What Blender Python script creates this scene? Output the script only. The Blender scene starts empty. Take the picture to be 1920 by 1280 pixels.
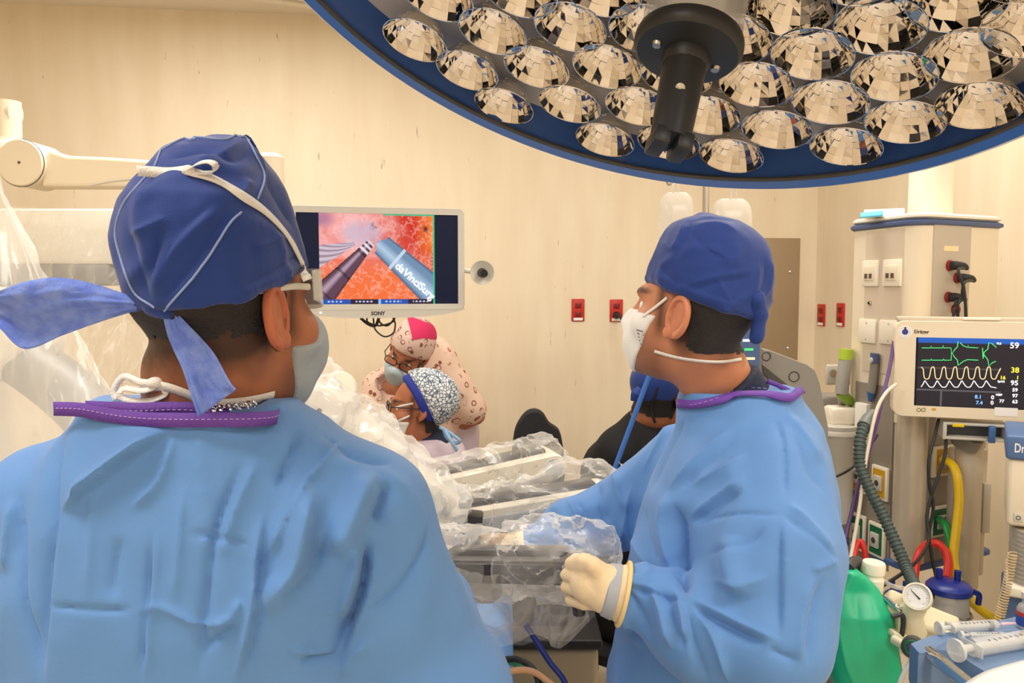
import bpy, bmesh, math, random
import numpy as np
from mathutils import Vector, Matrix
from mathutils.bvhtree import BVHTree
random.seed(7); RNG = np.random.default_rng(11)
PI = math.pi
SC = bpy.context.scene
COL = SC.collection
# ------------------------------------------------------------------ camera
CAM = np.array([0.0, 0.0, 1.60]); FPX = 1500.0; PITCH = math.radians(4.0)
cam_d = bpy.data.cameras.new('camera'); cam_o = bpy.data.objects.new('camera', cam_d)
COL.objects.link(cam_o); cam_o.location = CAM
cam_o.rotation_euler = (math.radians(90) - PITCH, 0, 0)
cam_d.sensor_width = 36; cam_d.lens = FPX / 1920 * 36; cam_d.clip_start = 0.02
SC.camera = cam_o
# ------------------------------------------------------------------ world, lights, exposure
W = bpy.data.worlds.new('world'); SC.world = W; W.use_nodes = True
W.node_tree.nodes['Background'].inputs[0].default_value = (0.9, 0.92, 1, 1)
W.node_tree.nodes['Background'].inputs[1].default_value = 0.3
SC.view_settings.view_transform = 'Standard'; SC.view_settings.look = 'None'
SC.view_settings.gamma = 1; SC.view_settings.use_curve_mapping = False
SC.view_settings.exposure = 0.10
SC.cycles.use_denoising = True
SC.cycles.max_bounces = 10; SC.cycles.transparent_max_bounces = 24
SC.cycles.sample_clamp_indirect = 6
CEIL = 2.90
LIGHTS = [(-1.1, 2.75, 24), (1.0, 2.45, 24), (-1.15, 0.55, 26), (1.25, 0.35, 24), (-1.0, -1.4, 24), (1.2, -1.4, 24)]
for (lx, ly, pw) in LIGHTS:
    ld = bpy.data.lights.new('ceiling_light', 'AREA'); ld.shape = 'RECTANGLE'
    ld.size = 1.1; ld.size_y = 0.5; ld.energy = pw; ld.color = (1.0, 0.965, 0.92)
    lo = bpy.data.objects.new('ceiling_light', ld); COL.objects.link(lo); lo.location = (lx, ly, CEIL - 0.045)

# ------------------------------------------------------------------ helpers
def ray(px, py):
    u = (px - 960) / FPX; v = -(py - 640) / FPX
    d = np.array([u, math.cos(PITCH) + v * math.sin(PITCH), -math.sin(PITCH) + v * math.cos(PITCH)])
    return d
def P(px, py, Y):
    """point seen at pixel (px,py) of the photograph, at world depth Y"""
    d = ray(px, py); return CAM + d * (Y / d[1])
def proj(p):
    p = np.asarray(p, float) - CAM
    x = p[..., 0]; f = p[..., 1] * math.cos(PITCH) - p[..., 2] * math.sin(PITCH)
    u = p[..., 1] * math.sin(PITCH) + p[..., 2] * math.cos(PITCH)
    return np.stack([960 + FPX * x / f, 640 - FPX * u / f], -1)
def lin(c):
    r = []
    for v in c[:3]:
        v = v / 255.0
        r.append(v / 12.92 if v <= 0.04045 else ((v + 0.055) / 1.055) ** 2.4)
    return (r[0], r[1], r[2], 1.0)
def unit(v):
    v = np.asarray(v, float); return v / max(np.linalg.norm(v), 1e-9)
def frame(ex, ez, o):
    """4x4 from an x axis, an approximate z axis and an origin"""
    ex = unit(ex); ey = unit(np.cross(ez, ex)); ez = np.cross(ex, ey)
    M = np.eye(4); M[:3, 0] = ex; M[:3, 1] = ey; M[:3, 2] = ez; M[:3, 3] = o
    return M
def rotz(a):
    c, s = math.cos(a), math.sin(a); return np.array([[c, -s, 0], [s, c, 0], [0, 0, 1.0]])
def rotx(a):
    c, s = math.cos(a), math.sin(a); return np.array([[1.0, 0, 0], [0, c, -s], [0, s, c]])
def roty(a):
    c, s = math.cos(a), math.sin(a); return np.array([[c, 0, s], [0, 1.0, 0], [-s, 0, c]])
def xf(R, o):
    M = np.eye(4); M[:3, :3] = R; M[:3, 3] = o; return M
def catmull(pts, n=8):
    p = np.asarray(pts, float)
    if len(p) < 3: return np.array([p[0] + (p[-1] - p[0]) * t for t in np.linspace(0, 1, n + 1)])
    q = np.vstack([2 * p[0] - p[1], p, 2 * p[-1] - p[-2]]); out = []
    for i in range(1, len(q) - 2):
        for k in range(n):
            t = k / n
            out.append(0.5 * (2 * q[i] + (q[i + 1] - q[i - 1]) * t + (2 * q[i - 1] - 5 * q[i] + 4 * q[i + 1] - q[i + 2]) * t * t
                              + (3 * q[i] - q[i - 1] - 3 * q[i + 1] + q[i + 2]) * t ** 3))
    out.append(q[-2]); return np.array(out)

def mat(name, col=(200, 200, 200), rough=0.5, metal=0.0, spec=0.5, bump=None, alpha=None, emit=None, attr=None, noise=None, sheen=0, trans=0, sss=0, coat=0):
    """principled material; bump=(scale,strength,detail); noise=(scale,amount,col2)"""
    m = bpy.data.materials.new(name); m.use_nodes = True
    nt = m.node_tree; b = nt.nodes['Principled BSDF']
    b.inputs['Base Color'].default_value = lin(col); b.inputs['Roughness'].default_value = rough
    b.inputs['Metallic'].default_value = metal; b.inputs['Specular IOR Level'].default_value = spec
    if coat: b.inputs['Coat Weight'].default_value = coat
    if sheen: b.inputs['Sheen Weight'].default_value = sheen
    if trans: b.inputs['Transmission Weight'].default_value = trans
    if sss:
        b.inputs['Subsurface Weight'].default_value = sss; b.inputs['Subsurface Radius'].default_value = (1, .35, .2); b.inputs['Subsurface Scale'].default_value = 0.006
    if alpha is not None: b.inputs['Alpha'].default_value = alpha
    src = None
    if attr:
        a = nt.nodes.new('ShaderNodeVertexColor'); a.layer_name = attr; src = a.outputs['Color']
        nt.links.new(src, b.inputs['Base Color'])
    tc = None
    if noise or bump:
        tc = nt.nodes.new('ShaderNodeTexCoord')
    if noise:
        n = nt.nodes.new('ShaderNodeTexNoise'); n.inputs['Scale'].default_value = noise[0]; n.inputs['Detail'].default_value = 5
        nt.links.new(tc.outputs['Object'], n.inputs['Vector'])
        mx = nt.nodes.new('ShaderNodeMix'); mx.data_type = 'RGBA'
        mr = nt.nodes.new('ShaderNodeMapRange'); mr.inputs[1].default_value = 0.35; mr.inputs[2].default_value = 0.65; mr.inputs[4].default_value = noise[1]
        nt.links.new(n.outputs['Fac'], mr.inputs[0]); nt.links.new(mr.outputs[0], mx.inputs[0])
        if src: nt.links.new(src, mx.inputs[6])
        else: mx.inputs[6].default_value = lin(col)
        mx.inputs[7].default_value = lin(noise[2]); nt.links.new(mx.outputs[2], b.inputs['Base Color'])
    if bump:
        n = nt.nodes.new('ShaderNodeTexNoise'); n.inputs['Scale'].default_value = bump[0]; n.inputs['Detail'].default_value = bump[2] if len(bump) > 2 else 3
        nt.links.new(tc.outputs['Object'], n.inputs['Vector'])
        bp = nt.nodes.new('ShaderNodeBump'); bp.inputs['Strength'].default_value = bump[1]; bp.inputs['Distance'].default_value = 0.01
        nt.links.new(n.outputs['Fac'], bp.inputs['Height']); nt.links.new(bp.outputs[0], b.inputs['Normal'])
    if emit:
        b.inputs['Emission Strength'].default_value = emit
        if attr: nt.links.new(a.outputs['Color'], b.inputs['Emission Color']); b.inputs['Base Color'].default_value = (0, 0, 0, 1); nt.links.remove(b.inputs['Base Color'].links[0])
        else: b.inputs['Emission Color'].default_value = lin(col)
    return m

class MB:
    """collects shapes for ONE mesh object"""
    def __init__(s, M=None):
        s.v = []; s.f = []; s.n = 0; s.M = None if M is None else np.asarray(M, float)
    def add(s, v, f):
        v = np.asarray(v, float).reshape(-1, 3)
        if s.M is not None: v = v @ s.M[:3, :3].T + s.M[:3, 3]
        s.v.append(v); s.f += [tuple(int(i) + s.n for i in q) for q in f]; s.n += len(v); return s
    def box(s, c, sz, R=None, bev=0.0, seg=2):
        bm = bmesh.new(); bmesh.ops.create_cube(bm, size=1)
        for w in bm.verts: w.co = Vector((w.co.x * sz[0], w.co.y * sz[1], w.co.z * sz[2]))
        if bev: bmesh.ops.bevel(bm, geom=list(bm.edges), offset=min(bev, min(sz) * .49), segments=seg, affect='EDGES', profile=.5)
        bm.verts.index_update()
        v = np.array([w.co[:] for w in bm.verts]); f = [[w.index for w in q.verts] for q in bm.faces]; bm.free()
        if R is not None: v = v @ np.asarray(R).T
        return s.add(v + np.asarray(c, float), f)
    def ring_loft(s, rings, closed=True, cap=True):
        k = len(rings); n = len(rings[0]); v = np.concatenate(rings); f = []
        for i in range(k - 1):
            for j in range(n if closed else n - 1):
                a = i * n + j; b = i * n + (j + 1) % n; f.append((a, b, b + n, a + n))
        if cap and closed: f.append(tuple(range(n - 1, -1, -1))); f.append(tuple(range((k - 1) * n, k * n)))
        return s.add(v, f)
    def cyl(s, p0, p1, r0, r1=None, n=24, cap=True):
        return s.tube([p0, p1], [r0, r0 if r1 is None else r1], n=n, smooth=0, cap=cap)
    def tube(s, pts, r, n=10, smooth=6, cap=True, flat=1.0, up=None):
        p = np.asarray(pts, float); rr = np.atleast_1d(np.asarray(r, float))
        if len(rr) == 1: rr = np.repeat(rr, len(p))
        if smooth and len(p) > 2:
            t0 = np.arange(len(p)); p = catmull(p, smooth); rr = np.interp(np.linspace(0, len(t0) - 1, len(p)), t0, rr)
        T = np.gradient(p, axis=0); T /= np.maximum(np.linalg.norm(T, axis=1, keepdims=True), 1e-9)
        u = np.asarray(up, float) if up is not None else (np.array([0, 0, 1.0]) if abs(T[0][2]) < .9 else np.array([1.0, 0, 0]))
        rings = []; a = np.arange(n) * 2 * PI / n
        for i in range(len(p)):
            x = np.cross(u, T[i]); 
            if np.linalg.norm(x) < 1e-6: x = np.cross([0.3, 1, .2], T[i])
            x = unit(x); y = np.cross(T[i], x)
            if up is None: u = y
            rings.append(p[i] + rr[i] * (np.cos(a)[:, None] * x + flat * np.sin(a)[:, None] * y))
        return s.ring_loft(rings, cap=cap)
    def lathe(s, prof, o=(0, 0, 0), axis=(0, 0, 1), n=32, arc=2 * PI):
        ax = unit(axis); e = np.array([1.0, 0, 0]) if abs(ax[0]) < .9 else np.array([0, 1.0, 0])
        x = unit(np.cross(e, ax)); y = np.cross(ax, x); a = np.arange(n) * arc / n
        rings = [np.asarray(o) + ax * h + max(r, 1e-5) * (np.cos(a)[:, None] * x + np.sin(a)[:, None] * y) for r, h in prof]
        return s.ring_loft(rings, cap=False)
    def prism(s, poly, dv):
        p = np.asarray(poly, float); n = len(p); dv = np.asarray(dv, float)
        f = [tuple(range(n)), tuple(range(2 * n - 1, n - 1, -1))] + [(i, i + n, (i + 1) % n + n, (i + 1) % n) for i in range(n)]
        return s.add(np.vstack([p, p + dv]), f)
    def grid(s, fn, nu, nv, th=0.0):
        U, V = np.meshgrid(np.linspace(0, 1, nu), np.linspace(0, 1, nv), indexing='ij')
        p = np.asarray(fn(U.ravel(), V.ravel()), float)
        return s.sheet(p, nu, nv, th)
    def sheet(s, p, nu, nv, th=0.0):
        f = [(i * nv + j, (i + 1) * nv + j, (i + 1) * nv + j + 1, i * nv + j + 1) for i in range(nu - 1) for j in range(nv - 1)]
        if not th: return s.add(p, f)
        g = p.reshape(nu, nv, 3); N = np.cross(np.gradient(g, axis=0), np.gradient(g, axis=1)).reshape(-1, 3)
        N /= np.maximum(np.linalg.norm(N, axis=1, keepdims=True), 1e-9); m = nu * nv
        f2 = [tuple(m + i for i in q[::-1]) for q in f]
        b = [i * nv for i in range(nu)] + [(nu - 1) * nv + j for j in range(1, nv)] + [i * nv + nv - 1 for i in range(nu - 2, -1, -1)] + [j for j in range(nv - 2, 0, -1)]
        sd = [(b[i], b[i] + m, b[(i + 1) % len(b)] + m, b[(i + 1) % len(b)]) for i in range(len(b))]
        return s.add(np.vstack([p, p - N * th]), f + f2 + sd)
    def sphere(s, c, r, nu=20, nv=12, R=None):
        r = np.ones(3) * r if np.isscalar(r) else np.asarray(r); rings = []
        a = np.arange(nu) * 2 * PI / nu
        for t in np.linspace(1e-3, PI - 1e-3, nv):
            q = np.stack([np.cos(a) * math.sin(t), np.sin(a) * math.sin(t), np.full(nu, math.cos(t))], 1) * r
            if R is not None: q = q @ np.asarray(R).T
            rings.append(q + np.asarray(c))
        return s.ring_loft(rings[::-1])
    def torus(s, c, axis, R, r, n=32, m=10, arc=2 * PI, x=None):
        ax = unit(axis); e = np.asarray(x, float) if x is not None else (np.array([1.0, 0, 0]) if abs(ax[0]) < .9 else np.array([0, 1.0, 0]))
        X = unit(e - ax * np.dot(e, ax)); Y = np.cross(ax, X); full = abs(arc - 2 * PI) < 1e-6
        A = np.linspace(0, arc, n + 1); b = np.arange(m) * 2 * PI / m; rings = []
        for t in A:
            d = math.cos(t) * X + math.sin(t) * Y
            rings.append(np.asarray(c) + d * R + r * (np.cos(b)[:, None] * d + np.sin(b)[:, None] * ax))
        return s.ring_loft(rings, cap=not full)
    def build(s, name, m, parent=None, smooth=40, cols=None):
        return make(name, np.concatenate(s.v), s.f, m, parent, smooth, cols)

ORG = {}
def make(name, v, f, m, parent=None, smooth=40, cols=None, data=None):
    """links ONE mesh object; v in world coordinates"""
    v = np.asarray(v, float)
    if parent is None:
        o0 = np.array([(v[:, 0].min() + v[:, 0].max()) / 2, (v[:, 1].min() + v[:, 1].max()) / 2, v[:, 2].min()])
    else: o0 = ORG[parent.name]
    me = bpy.data.meshes.new(name)
    if isinstance(f, np.ndarray):
        nf, k = f.shape; me.vertices.add(len(v)); me.vertices.foreach_set('co', (v - o0).astype(np.float32).ravel()); me.loops.add(nf * k); me.loops.foreach_set('vertex_index', f.astype(np.int32).ravel())
        me.polygons.add(nf); me.polygons.foreach_set('loop_start', np.arange(0, nf * k, k, dtype=np.int32)); me.update(calc_edges=True)
    else: me.from_pydata((v - o0).tolist(), [], f)
    if smooth:
        me.polygons.foreach_set('use_smooth', [True] * len(me.polygons))
        if smooth < 180: me.set_sharp_from_angle(angle=math.radians(smooth))
    if cols is not None:
        ca = me.color_attributes.new('Col', 'FLOAT_COLOR', 'POINT'); c4 = np.ones((len(v), 4), np.float32); c4[:, :3] = cols
        ca.data.foreach_set('color', c4.ravel())
    me.update()
    o = bpy.data.objects.new(name, me); COL.objects.link(o)
    if m: me.materials.append(m)
    if parent is not None: o.parent = parent
    else: o.location = o0
    ORG[o.name] = o0
    return o
def thing(name, label, cat, loc, group=None):
    o = bpy.data.objects.new(name, None); COL.objects.link(o); o.location = loc; o.empty_display_size = .05
    ORG[o.name] = np.asarray(loc, float); return tag(o, label, cat, group)
def tag(o, label, cat, group=None, kind=None):
    o['label'] = label; o['category'] = cat
    if group: o['group'] = group
    if kind: o['kind'] = kind
    return o
def struct(o): o['kind'] = 'structure'; return o
def lab(o, label): o['label'] = label; return o
def copy_tree(o, delta, label=None, parent=None):
    c = o.copy(); COL.objects.link(c)
    if parent is None:
        c.location = Vector(o.location) + Vector(delta); ORG[c.name] = ORG[o.name] + np.asarray(delta)
        if label: c['label'] = label
    else:
        c.parent = parent; ORG[c.name] = ORG[parent.name]
    for ch in list(o.children): copy_tree(ch, delta, None, c)
    return c
def text(name, s, M, size, m, parent, depth=0.0004, align='CENTER', bold=0.0):
    """flat lettering; M maps local x,y (text plane) to the world, z towards the reader"""
    c = bpy.data.curves.new(name, 'FONT'); c.body = s; c.size = size; c.extrude = depth; c.align_x = align; c.align_y = 'CENTER'; c.resolution_u = 3
    c.offset = bold
    o = bpy.data.objects.new('tmp', c); COL.objects.link(o); dg = bpy.context.evaluated_depsgraph_get()
    me = bpy.data.meshes.new_from_object(o.evaluated_get(dg)); bpy.data.objects.remove(o)
    v = np.array([w.co[:] for w in me.vertices]) if len(me.vertices) else np.zeros((0, 3)); f = [tuple(q.vertices) for q in me.polygons]
    bpy.data.meshes.remove(me)
    M = np.asarray(M); v = v @ M[:3, :3].T + M[:3, 3]
    return make(name, v, f, m, parent, smooth=0)

# --- signed distance modelling for bodies, clothes and drapes
def smin(a, b, k):
    h = np.clip(0.5 + 0.5 * (b - a) / k, 0, 1); return b + (a - b) * h - k * h * (1 - h)
def smax(a, b, k): return -smin(-a, -b, k)
def s_cap(p, a, b, ra, rb):
    a = np.asarray(a); d = np.asarray(b) - a; h = np.clip(((p - a) @ d) / (d @ d), 0, 1)
    return np.linalg.norm(p - a - h[:, None] * d, axis=1) - (ra + (rb - ra) * h)
def s_chain(p, pts, rs, k=0.02):
    d = None
    for i in range(len(pts) - 1):
        e = s_cap(p, pts[i], pts[i + 1], rs[i], rs[i + 1]); d = e if d is None else smin(d, e, k)
    return d
def s_ell(p, c, r, R=None):
    q = p - np.asarray(c)
    if R is not None: q = q @ np.asarray(R)
    r = np.asarray(r, float); k0 = np.linalg.norm(q / r, axis=1); k1 = np.linalg.norm(q / r ** 2, axis=1)
    return k0 * (k0 - 1) / np.maximum(k1, 1e-9)
def s_box(p, c, h, R=None, r=0.0):
    q = p - np.asarray(c)
    if R is not None: q = q @ np.asarray(R)
    q = np.abs(q) - (np.asarray(h) - r)
    return np.linalg.norm(np.maximum(q, 0), axis=1) + np.minimum(q.max(1), 0) - r
def s_loft(p, tab, ex=2.0):
    """stack of ellipses: rows (z, cx, cy, rx, ry), z ascending"""
    t = np.asarray(tab, float); z = np.clip(p[:, 2], t[0, 0], t[-1, 0])
    g = [np.interp(z, t[:, 0], t[:, i]) for i in range(1, 5)]
    x = np.abs(p[:, 0] - g[0]) / g[2]; y = np.abs(p[:, 1] - g[1]) / g[3]
    rad = (x ** ex + y ** ex) ** (1 / ex); d = (rad - 1) * np.minimum(g[2], g[3])
    dz = np.maximum(p[:, 2] - t[-1, 0], t[0, 0] - p[:, 2])
    return np.where(dz > 0, np.sqrt(np.maximum(d, 0) ** 2 + dz ** 2) + np.minimum(np.maximum(d, dz), 0), np.maximum(d, dz))
def surf(fn, lo, hi, h, blk=8):
    """surface nets over fn(points)->distance, evaluated only near the surface"""
    lo = np.asarray(lo, float); hi = np.asarray(hi, float)
    nb = np.ceil((hi - lo) / (h * blk)).astype(int); n = nb * blk + 1
    c = [lo[i] + (np.arange(nb[i]) + .5) * h * blk for i in range(3)]
    G = np.stack(np.meshgrid(*c, indexing='ij'), -1).reshape(-1, 3); d = fn(G)
    V = np.full(n, 1.0, np.float32)
    coarse = np.repeat(np.repeat(np.repeat(d.reshape(nb), blk, 0), blk, 1), blk, 2)
    V[:-1, :-1, :-1] = coarse; V[-1] = 1; V[:, -1] = 1; V[:, :, -1] = 1
    near = np.argwhere(np.abs(d.reshape(nb)) < h * blk * 1.25)
    off = np.stack(np.meshgrid(*[np.arange(blk)] * 3, indexing='ij'), -1).reshape(-1, 3)
    for s in range(0, len(near), 600):
        idx = (near[s:s + 600, None, :] * blk + off[None]).reshape(-1, 3)
        V[idx[:, 0], idx[:, 1], idx[:, 2]] = fn(lo + idx * h)
    V[0] = np.maximum(V[0], h * .1); V[:, 0] = np.maximum(V[:, 0], h * .1); V[:, :, 0] = np.maximum(V[:, :, 0], h * .1)
    S = V < 0
    m = np.array(n) - 1; cnt = np.zeros(m, np.int8)
    for a in (0, 1):
        for b in (0, 1):
            for e in (0, 1): cnt += S[a:a + m[0], b:b + m[1], e:e + m[2]]
    cells = np.argwhere((cnt > 0) & (cnt < 8)); ci = np.full(m, -1, np.int64); ci[cells[:, 0], cells[:, 1], cells[:, 2]] = np.arange(len(cells))
    acc = np.zeros((len(cells), 3)); num = np.zeros(len(cells))
    cor = [(a, b, e) for a in (0, 1) for b in (0, 1) for e in (0, 1)]
    for A in cor:
        for ax in range(3):
            if A[ax]: continue
            B = list(A); B[ax] = 1
            va = V[cells[:, 0] + A[0], cells[:, 1] + A[1], cells[:, 2] + A[2]].astype(float); vb = V[cells[:, 0] + B[0], cells[:, 1] + B[1], cells[:, 2] + B[2]].astype(float)
            mk = (va < 0) != (vb < 0); t = np.where(mk, va / np.where(mk, va - vb, 1), 0)
            q = np.array(A, float)[None].repeat(len(cells), 0); q[:, ax] = t
            acc[mk] += q[mk]; num[mk] += 1
    verts = lo + (cells + acc / num[:, None]) * h
    F = []
    for ax in range(3):
        o1, o2 = [(1, 2), (2, 0), (0, 1)][ax]
        sl = [slice(None)] * 3; s2 = [slice(None)] * 3; sl[ax] = slice(0, n[ax] - 1); s2[ax] = slice(1, n[ax])
        a = S[tuple(sl)]; b = S[tuple(s2)]; e = np.argwhere(a != b); e = e[(e[:, o1] > 0) & (e[:, o2] > 0) & (e[:, o1] < m[o1]) & (e[:, o2] < m[o2])]
        def cid(d1, d2):
            q = e.copy(); q[:, o1] -= d1; q[:, o2] -= d2; return ci[q[:, 0], q[:, 1], q[:, 2]]
        Q = np.stack([cid(1, 1), cid(0, 1), cid(0, 0), cid(1, 0)], 1); flip = ~a[e[:, 0], e[:, 1], e[:, 2]]
        Q[flip] = Q[flip][:, ::-1]; F.append(Q)
    F = np.concatenate(F); F = F[(F >= 0).all(1)]
    return verts, F
def relax(v, F, it=2, lam=0.5):
    a = np.concatenate([F[:, 0], F[:, 1], F[:, 2], F[:, 3]]); b = np.concatenate([F[:, 1], F[:, 2], F[:, 3], F[:, 0]])
    dg = np.bincount(a, minlength=len(v)) + np.bincount(b, minlength=len(v))
    for _ in range(it):
        s = np.zeros_like(v)
        for k in range(3): s[:, k] = np.bincount(a, v[b, k], len(v)) + np.bincount(b, v[a, k], len(v))
        v = v + lam * (s / np.maximum(dg, 1)[:, None] - v)
    return v
def normals(v, F):
    fn = np.cross(v[F[:, 2]] - v[F[:, 0]], v[F[:, 3]] - v[F[:, 1]]); N = np.zeros_like(v)
    for i in range(4):
        for k in range(3): N[:, k] += np.bincount(F[:, i], fn[:, k], len(v))
    return N / np.maximum(np.linalg.norm(N, axis=1, keepdims=True), 1e-12)
def subdiv(v, F):
    e = np.sort(np.concatenate([F[:, [0, 1]], F[:, [1, 2]], F[:, [2, 3]], F[:, [3, 0]]]), axis=1); u, inv = np.unique(e, axis=0, return_inverse=True); inv = inv.reshape(4, -1)
    n = len(v); m = n + len(u); nv = np.concatenate([v, v[u].mean(1), v[F].mean(1)]); a, b, c, d = inv + n; k = m + np.arange(len(F))
    nf = np.concatenate([np.stack(q, 1) for q in [(F[:, 0], a, k, d), (a, F[:, 1], b, k), (k, b, F[:, 2], c), (d, k, c, F[:, 3])]])
    return relax(nv, nf, 1, .5), nf
def keep_faces(v, F, mask):
    """faces whose vertices all satisfy mask, compacted"""
    F = F[mask[F].all(1)]; u, inv = np.unique(F, return_inverse=True); return v[u], inv.reshape(F.shape), u
def seg_dist(q, poly):
    """2-D distance and signed side to a polyline, and position 0..1 along it"""
    poly = np.asarray(poly, float); best = np.full(len(q), 1e9); side = np.zeros(len(q)); along = np.zeros(len(q)); L = np.r_[0, np.cumsum(np.linalg.norm(np.diff(poly, axis=0), axis=1))]
    for i in range(len(poly) - 1):
        a = poly[i]; d = poly[i + 1] - a; t = np.clip(((q - a) @ d) / (d @ d), 0, 1); r = q - a - t[:, None] * d; ds = np.linalg.norm(r, axis=1)
        m = ds < best; best[m] = ds[m]; side[m] = np.sign(d[0] * r[m, 1] - d[1] * r[m, 0]); along[m] = (L[i] + t[m] * np.linalg.norm(d)) / L[-1]
    return best, side, along
def vnoise(p, scale, seed=0, oct=3):
    """value noise in 3-D, about -1..1"""
    out = np.zeros(len(p)); amp = 1.0; tot = 0
    for o in range(oct):
        q = p * scale * 2 ** o + seed * 17.3; i = np.floor(q).astype(np.int64); f = q - i; f = f * f * (3 - 2 * f); r = 0
        for a in (0, 1):
            for b in (0, 1):
                for c in (0, 1):
                    hsh = ((i[:, 0] + a) * 374761393 + (i[:, 1] + b) * 668265263 + (i[:, 2] + c) * 2147483647 + seed * 974634) & 0x7fffffff
                    hsh = ((hsh ^ (hsh >> 13)) * 1274126177) & 0x7fffffff
                    w = (f[:, 0] if a else 1 - f[:, 0]) * (f[:, 1] if b else 1 - f[:, 1]) * (f[:, 2] if c else 1 - f[:, 2])
                    r = r + w * ((hsh % 65536) / 32768.0 - 1)
        out += amp * r; tot += amp; amp *= .5
    return out / tot
def ridge(p, sc, seed):
    """sharp crumple lines, 0..1"""
    w = p + .035 * np.stack([vnoise(p, sc * .6, seed + 1, 1), vnoise(p, sc * .6, seed + 2, 1), vnoise(p, sc * .6, seed + 3, 1)], 1)
    return np.clip(1 - np.abs(vnoise(w, sc, seed, 2)) * 4, 0, 1)
def creases(v, N, lst):
    """sculpt folds into cloth: (kind, amplitude m, width px, polyline px); kind r ridge, v valley, s step, m soft mound"""
    q = proj(v); toward = CAM - v; fac = np.einsum('ij,ij->i', N, toward / np.linalg.norm(toward, axis=1, keepdims=True)); vis = np.clip((fac - .0) * 4, 0, 1)
    D = np.zeros(len(v))
    for kind, A, w, poly in lst:
        if len(poly) > 2: poly = catmull(poly, 4)
        d, s, t = seg_dist(q, poly); end = np.clip(np.minimum(t, 1 - t) * 3.5 + .08, 0, 1); end = end * end * (3 - 2 * end)
        if kind == 'r': g = np.exp(-d / w)
        elif kind == 'v': g = -np.exp(-d / w)
        elif kind == 'm': g = np.exp(-(d / w) ** 2)
        else: sd_ = s * d; g = .5 * (1 + np.tanh(sd_ / 4.0)) * np.exp(-np.maximum(sd_, 0) / w)
        D += A * g * end
    return v + N * (D * vis)[:, None]
def bvh_of(v, F): return BVHTree.FromPolygons([tuple(x) for x in v], [tuple(int(i) for i in q) for q in F])
def hit(bv, px, py, lift=0.0, default=None):
    d = unit(ray(px, py)); r = bv.ray_cast(Vector(CAM), Vector(d))
    if r[0] is None:
        if default is None: return None
        return P(px, py, default), -d
    n = np.array(r[1][:]); n = n if n @ d < 0 else -n
    return np.array(r[0][:]) + n * lift, n
def strap(mb, pts, nrm, w, th=0.001, smooth=5):
    """flat band through 3-D points with given normals"""
    p = catmull(pts, smooth) if smooth else np.asarray(pts); t = np.linspace(0, len(pts) - 1, len(p)); N = np.stack([np.interp(t, range(len(pts)), np.asarray(nrm)[:, k]) for k in range(3)], 1)
    N /= np.linalg.norm(N, axis=1, keepdims=True); T = np.gradient(p, axis=0); S = np.cross(N, T); S /= np.maximum(np.linalg.norm(S, axis=1, keepdims=True), 1e-9)
    w = np.interp(t, np.linspace(0, len(pts) - 1, len(np.atleast_1d(w))), np.atleast_1d(w))[:, None]
    rings = [np.array([p[i] + S[i] * w[i] / 2 + N[i] * th, p[i] - S[i] * w[i] / 2 + N[i] * th, p[i] - S[i] * w[i] / 2 - N[i] * th, p[i] + S[i] * w[i] / 2 - N[i] * th]) for i in range(len(p))]
    mb.ring_loft(rings); return mb
def strap_on(mb, bv, pix, w, lift=0.0015, th=0.0008, default=None, smooth=5, dense=6):
    q = catmull(pix, dense) if len(pix) > 2 else catmull([pix[0], pix[1]], dense)
    pts = []; ns = []
    for a in q:
        h_ = hit(bv, a[0], a[1], lift, default)
        if h_ is None: continue
        pts.append(h_[0]); ns.append(h_[1])
    ns = np.array(ns); pts = np.array(pts)
    for _ in range(2): ns[1:-1] = (ns[:-2] + ns[1:-1] + ns[2:]) / 3; pts[1:-1] = pts[1:-1] * .5 + (pts[:-2] + pts[2:]) * .25
    return strap(mb, pts, ns, w, th, smooth=2)
# ------------------------------------------------------------------ materials
M_wall = mat('wall_paint', (240, 225, 198), .55, bump=(9, .12, 4))
nt = M_wall.node_tree; b_ = nt.nodes['Principled BSDF']; tc_ = nt.nodes.new('ShaderNodeTexCoord')
mp_ = nt.nodes.new('ShaderNodeMapping'); mp_.inputs['Scale'].default_value = (30, 30, 5); nt.links.new(tc_.outputs['Object'], mp_.inputs[0])
n1 = nt.nodes.new('ShaderNodeTexNoise'); n1.inputs['Scale'].default_value = 1.6; n1.inputs['Detail'].default_value = 6; nt.links.new(mp_.outputs[0], n1.inputs['Vector'])
r1 = nt.nodes.new('ShaderNodeValToRGB'); r1.color_ramp.elements[0].position = .70; r1.color_ramp.elements[0].color = (0, 0, 0, 1); r1.color_ramp.elements[1].position = .76; r1.color_ramp.elements[1].color = (1, 1, 1, 1)
nt.links.new(n1.outputs['Fac'], r1.inputs[0])
n2 = nt.nodes.new('ShaderNodeTexNoise'); n2.inputs['Scale'].default_value = .35; n2.inputs['Detail'].default_value = 5; nt.links.new(mp_.outputs[0], n2.inputs['Vector'])
r2 = nt.nodes.new('ShaderNodeValToRGB'); r2.color_ramp.elements[0].position = .3; r2.color_ramp.elements[1].position = .7
r2.color_ramp.elements[0].color = lin((234, 217, 188)); r2.color_ramp.elements[1].color = lin((241, 227, 200)); nt.links.new(n2.outputs['Fac'], r2.inputs[0])
mx_ = nt.nodes.new('ShaderNodeMix'); mx_.data_type = 'RGBA'; nt.links.new(r1.outputs[0], mx_.inputs[0]); nt.links.new(r2.outputs[0], mx_.inputs[6]); mx_.inputs[7].default_value = lin((186, 164, 132)); nt.links.new(mx_.outputs[2], b_.inputs['Base Color'])
M_ceil = mat('ceiling_paint', (236, 226, 208), .7, bump=(30, .05, 3))
M_floor = mat('terrazzo', (222, 212, 194), .35, noise=(90, .5, (196, 184, 164)))
M_cream = mat('cream_plastic', (236, 222, 196), .38)
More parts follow.
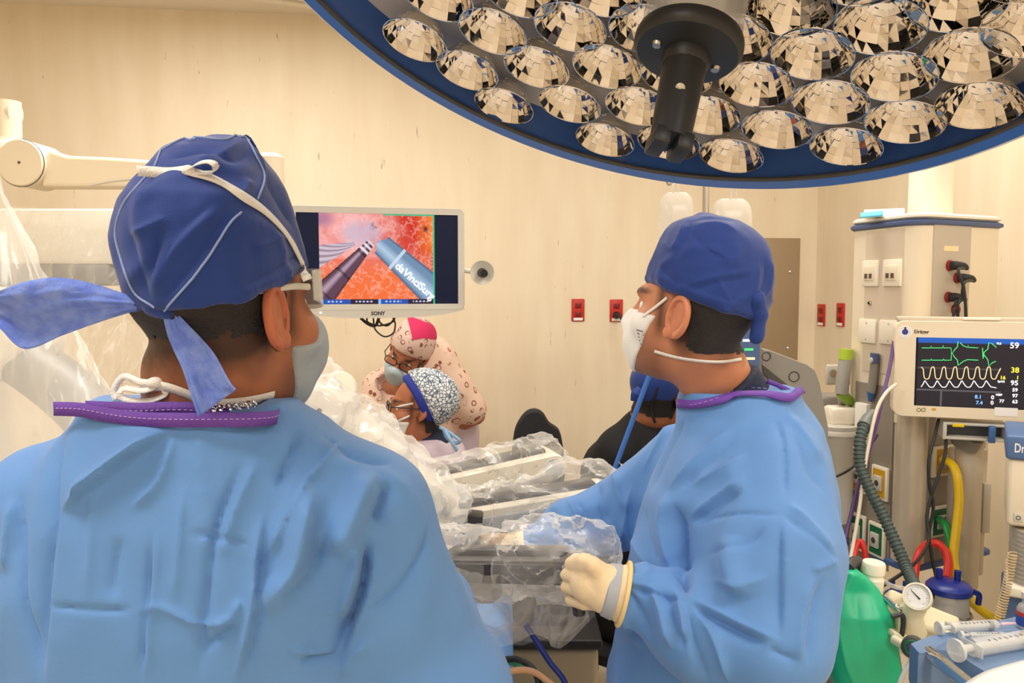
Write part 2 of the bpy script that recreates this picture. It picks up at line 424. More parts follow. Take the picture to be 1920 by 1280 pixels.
M_cream2 = mat('pale_cream_plastic', (245, 236, 216), .35)
M_beige = mat('beige_panel', (205, 192, 172), .4)
M_white = mat('white_plastic', (240, 236, 226), .35)
M_lgrey = mat('light_grey_plastic', (205, 200, 188), .4)
M_grey = mat('grey_plastic', (140, 136, 128), .45)
M_dgrey = mat('dark_grey_plastic', (70, 68, 66), .45)
M_black = mat('black_plastic', (22, 22, 24), .4)
M_rubber = mat('black_rubber', (28, 28, 30), .55)
M_steel = mat('brushed_steel', (190, 186, 178), .28, metal=1)
M_chrome = mat('chrome', (225, 225, 225), .08, metal=1)
M_red = mat('red_plastic', (196, 44, 34), .4)
M_dred = mat('dark_red_plastic', (140, 24, 28), .4)
M_taupe = mat('taupe_metal_plate', (168, 148, 120), .42, metal=.25, bump=(60, .03))
M_ink = mat('black_ink', (30, 30, 32), .6)
M_tagw = mat('white_tag', (245, 243, 238), .5)
M_navy = mat('navy_trim', (70, 88, 130), .4)

# ------------------------------------------------------------------ room shell
BW0 = np.array([0.0, 4.062, 0.0]); BWX = unit([1, .116, 0]); BWN = unit(np.cross([0, 0, 1], BWX)) * -1   # into the room
def wallP(px, py, lift=0.0):
    d = ray(px, py); t = ((BW0 - CAM) @ BWN) / (d @ BWN); return CAM + d * t + BWN * lift
CORNER = np.array([1.609, 4.249, 0]); RWX = unit([.11, -.994, 0]); RWN = unit(np.cross([0, 0, 1], RWX)) * -1
def rwallP(px, py, lift=0.0):
    d = ray(px, py); t = ((CORNER - CAM) @ RWN) / (d @ RWN); return CAM + d * t + RWN * lift
bl = np.array([-3.3, 4.062 - .116 * 3.3, 0]); rend = CORNER + RWX * 6.6; T = .12
def wall_slab(name, a, b, n_out):
    mb = MB(); n_out = np.asarray(n_out) * T
    q = [a, b, b + n_out, a + n_out]; mb.prism([np.array([w[0], w[1], -.0]) for w in q], (0, 0, CEIL)); return struct(mb.build(name, M_wall, smooth=0))
wall_slab('wall_back', bl, CORNER, -BWN); wall_slab('wall_right', CORNER, rend, -RWN)
wall_slab('wall_left', np.array([-3.3, -2.4, 0]), bl, np.array([-1, 0, 0])); wall_slab('wall_front', np.array([rend[0], -2.4, 0]), np.array([-3.3, -2.4, 0]), np.array([0, -1, 0]))
struct(MB().box((-.4, .9, -.05), (6.4, 7.2, .1)).build('floor', M_floor, smooth=0)); struct(MB().box((-.4, .9, CEIL + .05), (6.4, 7.2, .1)).build('ceiling', M_ceil, smooth=0))
# cove bead where ceiling meets the back wall, and a raised ceiling tray edge
def along(a, b, off, z, h, dpt, n, name, m):
    mb = MB(); q = [a + n * off, b + n * off, b + n * (off + dpt), a + n * (off + dpt)]
    mb.prism([np.array([w[0], w[1], z]) for w in q], (0, 0, h)); return struct(mb.build(name, m, smooth=0))
along(bl, CORNER, 0.0, 0, .09, .012, BWN, 'baseboard_back', M_cream); along(CORNER, rend, 0.0, 0, .09, .012, RWN, 'baseboard_right', M_cream)
t0 = P(440, 0, 3.64); t1 = P(600, 24, 3.80); dx = unit([t1[0] - t0[0], t1[1] - t0[1], 0]); nx = np.array([dx[1], -dx[0], 0])
mb = MB(); c0 = np.array([t0[0], t0[1], CEIL - .03]); mb.prism([c0 - dx * .9, c0 + dx * 1.2, c0 + dx * 1.2 + nx * .05, c0 - dx * .9 + nx * .05], (0, 0, .03)); mb.prism([c0 - dx * .9 + nx * .09, c0 + dx * 1.2 + nx * .09, c0 + dx * 1.2 + nx * .15, c0 - dx * .9 + nx * .15], (0, 0, .03))
struct(mb.build('trim_ceiling', M_ceil, smooth=0))
for i, (lx, ly, pw) in enumerate(LIGHTS):
    t = thing('ceiling_light', ['recessed ceiling light over the monitor', 'recessed ceiling light over the equipment column', 'recessed ceiling light above the man in the knotted cap', 'recessed ceiling light above the blue tray', 'recessed ceiling light behind the camera by the left wall', 'recessed ceiling light behind the camera by the right wall'][i], 'light', (lx, ly, CEIL))
    mb = MB()
    for sx in (-1, 1): mb.box((lx + sx * .585, ly, CEIL - .02), (.05, .62, .04), bev=.006); mb.box((lx, ly + sx * .285, CEIL - .02), (1.22, .05, .04), bev=.006)
    mb.build('frame', M_white, t)

# ------------------------------------------------------------------ wall fittings
def wall_frame(fn, x0, y0, x1, y1, n, X):
    a = fn((x0 + x1) / 2, (y0 + y1) / 2); w = np.linalg.norm(fn(x1, (y0 + y1) / 2) - fn(x0, (y0 + y1) / 2)); h = np.linalg.norm(fn((x0 + x1) / 2, y1) - fn((x0 + x1) / 2, y0))
    M = np.eye(4); M[:3, 0] = X; M[:3, 1] = np.array([0, 0, 1.0]); M[:3, 2] = n; M[:3, 3] = a; return M, w, h
M_plate, w, h = wall_frame(wallP, 1372, 447, 1497, 700, BWN, BWX)
t = thing('wall_plate', 'large taupe metal access plate screwed to the wall behind the profile head', 'panel', M_plate[:3, 3])
MB(M_plate).box((0, 0, .004), (w, h, .008), bev=.003).build('plate', M_taupe, t)
for (px, py) in [(1430, 458), (1481, 510), (1477, 653), (1392, 458), (1392, 640)]:
    q = wallP(px, py); MB().lathe([(.001, .013), (.006, .012), (.010, .009), (.010, .007)], q, BWN, 16).build('screw', M_steel, t)
def outlet(fn, x0, y0, x1, y1, n, X, label, plug=False):
    M, w, h = wall_frame(fn, x0, y0, x1, y1, n, X); t = thing('wall_outlet', label, 'outlet', M[:3, 3], 'red wall outlets')
    MB(M).box((0, 0, .004), (w, h, .008), bev=.004).build('cover', M_red, t)
    for k in (1, -1):
        MB(M).box((0, k * h * .2, .009), (w * .5, h * .25, .004), bev=.0019).build('socket', M_dred, t)
        mb = MB(M)
        for dx_ in (-.10, .10): mb.box((w * dx_, k * h * .2 + h * .04, .0115), (w * .05, h * .08, .001))
        mb.cyl((0, k * h * .2 - h * .06, .011), (0, k * h * .2 - h * .06, .012), w * .05, n=10); mb.build('slot', M_black, t)
    MB(M).box((0, -h * .40, .0088), (w * .72, h * .12, .001)).build('tag', M_tagw, t)
    return t, M, w, h
outlet(wallP, 1071.5, 560, 1095.5, 602, BWN, BWX, 'red wall outlet with white tag, nothing plugged in, nearest the monitor')
t, M_o, w, h = outlet(wallP, 1143, 561, 1167.5, 603, BWN, BWX, 'red wall outlet with a black plug in its lower socket')
tr, *_ = outlet(rwallP, 1534, 570, 1548, 611, RWN, RWX, 'red wall outlet on the side wall nearer the corner and taupe plate')
tr2, *_ = outlet(rwallP, 1570, 568, 1584.5, 612, RWN, RWX, 'red wall outlet on the side wall nearer the equipment column')
pl = thing('power_lead', 'black power cord with round plug hanging from the red outlet', 'cord', M_o[:3, 3])
MB(M_o).lathe([(.001, .045), (.013, .043), (.017, .03), (.019, .012), (.019, .0105)], (0, -h * .2, 0), (0, 0, 1), 18).build('plug', M_rubber, pl)
a0 = M_o[:3, 3] + BWN * .04 - np.array([0, 0, h * .22])
MB().tube([a0, P(1166, 600, 4.0), P(1185, 645, 3.9), P(1206, 700, 3.8), P(1222, 745, 3.6), P(1225, 800, 3.5), P(1215, 900, 3.45)], .006, n=8).build('cable', M_rubber, pl)

# ------------------------------------------------------------------ surgical lamp
FW = np.array([0, math.cos(PITCH), -math.sin(PITCH)]); UPV = np.array([0, math.sin(PITCH), math.cos(PITCH)])
def camw(c): return CAM + np.array([c[0], 0, 0]) + FW * c[2] - UPV * c[1]
LN = unit(np.array([.273, 0, 0]) + FW * .2365 + UPV * .932)      # lamp axis, away from the room below
LC = camw((0.1113, -0.3246, 0.6446)); LR = .4013
def lampP(px, py, hgt=0.0):
    d = ray(px, py); t = ((LC + LN * hgt - CAM) @ LN) / (d @ LN); return CAM + d * t
M_lampblue = mat('lamp_blue', (58, 104, 188), .25, coat=.4)
M_lampback = mat('lamp_backplate', (226, 219, 208), .45)
M_mirror = mat('reflector_mirror', (236, 230, 220), .04, metal=1)
M_handleblk = mat('handle_black', (34, 35, 38), .42)
def glassy(name, tint=(255, 255, 255), refl=.12, rough=.02):
    m = bpy.data.materials.new(name); m.use_nodes = True; nt = m.node_tree; nt.nodes.remove(nt.nodes['Principled BSDF']); o = nt.nodes['Material Output']
    tr = nt.nodes.new('ShaderNodeBsdfTransparent'); tr.inputs[0].default_value = lin(tint); gl = nt.nodes.new('ShaderNodeBsdfGlossy'); gl.inputs['Roughness'].default_value = rough
    lw = nt.nodes.new('ShaderNodeLayerWeight'); lw.inputs[0].default_value = refl; mx = nt.nodes.new('ShaderNodeMixShader')
    nt.links.new(lw.outputs['Fresnel'], mx.inputs[0]); nt.links.new(tr.outputs[0], mx.inputs[1]); nt.links.new(gl.outputs[0], mx.inputs[2]); nt.links.new(mx.outputs[0], o.inputs[0]); return m
M_glass = glassy('lamp_glass', (252, 252, 254), .05); M_clear = mat('clear_hub_plastic', (206, 204, 202), .12, alpha=.45)
lamp = thing('surgical_lamp', 'large round surgical lamp with blue rim and many mirrored reflectors overhead', 'lamp', LC)
MB().lathe([(.392, .012), (.385, .0), (.394, -.006), (.4013, -.002), (.4035, .006), (.404, .03), (.396, .06), (.36, .085), (.25, .12), (.1, .14), (.0, .145)], LC, LN, 96).build('housing', M_lampblue, lamp, smooth=50)
MB().lathe([(.3865, .0), (.386, .004), (.385, .05), (.378, .056)], LC, LN, 96).build('inner_wall', mat('lamp_inner_blue', (58, 104, 188), .3), lamp)
MB().torus(LC + LN * .002, LN, .3855, .003, 96, 8).build('glass_seal', M_dgrey, lamp)
MB().lathe([(.386, .047), (.30, .047), (.15, .047), (.0, .047)], LC, LN, 72).build('backplate', M_lampback, lamp)
MB().lathe([(.0, .001), (.2, .001), (.385, .001), (.385, .004), (.2, .004), (.0, .004)], LC, LN, 64).build('glass_cover', M_glass, lamp)
LX = unit(np.cross([0, 1, 0.2], LN)); LY = np.cross(LN, LX)
Rr = .037; nA, nB = 22, 7
prof = [(Rr * s_, .034 * (1 - s_ ** 2)) for s_ in np.linspace(1, .26, nB)]
rp = []; fc = []
for k in range(nA):
    a0_, a1_ = k * 2 * PI / nA, (k + 1) * 2 * PI / nA
    for j in range(nB - 1):
        tl = RNG.normal(0, .0011, 4); b0 = len(rp)
        for ii, (a_, (r_, h_)) in enumerate([(a0_, prof[j]), (a1_, prof[j]), (a1_, prof[j + 1]), (a0_, prof[j + 1])]): rp.append((r_ * math.cos(a_), r_ * math.sin(a_), h_ + tl[ii] * .35))
        fc.append((b0, b0 + 3, b0 + 2, b0 + 1))
b0 = len(rp); r_, h_ = prof[-1]
for k in range(nA): rp.append((r_ * math.cos(k * 2 * PI / nA), r_ * math.sin(k * 2 * PI / nA), h_))
fc.append(tuple(range(b0 + nA - 1, b0 - 1, -1))); rp = np.array(rp)
LX0 = LX; LY0 = LY
RPIX = [(778, 76), (924, 60), (1069, 52), (1212, 58), (876, 133), (1006, 127), (1138, 126), (1268, 140), (945, 199), (1068, 196), (1196, 200), (1325, 217), (1456, 244), (1586, 276), (1134, 263), (1253, 268), (1371, 293), (1419, 160), (1557, 193), (1696, 230), (1836, 199), (1523, 103), (1676, 145), (1820, 106), (1484, 15), (1650, 50), (1793, 2), (821, -6), (975, -16), (1130, -20), (1372, 75), (1936, 52), (1610, -50), (880, -85), (1040, -95), (1200, -100), (1440, -70), (1760, -90), (1930, -60)]
def _free(px, py): return True
_done = [lampP(a, b_, .008) for a, b_ in RPIX]
for _i in range(-7, 8):
    for _j in range(-7, 8):
        _q = LC + LX0 * (.078 * (_i + .5 * (_j % 2))) + LY0 * (.0675 * _j)
        if np.linalg.norm(_q - LC) < .335 and all(np.linalg.norm(_q + LN * .008 - w_) > .074 for w_ in _done) and proj(_q)[1] < -70: _done.append(_q + LN * .008)
ring_mb = MB().torus((0, 0, .030), (0, 0, 1), .0042, .0012, 16, 6).lathe([(.0, .028), (.003, .029), (.0042, .031)], (0, 0, 0), (0, 0, 1), 12)
rim_mb = MB().torus((0, 0, 0), (0, 0, 1), Rr, .0007, 32, 6)
ml = mat('bulb_glass', (215, 195, 160), .15)
first = None; me_r = me_b = None
for c in _done:
    M = np.eye(4); rz = RNG.uniform(0, .3); M[:3, 0] = LX * math.cos(rz) + LY * math.sin(rz); M[:3, 1] = np.cross(LN, M[:3, 0]); M[:3, 2] = LN; M[:3, 3] = c
    if me_r is None:
        a = MB().add(rp, fc).add(rim_mb.v[0], rim_mb.f); me_r = bpy.data.meshes.new('reflector'); me_r.from_pydata(np.concatenate(a.v).tolist(), [], a.f); me_r.materials.append(M_mirror)
        me_b = bpy.data.meshes.new('bulb'); me_b.from_pydata(np.concatenate(ring_mb.v).tolist(), [], ring_mb.f); me_b.materials.append(ml)
    o = bpy.data.objects.new('reflector', me_r); COL.objects.link(o); o.parent = lamp; L = M.copy(); L[:3, 3] -= ORG[lamp.name]; o.matrix_local = Matrix(L.tolist()); ORG[o.name] = ORG[lamp.name]
    q = bpy.data.objects.new('bulb', me_b); COL.objects.link(q); q.parent = o
# handle: clear hub, black cap with two screws, black rod
ha = lampP(1312, -22, 0); hb = P(1268, 285, .70)
hd = -LN * .94 + (unit(P(1294, 100, .62) - ha)) * .0; hd = unit(-LN + np.array([.055, 0, 0]))
def along_handle(py):  # point of the handle axis that projects to row py
    lo_, hi_ = -.1, .8
    for _ in range(40):
        mid = (lo_ + hi_) / 2
        if proj(ha + hd * mid)[1] < py: lo_ = mid
        else: hi_ = mid
    return ha + hd * lo_
h0 = along_handle(96); h1 = along_handle(284); hl = np.linalg.norm(h1 - h0)
rc = 97 / FPX * (h0[1])
MB().cyl(ha, h0 - hd * .012, rc * .95, n=48).build('hub', M_clear, lamp)
MB().cyl(ha + hd * .002, h0 - hd * .013, rc * .55, n=32).build('hub_core', M_lampback, lamp)
hc = MB().lathe([(0, -.012), (rc, -.012), (rc * 1.03, -.008), (rc * 1.03, -.002), (rc * .95, .003), (rc * .36, .006), (rc * .36, .006)], h0, hd, 48).lathe([(rc * .46, .004), (rc * .46, .012), (rc * .38, .018), (0, .018)], h0, hd, 32).build('handle_cap', M_handleblk, lamp)
sx = unit(np.cross(hd, [0, 1, 0.3])); sy = np.cross(hd, sx)
for s_ in (-1, 1): MB().lathe([(0, .0075), (.0035, .007), (.0045, .004)], h0 + sx * s_ * rc * .62 - sy * rc * .1 * s_, hd, 12).build('screw', M_steel, hc)
mb = MB().cyl(h0 + hd * .012, h0 + hd * hl * .9, .0185, .0165, n=20)
rod = mb.build('handle_rod', M_handleblk, lamp)
mb = MB()
for s_ in (-1, 1): mb.box(h0 + hd * hl * .93 + sx * s_ * .0095, (.014, .03, hl * .16), R=np.stack([sx, sy, hd], 1), bev=.003)
mb.build('latch_prong', M_handleblk, rod); MB().lathe([(0, .003), (.004, .002), (.0045, 0)], h0 + hd * .035 - unit(ray(1285, 150)) * .0186, -unit(ray(1285, 150)), 12).build('screw', M_steel, rod)
# suspension of the lamp
MB().tube([LC + LN * .14, LC + LN * .22, LC + LN * .25 + np.array([.25, -.1, .02]), LC + np.array([.5, -.35, .3]), LC + np.array([.5, -.35, .7]), np.array([LC[0] + .5, LC[1] - .35, CEIL])], .032, n=16, smooth=4).build('suspension_arm', M_white, lamp)
# ------------------------------------------------------------------ ceiling boom on the left
YB = 2.66
boom = thing('ceiling_boom', 'cream ceiling mounted boom arm with round joint carrying the wall monitor', 'arm', P(20, 260, YB))
px_m = YB / FPX
mb = MB(); a = P(14, 262, YB); mb.tube([a, P(12, 190, YB)], [24 * px_m, 24 * px_m], n=32, smooth=0); mb.tube([P(30, 212, YB), P(-60, 206, YB), P(-140, 190, YB), P(-170, 120, YB), np.array([P(-170, 120, YB)[0], YB, CEIL])], .040, n=24, smooth=5); mb.build('drop_tube', M_cream, boom)
mb = MB(); MBk = mb.lathe([(.0, .03), (.05, .03), (.058, .0), (.058, -.06), (.03, -.075), (0, -.075)], P(14, 278, YB), (0, 0, 1), 32); mb.tube([P(-60, 282, YB), P(10, 285, YB), P(60, 312, YB)], [.075, .07, .068], n=24, smooth=5, flat=.8); mb.build('knuckle', M_cream, boom)
j = P(62, 311, YB); MB().lathe([(0, -.075), (40 * px_m, -.075), (42 * px_m, -.07), (42 * px_m, .07), (0, .07)], j, (0, 1, 0), 48).build('joint_disc', M_cream, boom)
MB().torus(j - np.array([0, .066, 0]), (0, 1, 0), 42 * px_m, .0022, 48, 6).build('joint_gap', M_dgrey, boom); MB().lathe([(0, -.078), (.004, -.077), (.005, -.074)], j, (0, 1, 0), 12).build('screw', M_dgrey, boom)
top = [(88, 279), (125, 291), (200, 294), (290, 300), (400, 304), (490, 298)]; bot = [(505, 340), (400, 346), (300, 350), (200, 350), (120, 350), (75, 350)]
mb = MB(); poly = [P(x, y, YB - .045) for x, y in top + bot]; mb.prism(poly, (0, .09, 0)); ob = mb.build('boom', M_cream, boom, smooth=30); bv_ = ob.modifiers.new('bevel', 'BEVEL'); bv_.width = .012; bv_.segments = 3; bv_.limit_method = 'ANGLE'
MB().tube([P(168, 347, YB - .05), P(220, 338, YB - .05), P(290, 333, YB - .05), P(400, 330, YB - .05)], .0025, n=6).build('cable', M_lgrey, boom)
MB().lathe([(0, .06), (.03, .058), (.043, .045), (.045, -.05), (0, -.05)], P(507, 322, YB), (0, 0, 1), 32).build('end_cap', M_cream, boom)
# ------------------------------------------------------------------ monitor
yl, yr = 2.59, 2.71
A = P(556, 480, yl); B = P(858, 487, yr); ex = unit([B[0] - A[0], B[1] - A[1], 0]); wS = np.linalg.norm((B - A)[:2])
top_z = P(858, 404, yr)[2]; bot_z = P(858, 569, yr)[2]; hS = top_z - bot_z
MM = frame(ex, (0, 0, 1), np.array([(A[0] + B[0]) / 2, (A[1] + B[1]) / 2, (top_z + bot_z) / 2]))
def scr(px, py, lift=0.0):   # point of the screen plane under a pixel -> local (x,z)
    n = MM[:3, 1]; d = ray(px, py); t = ((MM[:3, 3] - n * lift - CAM) @ n) / (d @ n); q = CAM + d * t - MM[:3, 3]; return q @ MM[:3, 0], q[2]
mon = thing('video_monitor', 'pale framed screen showing red surgical video beside the knotted cap', 'monitor', MM[:3, 3])
bz = .022
mb = MB(MM); f_ = []
x0, x1, z0, z1 = -wS / 2 - bz, wS / 2 + bz, -hS / 2 - .02, hS / 2 + bz
def rrect(x0, x1, z0, z1, r, n=5):
    out = []
    for cx, cz, a0 in [(x1 - r, z1 - r, 0), (x0 + r, z1 - r, PI / 2), (x0 + r, z0 + r, PI), (x1 - r, z0 + r, 1.5 * PI)]:
        for k in range(n + 1): a = a0 + k * PI / 2 / n; out.append((cx + r * math.cos(a), cz + r * math.sin(a)))
    return out
outer = rrect(x0, x1, z0, z1, .018); inner = rrect(-wS / 2, wS / 2, -hS / 2, hS / 2, .002); n = len(outer)
rings = [np.array([(x * .97, .055, z * .97) for x, z in outer]), np.array([(x, .035, z) for x, z in outer]), np.array([(x, -.008, z) for x, z in outer]), np.array([(x * .992, -.013, z * .992) for x, z in outer]), np.array([(x, -.012, z) for x, z in inner]), np.array([(x, .0, z) for x, z in inner])]
mb.ring_loft(rings, cap=False); mb.box((0, .04, 0), (wS * .98, .04, hS * .98), bev=.01)
frm = mb.build('bezel', M_lgrey, mon, smooth=35)
# curved chin under the screen
xs = np.linspace(x0, x1, 24); mb = MB(MM); zt = z0 + .004
low = [(x, z0 - .026 * (1 - abs(2 * (x - (x0 + x1) / 2) / (x1 - x0)) ** 3)) for x in xs]
rings = [np.array([(x, y_, zt) for x, _ in low] + [(x, y_, min(z, zt - .002)) for x, z in low[::-1]]) for y_ in (.03, -.012)]
mb.ring_loft(rings); mb.build('chin', M_lgrey, mon, smooth=35)
Mtx = np.eye(4); Mtx[:3, 0] = MM[:3, 0]; Mtx[:3, 1] = (0, 0, 1); Mtx[:3, 2] = -MM[:3, 1]
def ontext(px, py, lift): x, z = scr(px, py, lift); Q = Mtx.copy(); Q[:3, 3] = MM[:3, 3] + MM[:3, 0] * x + np.array([0, 0, z]) - MM[:3, 1] * lift; return Q
text('lettering', 'SONY', ontext(709, 587.5, .0128), .017, M_ink, mon, bold=.0004)
q = ontext(601, 586, .013); MB().sphere(q[:3, 3], .003, 10, 6).build('power_light', mat('white_light', (255, 255, 255), .4, emit=1.5), mon)
# picture on the screen, painted per vertex
NX, NZ = 300, 176
U, V = np.meshgrid(np.linspace(0, 1, NX), np.linspace(0, 1, NZ), indexing='ij'); u = U.ravel(); v = V.ravel()
xl = (scr(599, 480)[0] + wS / 2) / wS; xr = (scr(815, 480)[0] + wS / 2) / wS
s = (u - xl) / (xr - xl); t_ = 1 - v; t_ = t_; inside = (s >= 0) & (s <= 1)
q3 = np.stack([s * 1.3, t_, np.zeros_like(s)], 1)
wq = q3 + .06 * np.stack([vnoise(q3, 6, 3), vnoise(q3, 6, 4), 0 * s], 1)
na = vnoise(wq, 4, 5, 4); nb = vnoise(wq, 9, 8, 4); nc = 1 - np.abs(vnoise(wq, 14, 9, 4)) * 2; ndd = vnoise(q3, 40, 2, 2)
L_ = lambda c: np.array(lin(c)[:3])
def mixc(a, b, k): k = np.clip(k, 0, 1)[:, None]; return a * (1 - k) + b * k
c = np.repeat(L_((226, 120, 110))[None], len(s), 0)
c = mixc(c, L_((244, 178, 176)), 1.5 * na + .9 * (1 - s * 1.7) * (t_ < .5) + .1)
c = mixc(c, L_((206, 52, 34)), (s - .42) * 3.2 * np.clip(1 - t_ * .9, 0, 1) + nb * .8)
c = mixc(c, L_((240, 112, 58)), np.clip((t_ - .42) * 4, 0, 1) * np.clip((.72 - np.abs(s - .42)) * 3, 0, 1) + .5 * nb * (t_ > .4))
c = mixc(c, L_((245, 130, 50)), np.clip((s - .82) * 6, 0, 1) * np.clip((.55 - t_) * 4, 0, 1))
c = mixc(c, L_((132, 30, 26)), np.clip((nb - .3) * 2, 0, .6) + np.clip(-na * 1.6 - .5, 0, .6))
c = mixc(c, L_((255, 214, 200)), np.clip((nc - .78) * 1.6, 0, .45) + np.clip((ndd - .5) * 3, 0, .5))
c = mixc(c, L_((150, 110, 150)), np.clip(1 - np.hypot(s - .03, t_ - .06) * 8, 0, .7)); c = mixc(c, L_((60, 30, 36)), np.clip(1.4 - np.hypot((s - .48) * 1.0, t_ - .14) * 22, 0, .8) * (nb > -.1)); c = mixc(c, L_((52, 26, 34)), np.clip(1.3 - np.hypot((s - .92) * 1.6, t_ - .16) * 26, 0, .9))
c = mixc(c, L_((190, 182, 205)), np.clip(1.5 - np.hypot(s - .36, (t_ - .22) * 1.2) * 7, 0, .8) * (.5 + .5 * nc))
def bar(ax, ay, bx, by, w0, w1):
    A_ = np.array([ax, ay]); D_ = np.array([bx - ax, by - ay]); asp = 1.3; dx_ = (s - ax) * asp; dy_ = t_ - ay; Dx, Dy = D_[0] * asp, D_[1]; L2 = Dx * Dx + Dy * Dy; k = (dx_ * Dx + dy_ * Dy) / L2; pp = (dx_ * Dy - dy_ * Dx) / math.sqrt(L2); w = w0 + (w1 - w0) * np.clip(k, 0, 1); return k, pp / w, (np.abs(pp) < w) & (k > 0)
k, pp, m = bar(.44, .32, -.06, 1.02, .045, .155); base = mixc(np.repeat(L_((96, 66, 84))[None], len(s), 0), L_((186, 160, 178)), np.clip(1 - np.abs(pp + .25) * 2.4, 0, .85)); base = mixc(base, L_((40, 26, 40)), np.clip(np.abs(pp) * 3 - 2.3, 0, .8) + (np.abs((k * 3.1) % 1 - .5) < .05) * .6); base = mixc(base, L_((244, 238, 244)), (np.abs((k * 34) % 2 - 1) > .5) * (k < .14) * .8); c = np.where(m[:, None], base, c)
k, pp, m = bar(-.08, .5, .30, .33, .14, .02); m &= k < 1; base = mixc(np.repeat(L_((208, 190, 204))[None], len(s), 0), L_((110, 80, 100)), np.abs(np.sin(pp * 5 + k * 9)) ** 3 * .7); c = np.where(m[:, None], base, c)
k, pp, m = bar(.53, .34, 1.06, .95, .12, .185); m |= np.hypot((s - .555) * 1.3, t_ - .375) < .095; base = mixc(np.repeat(L_((112, 140, 172))[None], len(s), 0), L_((176, 200, 224)), np.clip(1 - np.abs(pp + .2) * 1.6, 0, 1)); base = mixc(base, L_((60, 80, 108)), np.clip(np.abs(pp) * 4 - 3.1, 0, .7)); base = mixc(base, L_((208, 222, 236)), (np.abs(k - .26) < .02) * .8); c = np.where(m[:, None], base, c)
bar_y = t_ > .945
c = np.where(bar_y[:, None], L_((44, 84, 170))[None], c); c = np.where((bar_y & (((s > .26) & (s < .5)) | (s > .76)))[:, None], L_((54, 34, 50))[None], c); c = np.where((bar_y & (np.abs(t_ - .97) < .008) & (np.sin(s * 190) > -.2) & (np.abs((s * 4) % 1 - .5) < .3))[:, None], L_((190, 205, 235))[None], c)
c = np.where((bar_y & (((np.abs(s - .015) < .012) | (np.abs(s - .51) < .012))))[:, None], L_((130, 190, 245))[None], c)
grn = inside & (((s > .985)) | ((t_ < .016) & (s > .55))); c = np.where(grn[:, None], L_((60, 190, 140))[None], c)
c = np.where(inside[:, None], c, L_((20, 26, 48))[None]); c = np.clip(c, 0, 1)
mb = MB(MM).sheet(np.stack([(u - .5) * wS, np.full_like(u, -.002), (v - .5) * hS], 1), NX, NZ)
M_scr = mat('screen_picture', (0, 0, 0), .35, spec=.15, attr='Col', emit=1.0)
mb.build('screen', M_scr, mon, smooth=0, cols=c)
def scr_text(s_, p0, p1, size, m, lift=.004):
    (xa, za), (xb, zb) = scr(*p0), scr(*p1); dx_ = unit([xb - xa, zb - za]); Q = np.eye(4); Q[:3, 0] = MM[:3, 0] * dx_[0] + np.array([0, 0, dx_[1]]); Q[:3, 2] = -MM[:3, 1]; Q[:3, 1] = np.cross(Q[:3, 2], Q[:3, 0]); Q[:3, 3] = MM[:3, 3] + MM[:3, 0] * (xa + xb) / 2 + np.array([0, 0, (za + zb) / 2]) - MM[:3, 1] * lift
    return text('lettering', s_, Q, size, m, mon, bold=.0006)
scr_text('daVinciSurg', (741, 494), (815, 560), .035, mat('screen_text', (240, 244, 250), .5, emit=.9))
# bracket behind, side handle, cables
bx = MB(); e0 = P(507, 330, YB); e1 = MM[:3, 3] + MM[:3, 0] * -.1 + MM[:3, 1] * .07
bx.tube([e0, e0 + np.array([0, .02, -.08]), e1 + np.array([-.08, .06, .02]), e1], .024, n=14, smooth=5); bx.build('bracket', M_lgrey, mon)
hd_ = P(904, 511, 2.70); st = P(868, 506, 2.73)
MB().tube([st, hd_ + np.array([0, .02, 0])], .009, n=12, smooth=0).build('handle_stem', M_cream2, mon)
vd = unit(CAM - hd_ + np.array([.25, 0, .1])); sh = MB().lathe([(.012, -.02), (.038, .0), (.0405, .005), (.040, .007), (.03, .001), (.016, -.004), (0, -.006)], hd_, vd, 40).build('side_handle', M_lgrey, mon)
MB().tube([hd_ - vd * .004, hd_ + vd * .03 + np.array([.004, 0, -.004])], [.016, .013], n=20, smooth=0).build('knob', M_black, sh)
def hang(pts, r=.003): return MB().tube([P(x, y + 4, 2.68) + np.array([0, d_, 0]) for x, y, d_ in pts], r, n=8)
hang([(688, 590, 0), (690, 600, 0), (712, 606, -.01), (735, 600, 0), (739, 590, .01)]).build('cable', M_rubber, mon); hang([(700, 592, 0), (705, 612, -.02), (722, 626, -.02), (738, 620, -.01), (741, 603, 0), (736, 590, 0)], .0028).build('cable', M_rubber, mon)
hang([(676, 592, 0), (690, 604, .01), (704, 606, 0), (711, 590, 0)], .005).build('cable', M_rubber, mon); hang([(708, 590, 0), (714, 602, 0), (727, 606, 0), (741, 592, 0)], .003).build('cable', M_rubber, mon)
# ------------------------------------------------------------------ people: shared modelling
M_skin = mat('skin', (190, 130, 95), .5, spec=.3, attr='Col', bump=(220, .08))
M_hair = mat('dark_hair', (32, 26, 24), .6, bump=(420, .35))
M_eye = mat('eye_white', (235, 230, 225), .2); M_iris = mat('iris_brown', (50, 30, 20), .2)
M_gown = mat('blue_gown', (95, 141, 200), .62, spec=.25, sheen=.15, bump=(900, .10, 2))
M_cap = mat('navy_cap', (33, 58, 126), .68, spec=.2, sheen=.2, bump=(700, .14, 2))
M_tie = mat('cap_tie', (96, 120, 204), .7, spec=.2, noise=(60, .7, (134, 156, 220)), bump=(500, .2, 3))
M_seam = mat('seam_thread', (140, 158, 204), .7, bump=(900, .4))
M_band = mat('white_elastic', (232, 226, 218), .7, bump=(420, .3))
M_purple = mat('purple_binding', (104, 62, 160), .7, bump=(300, .25)); M_stitch = mat('stitch', (188, 158, 222), .7)
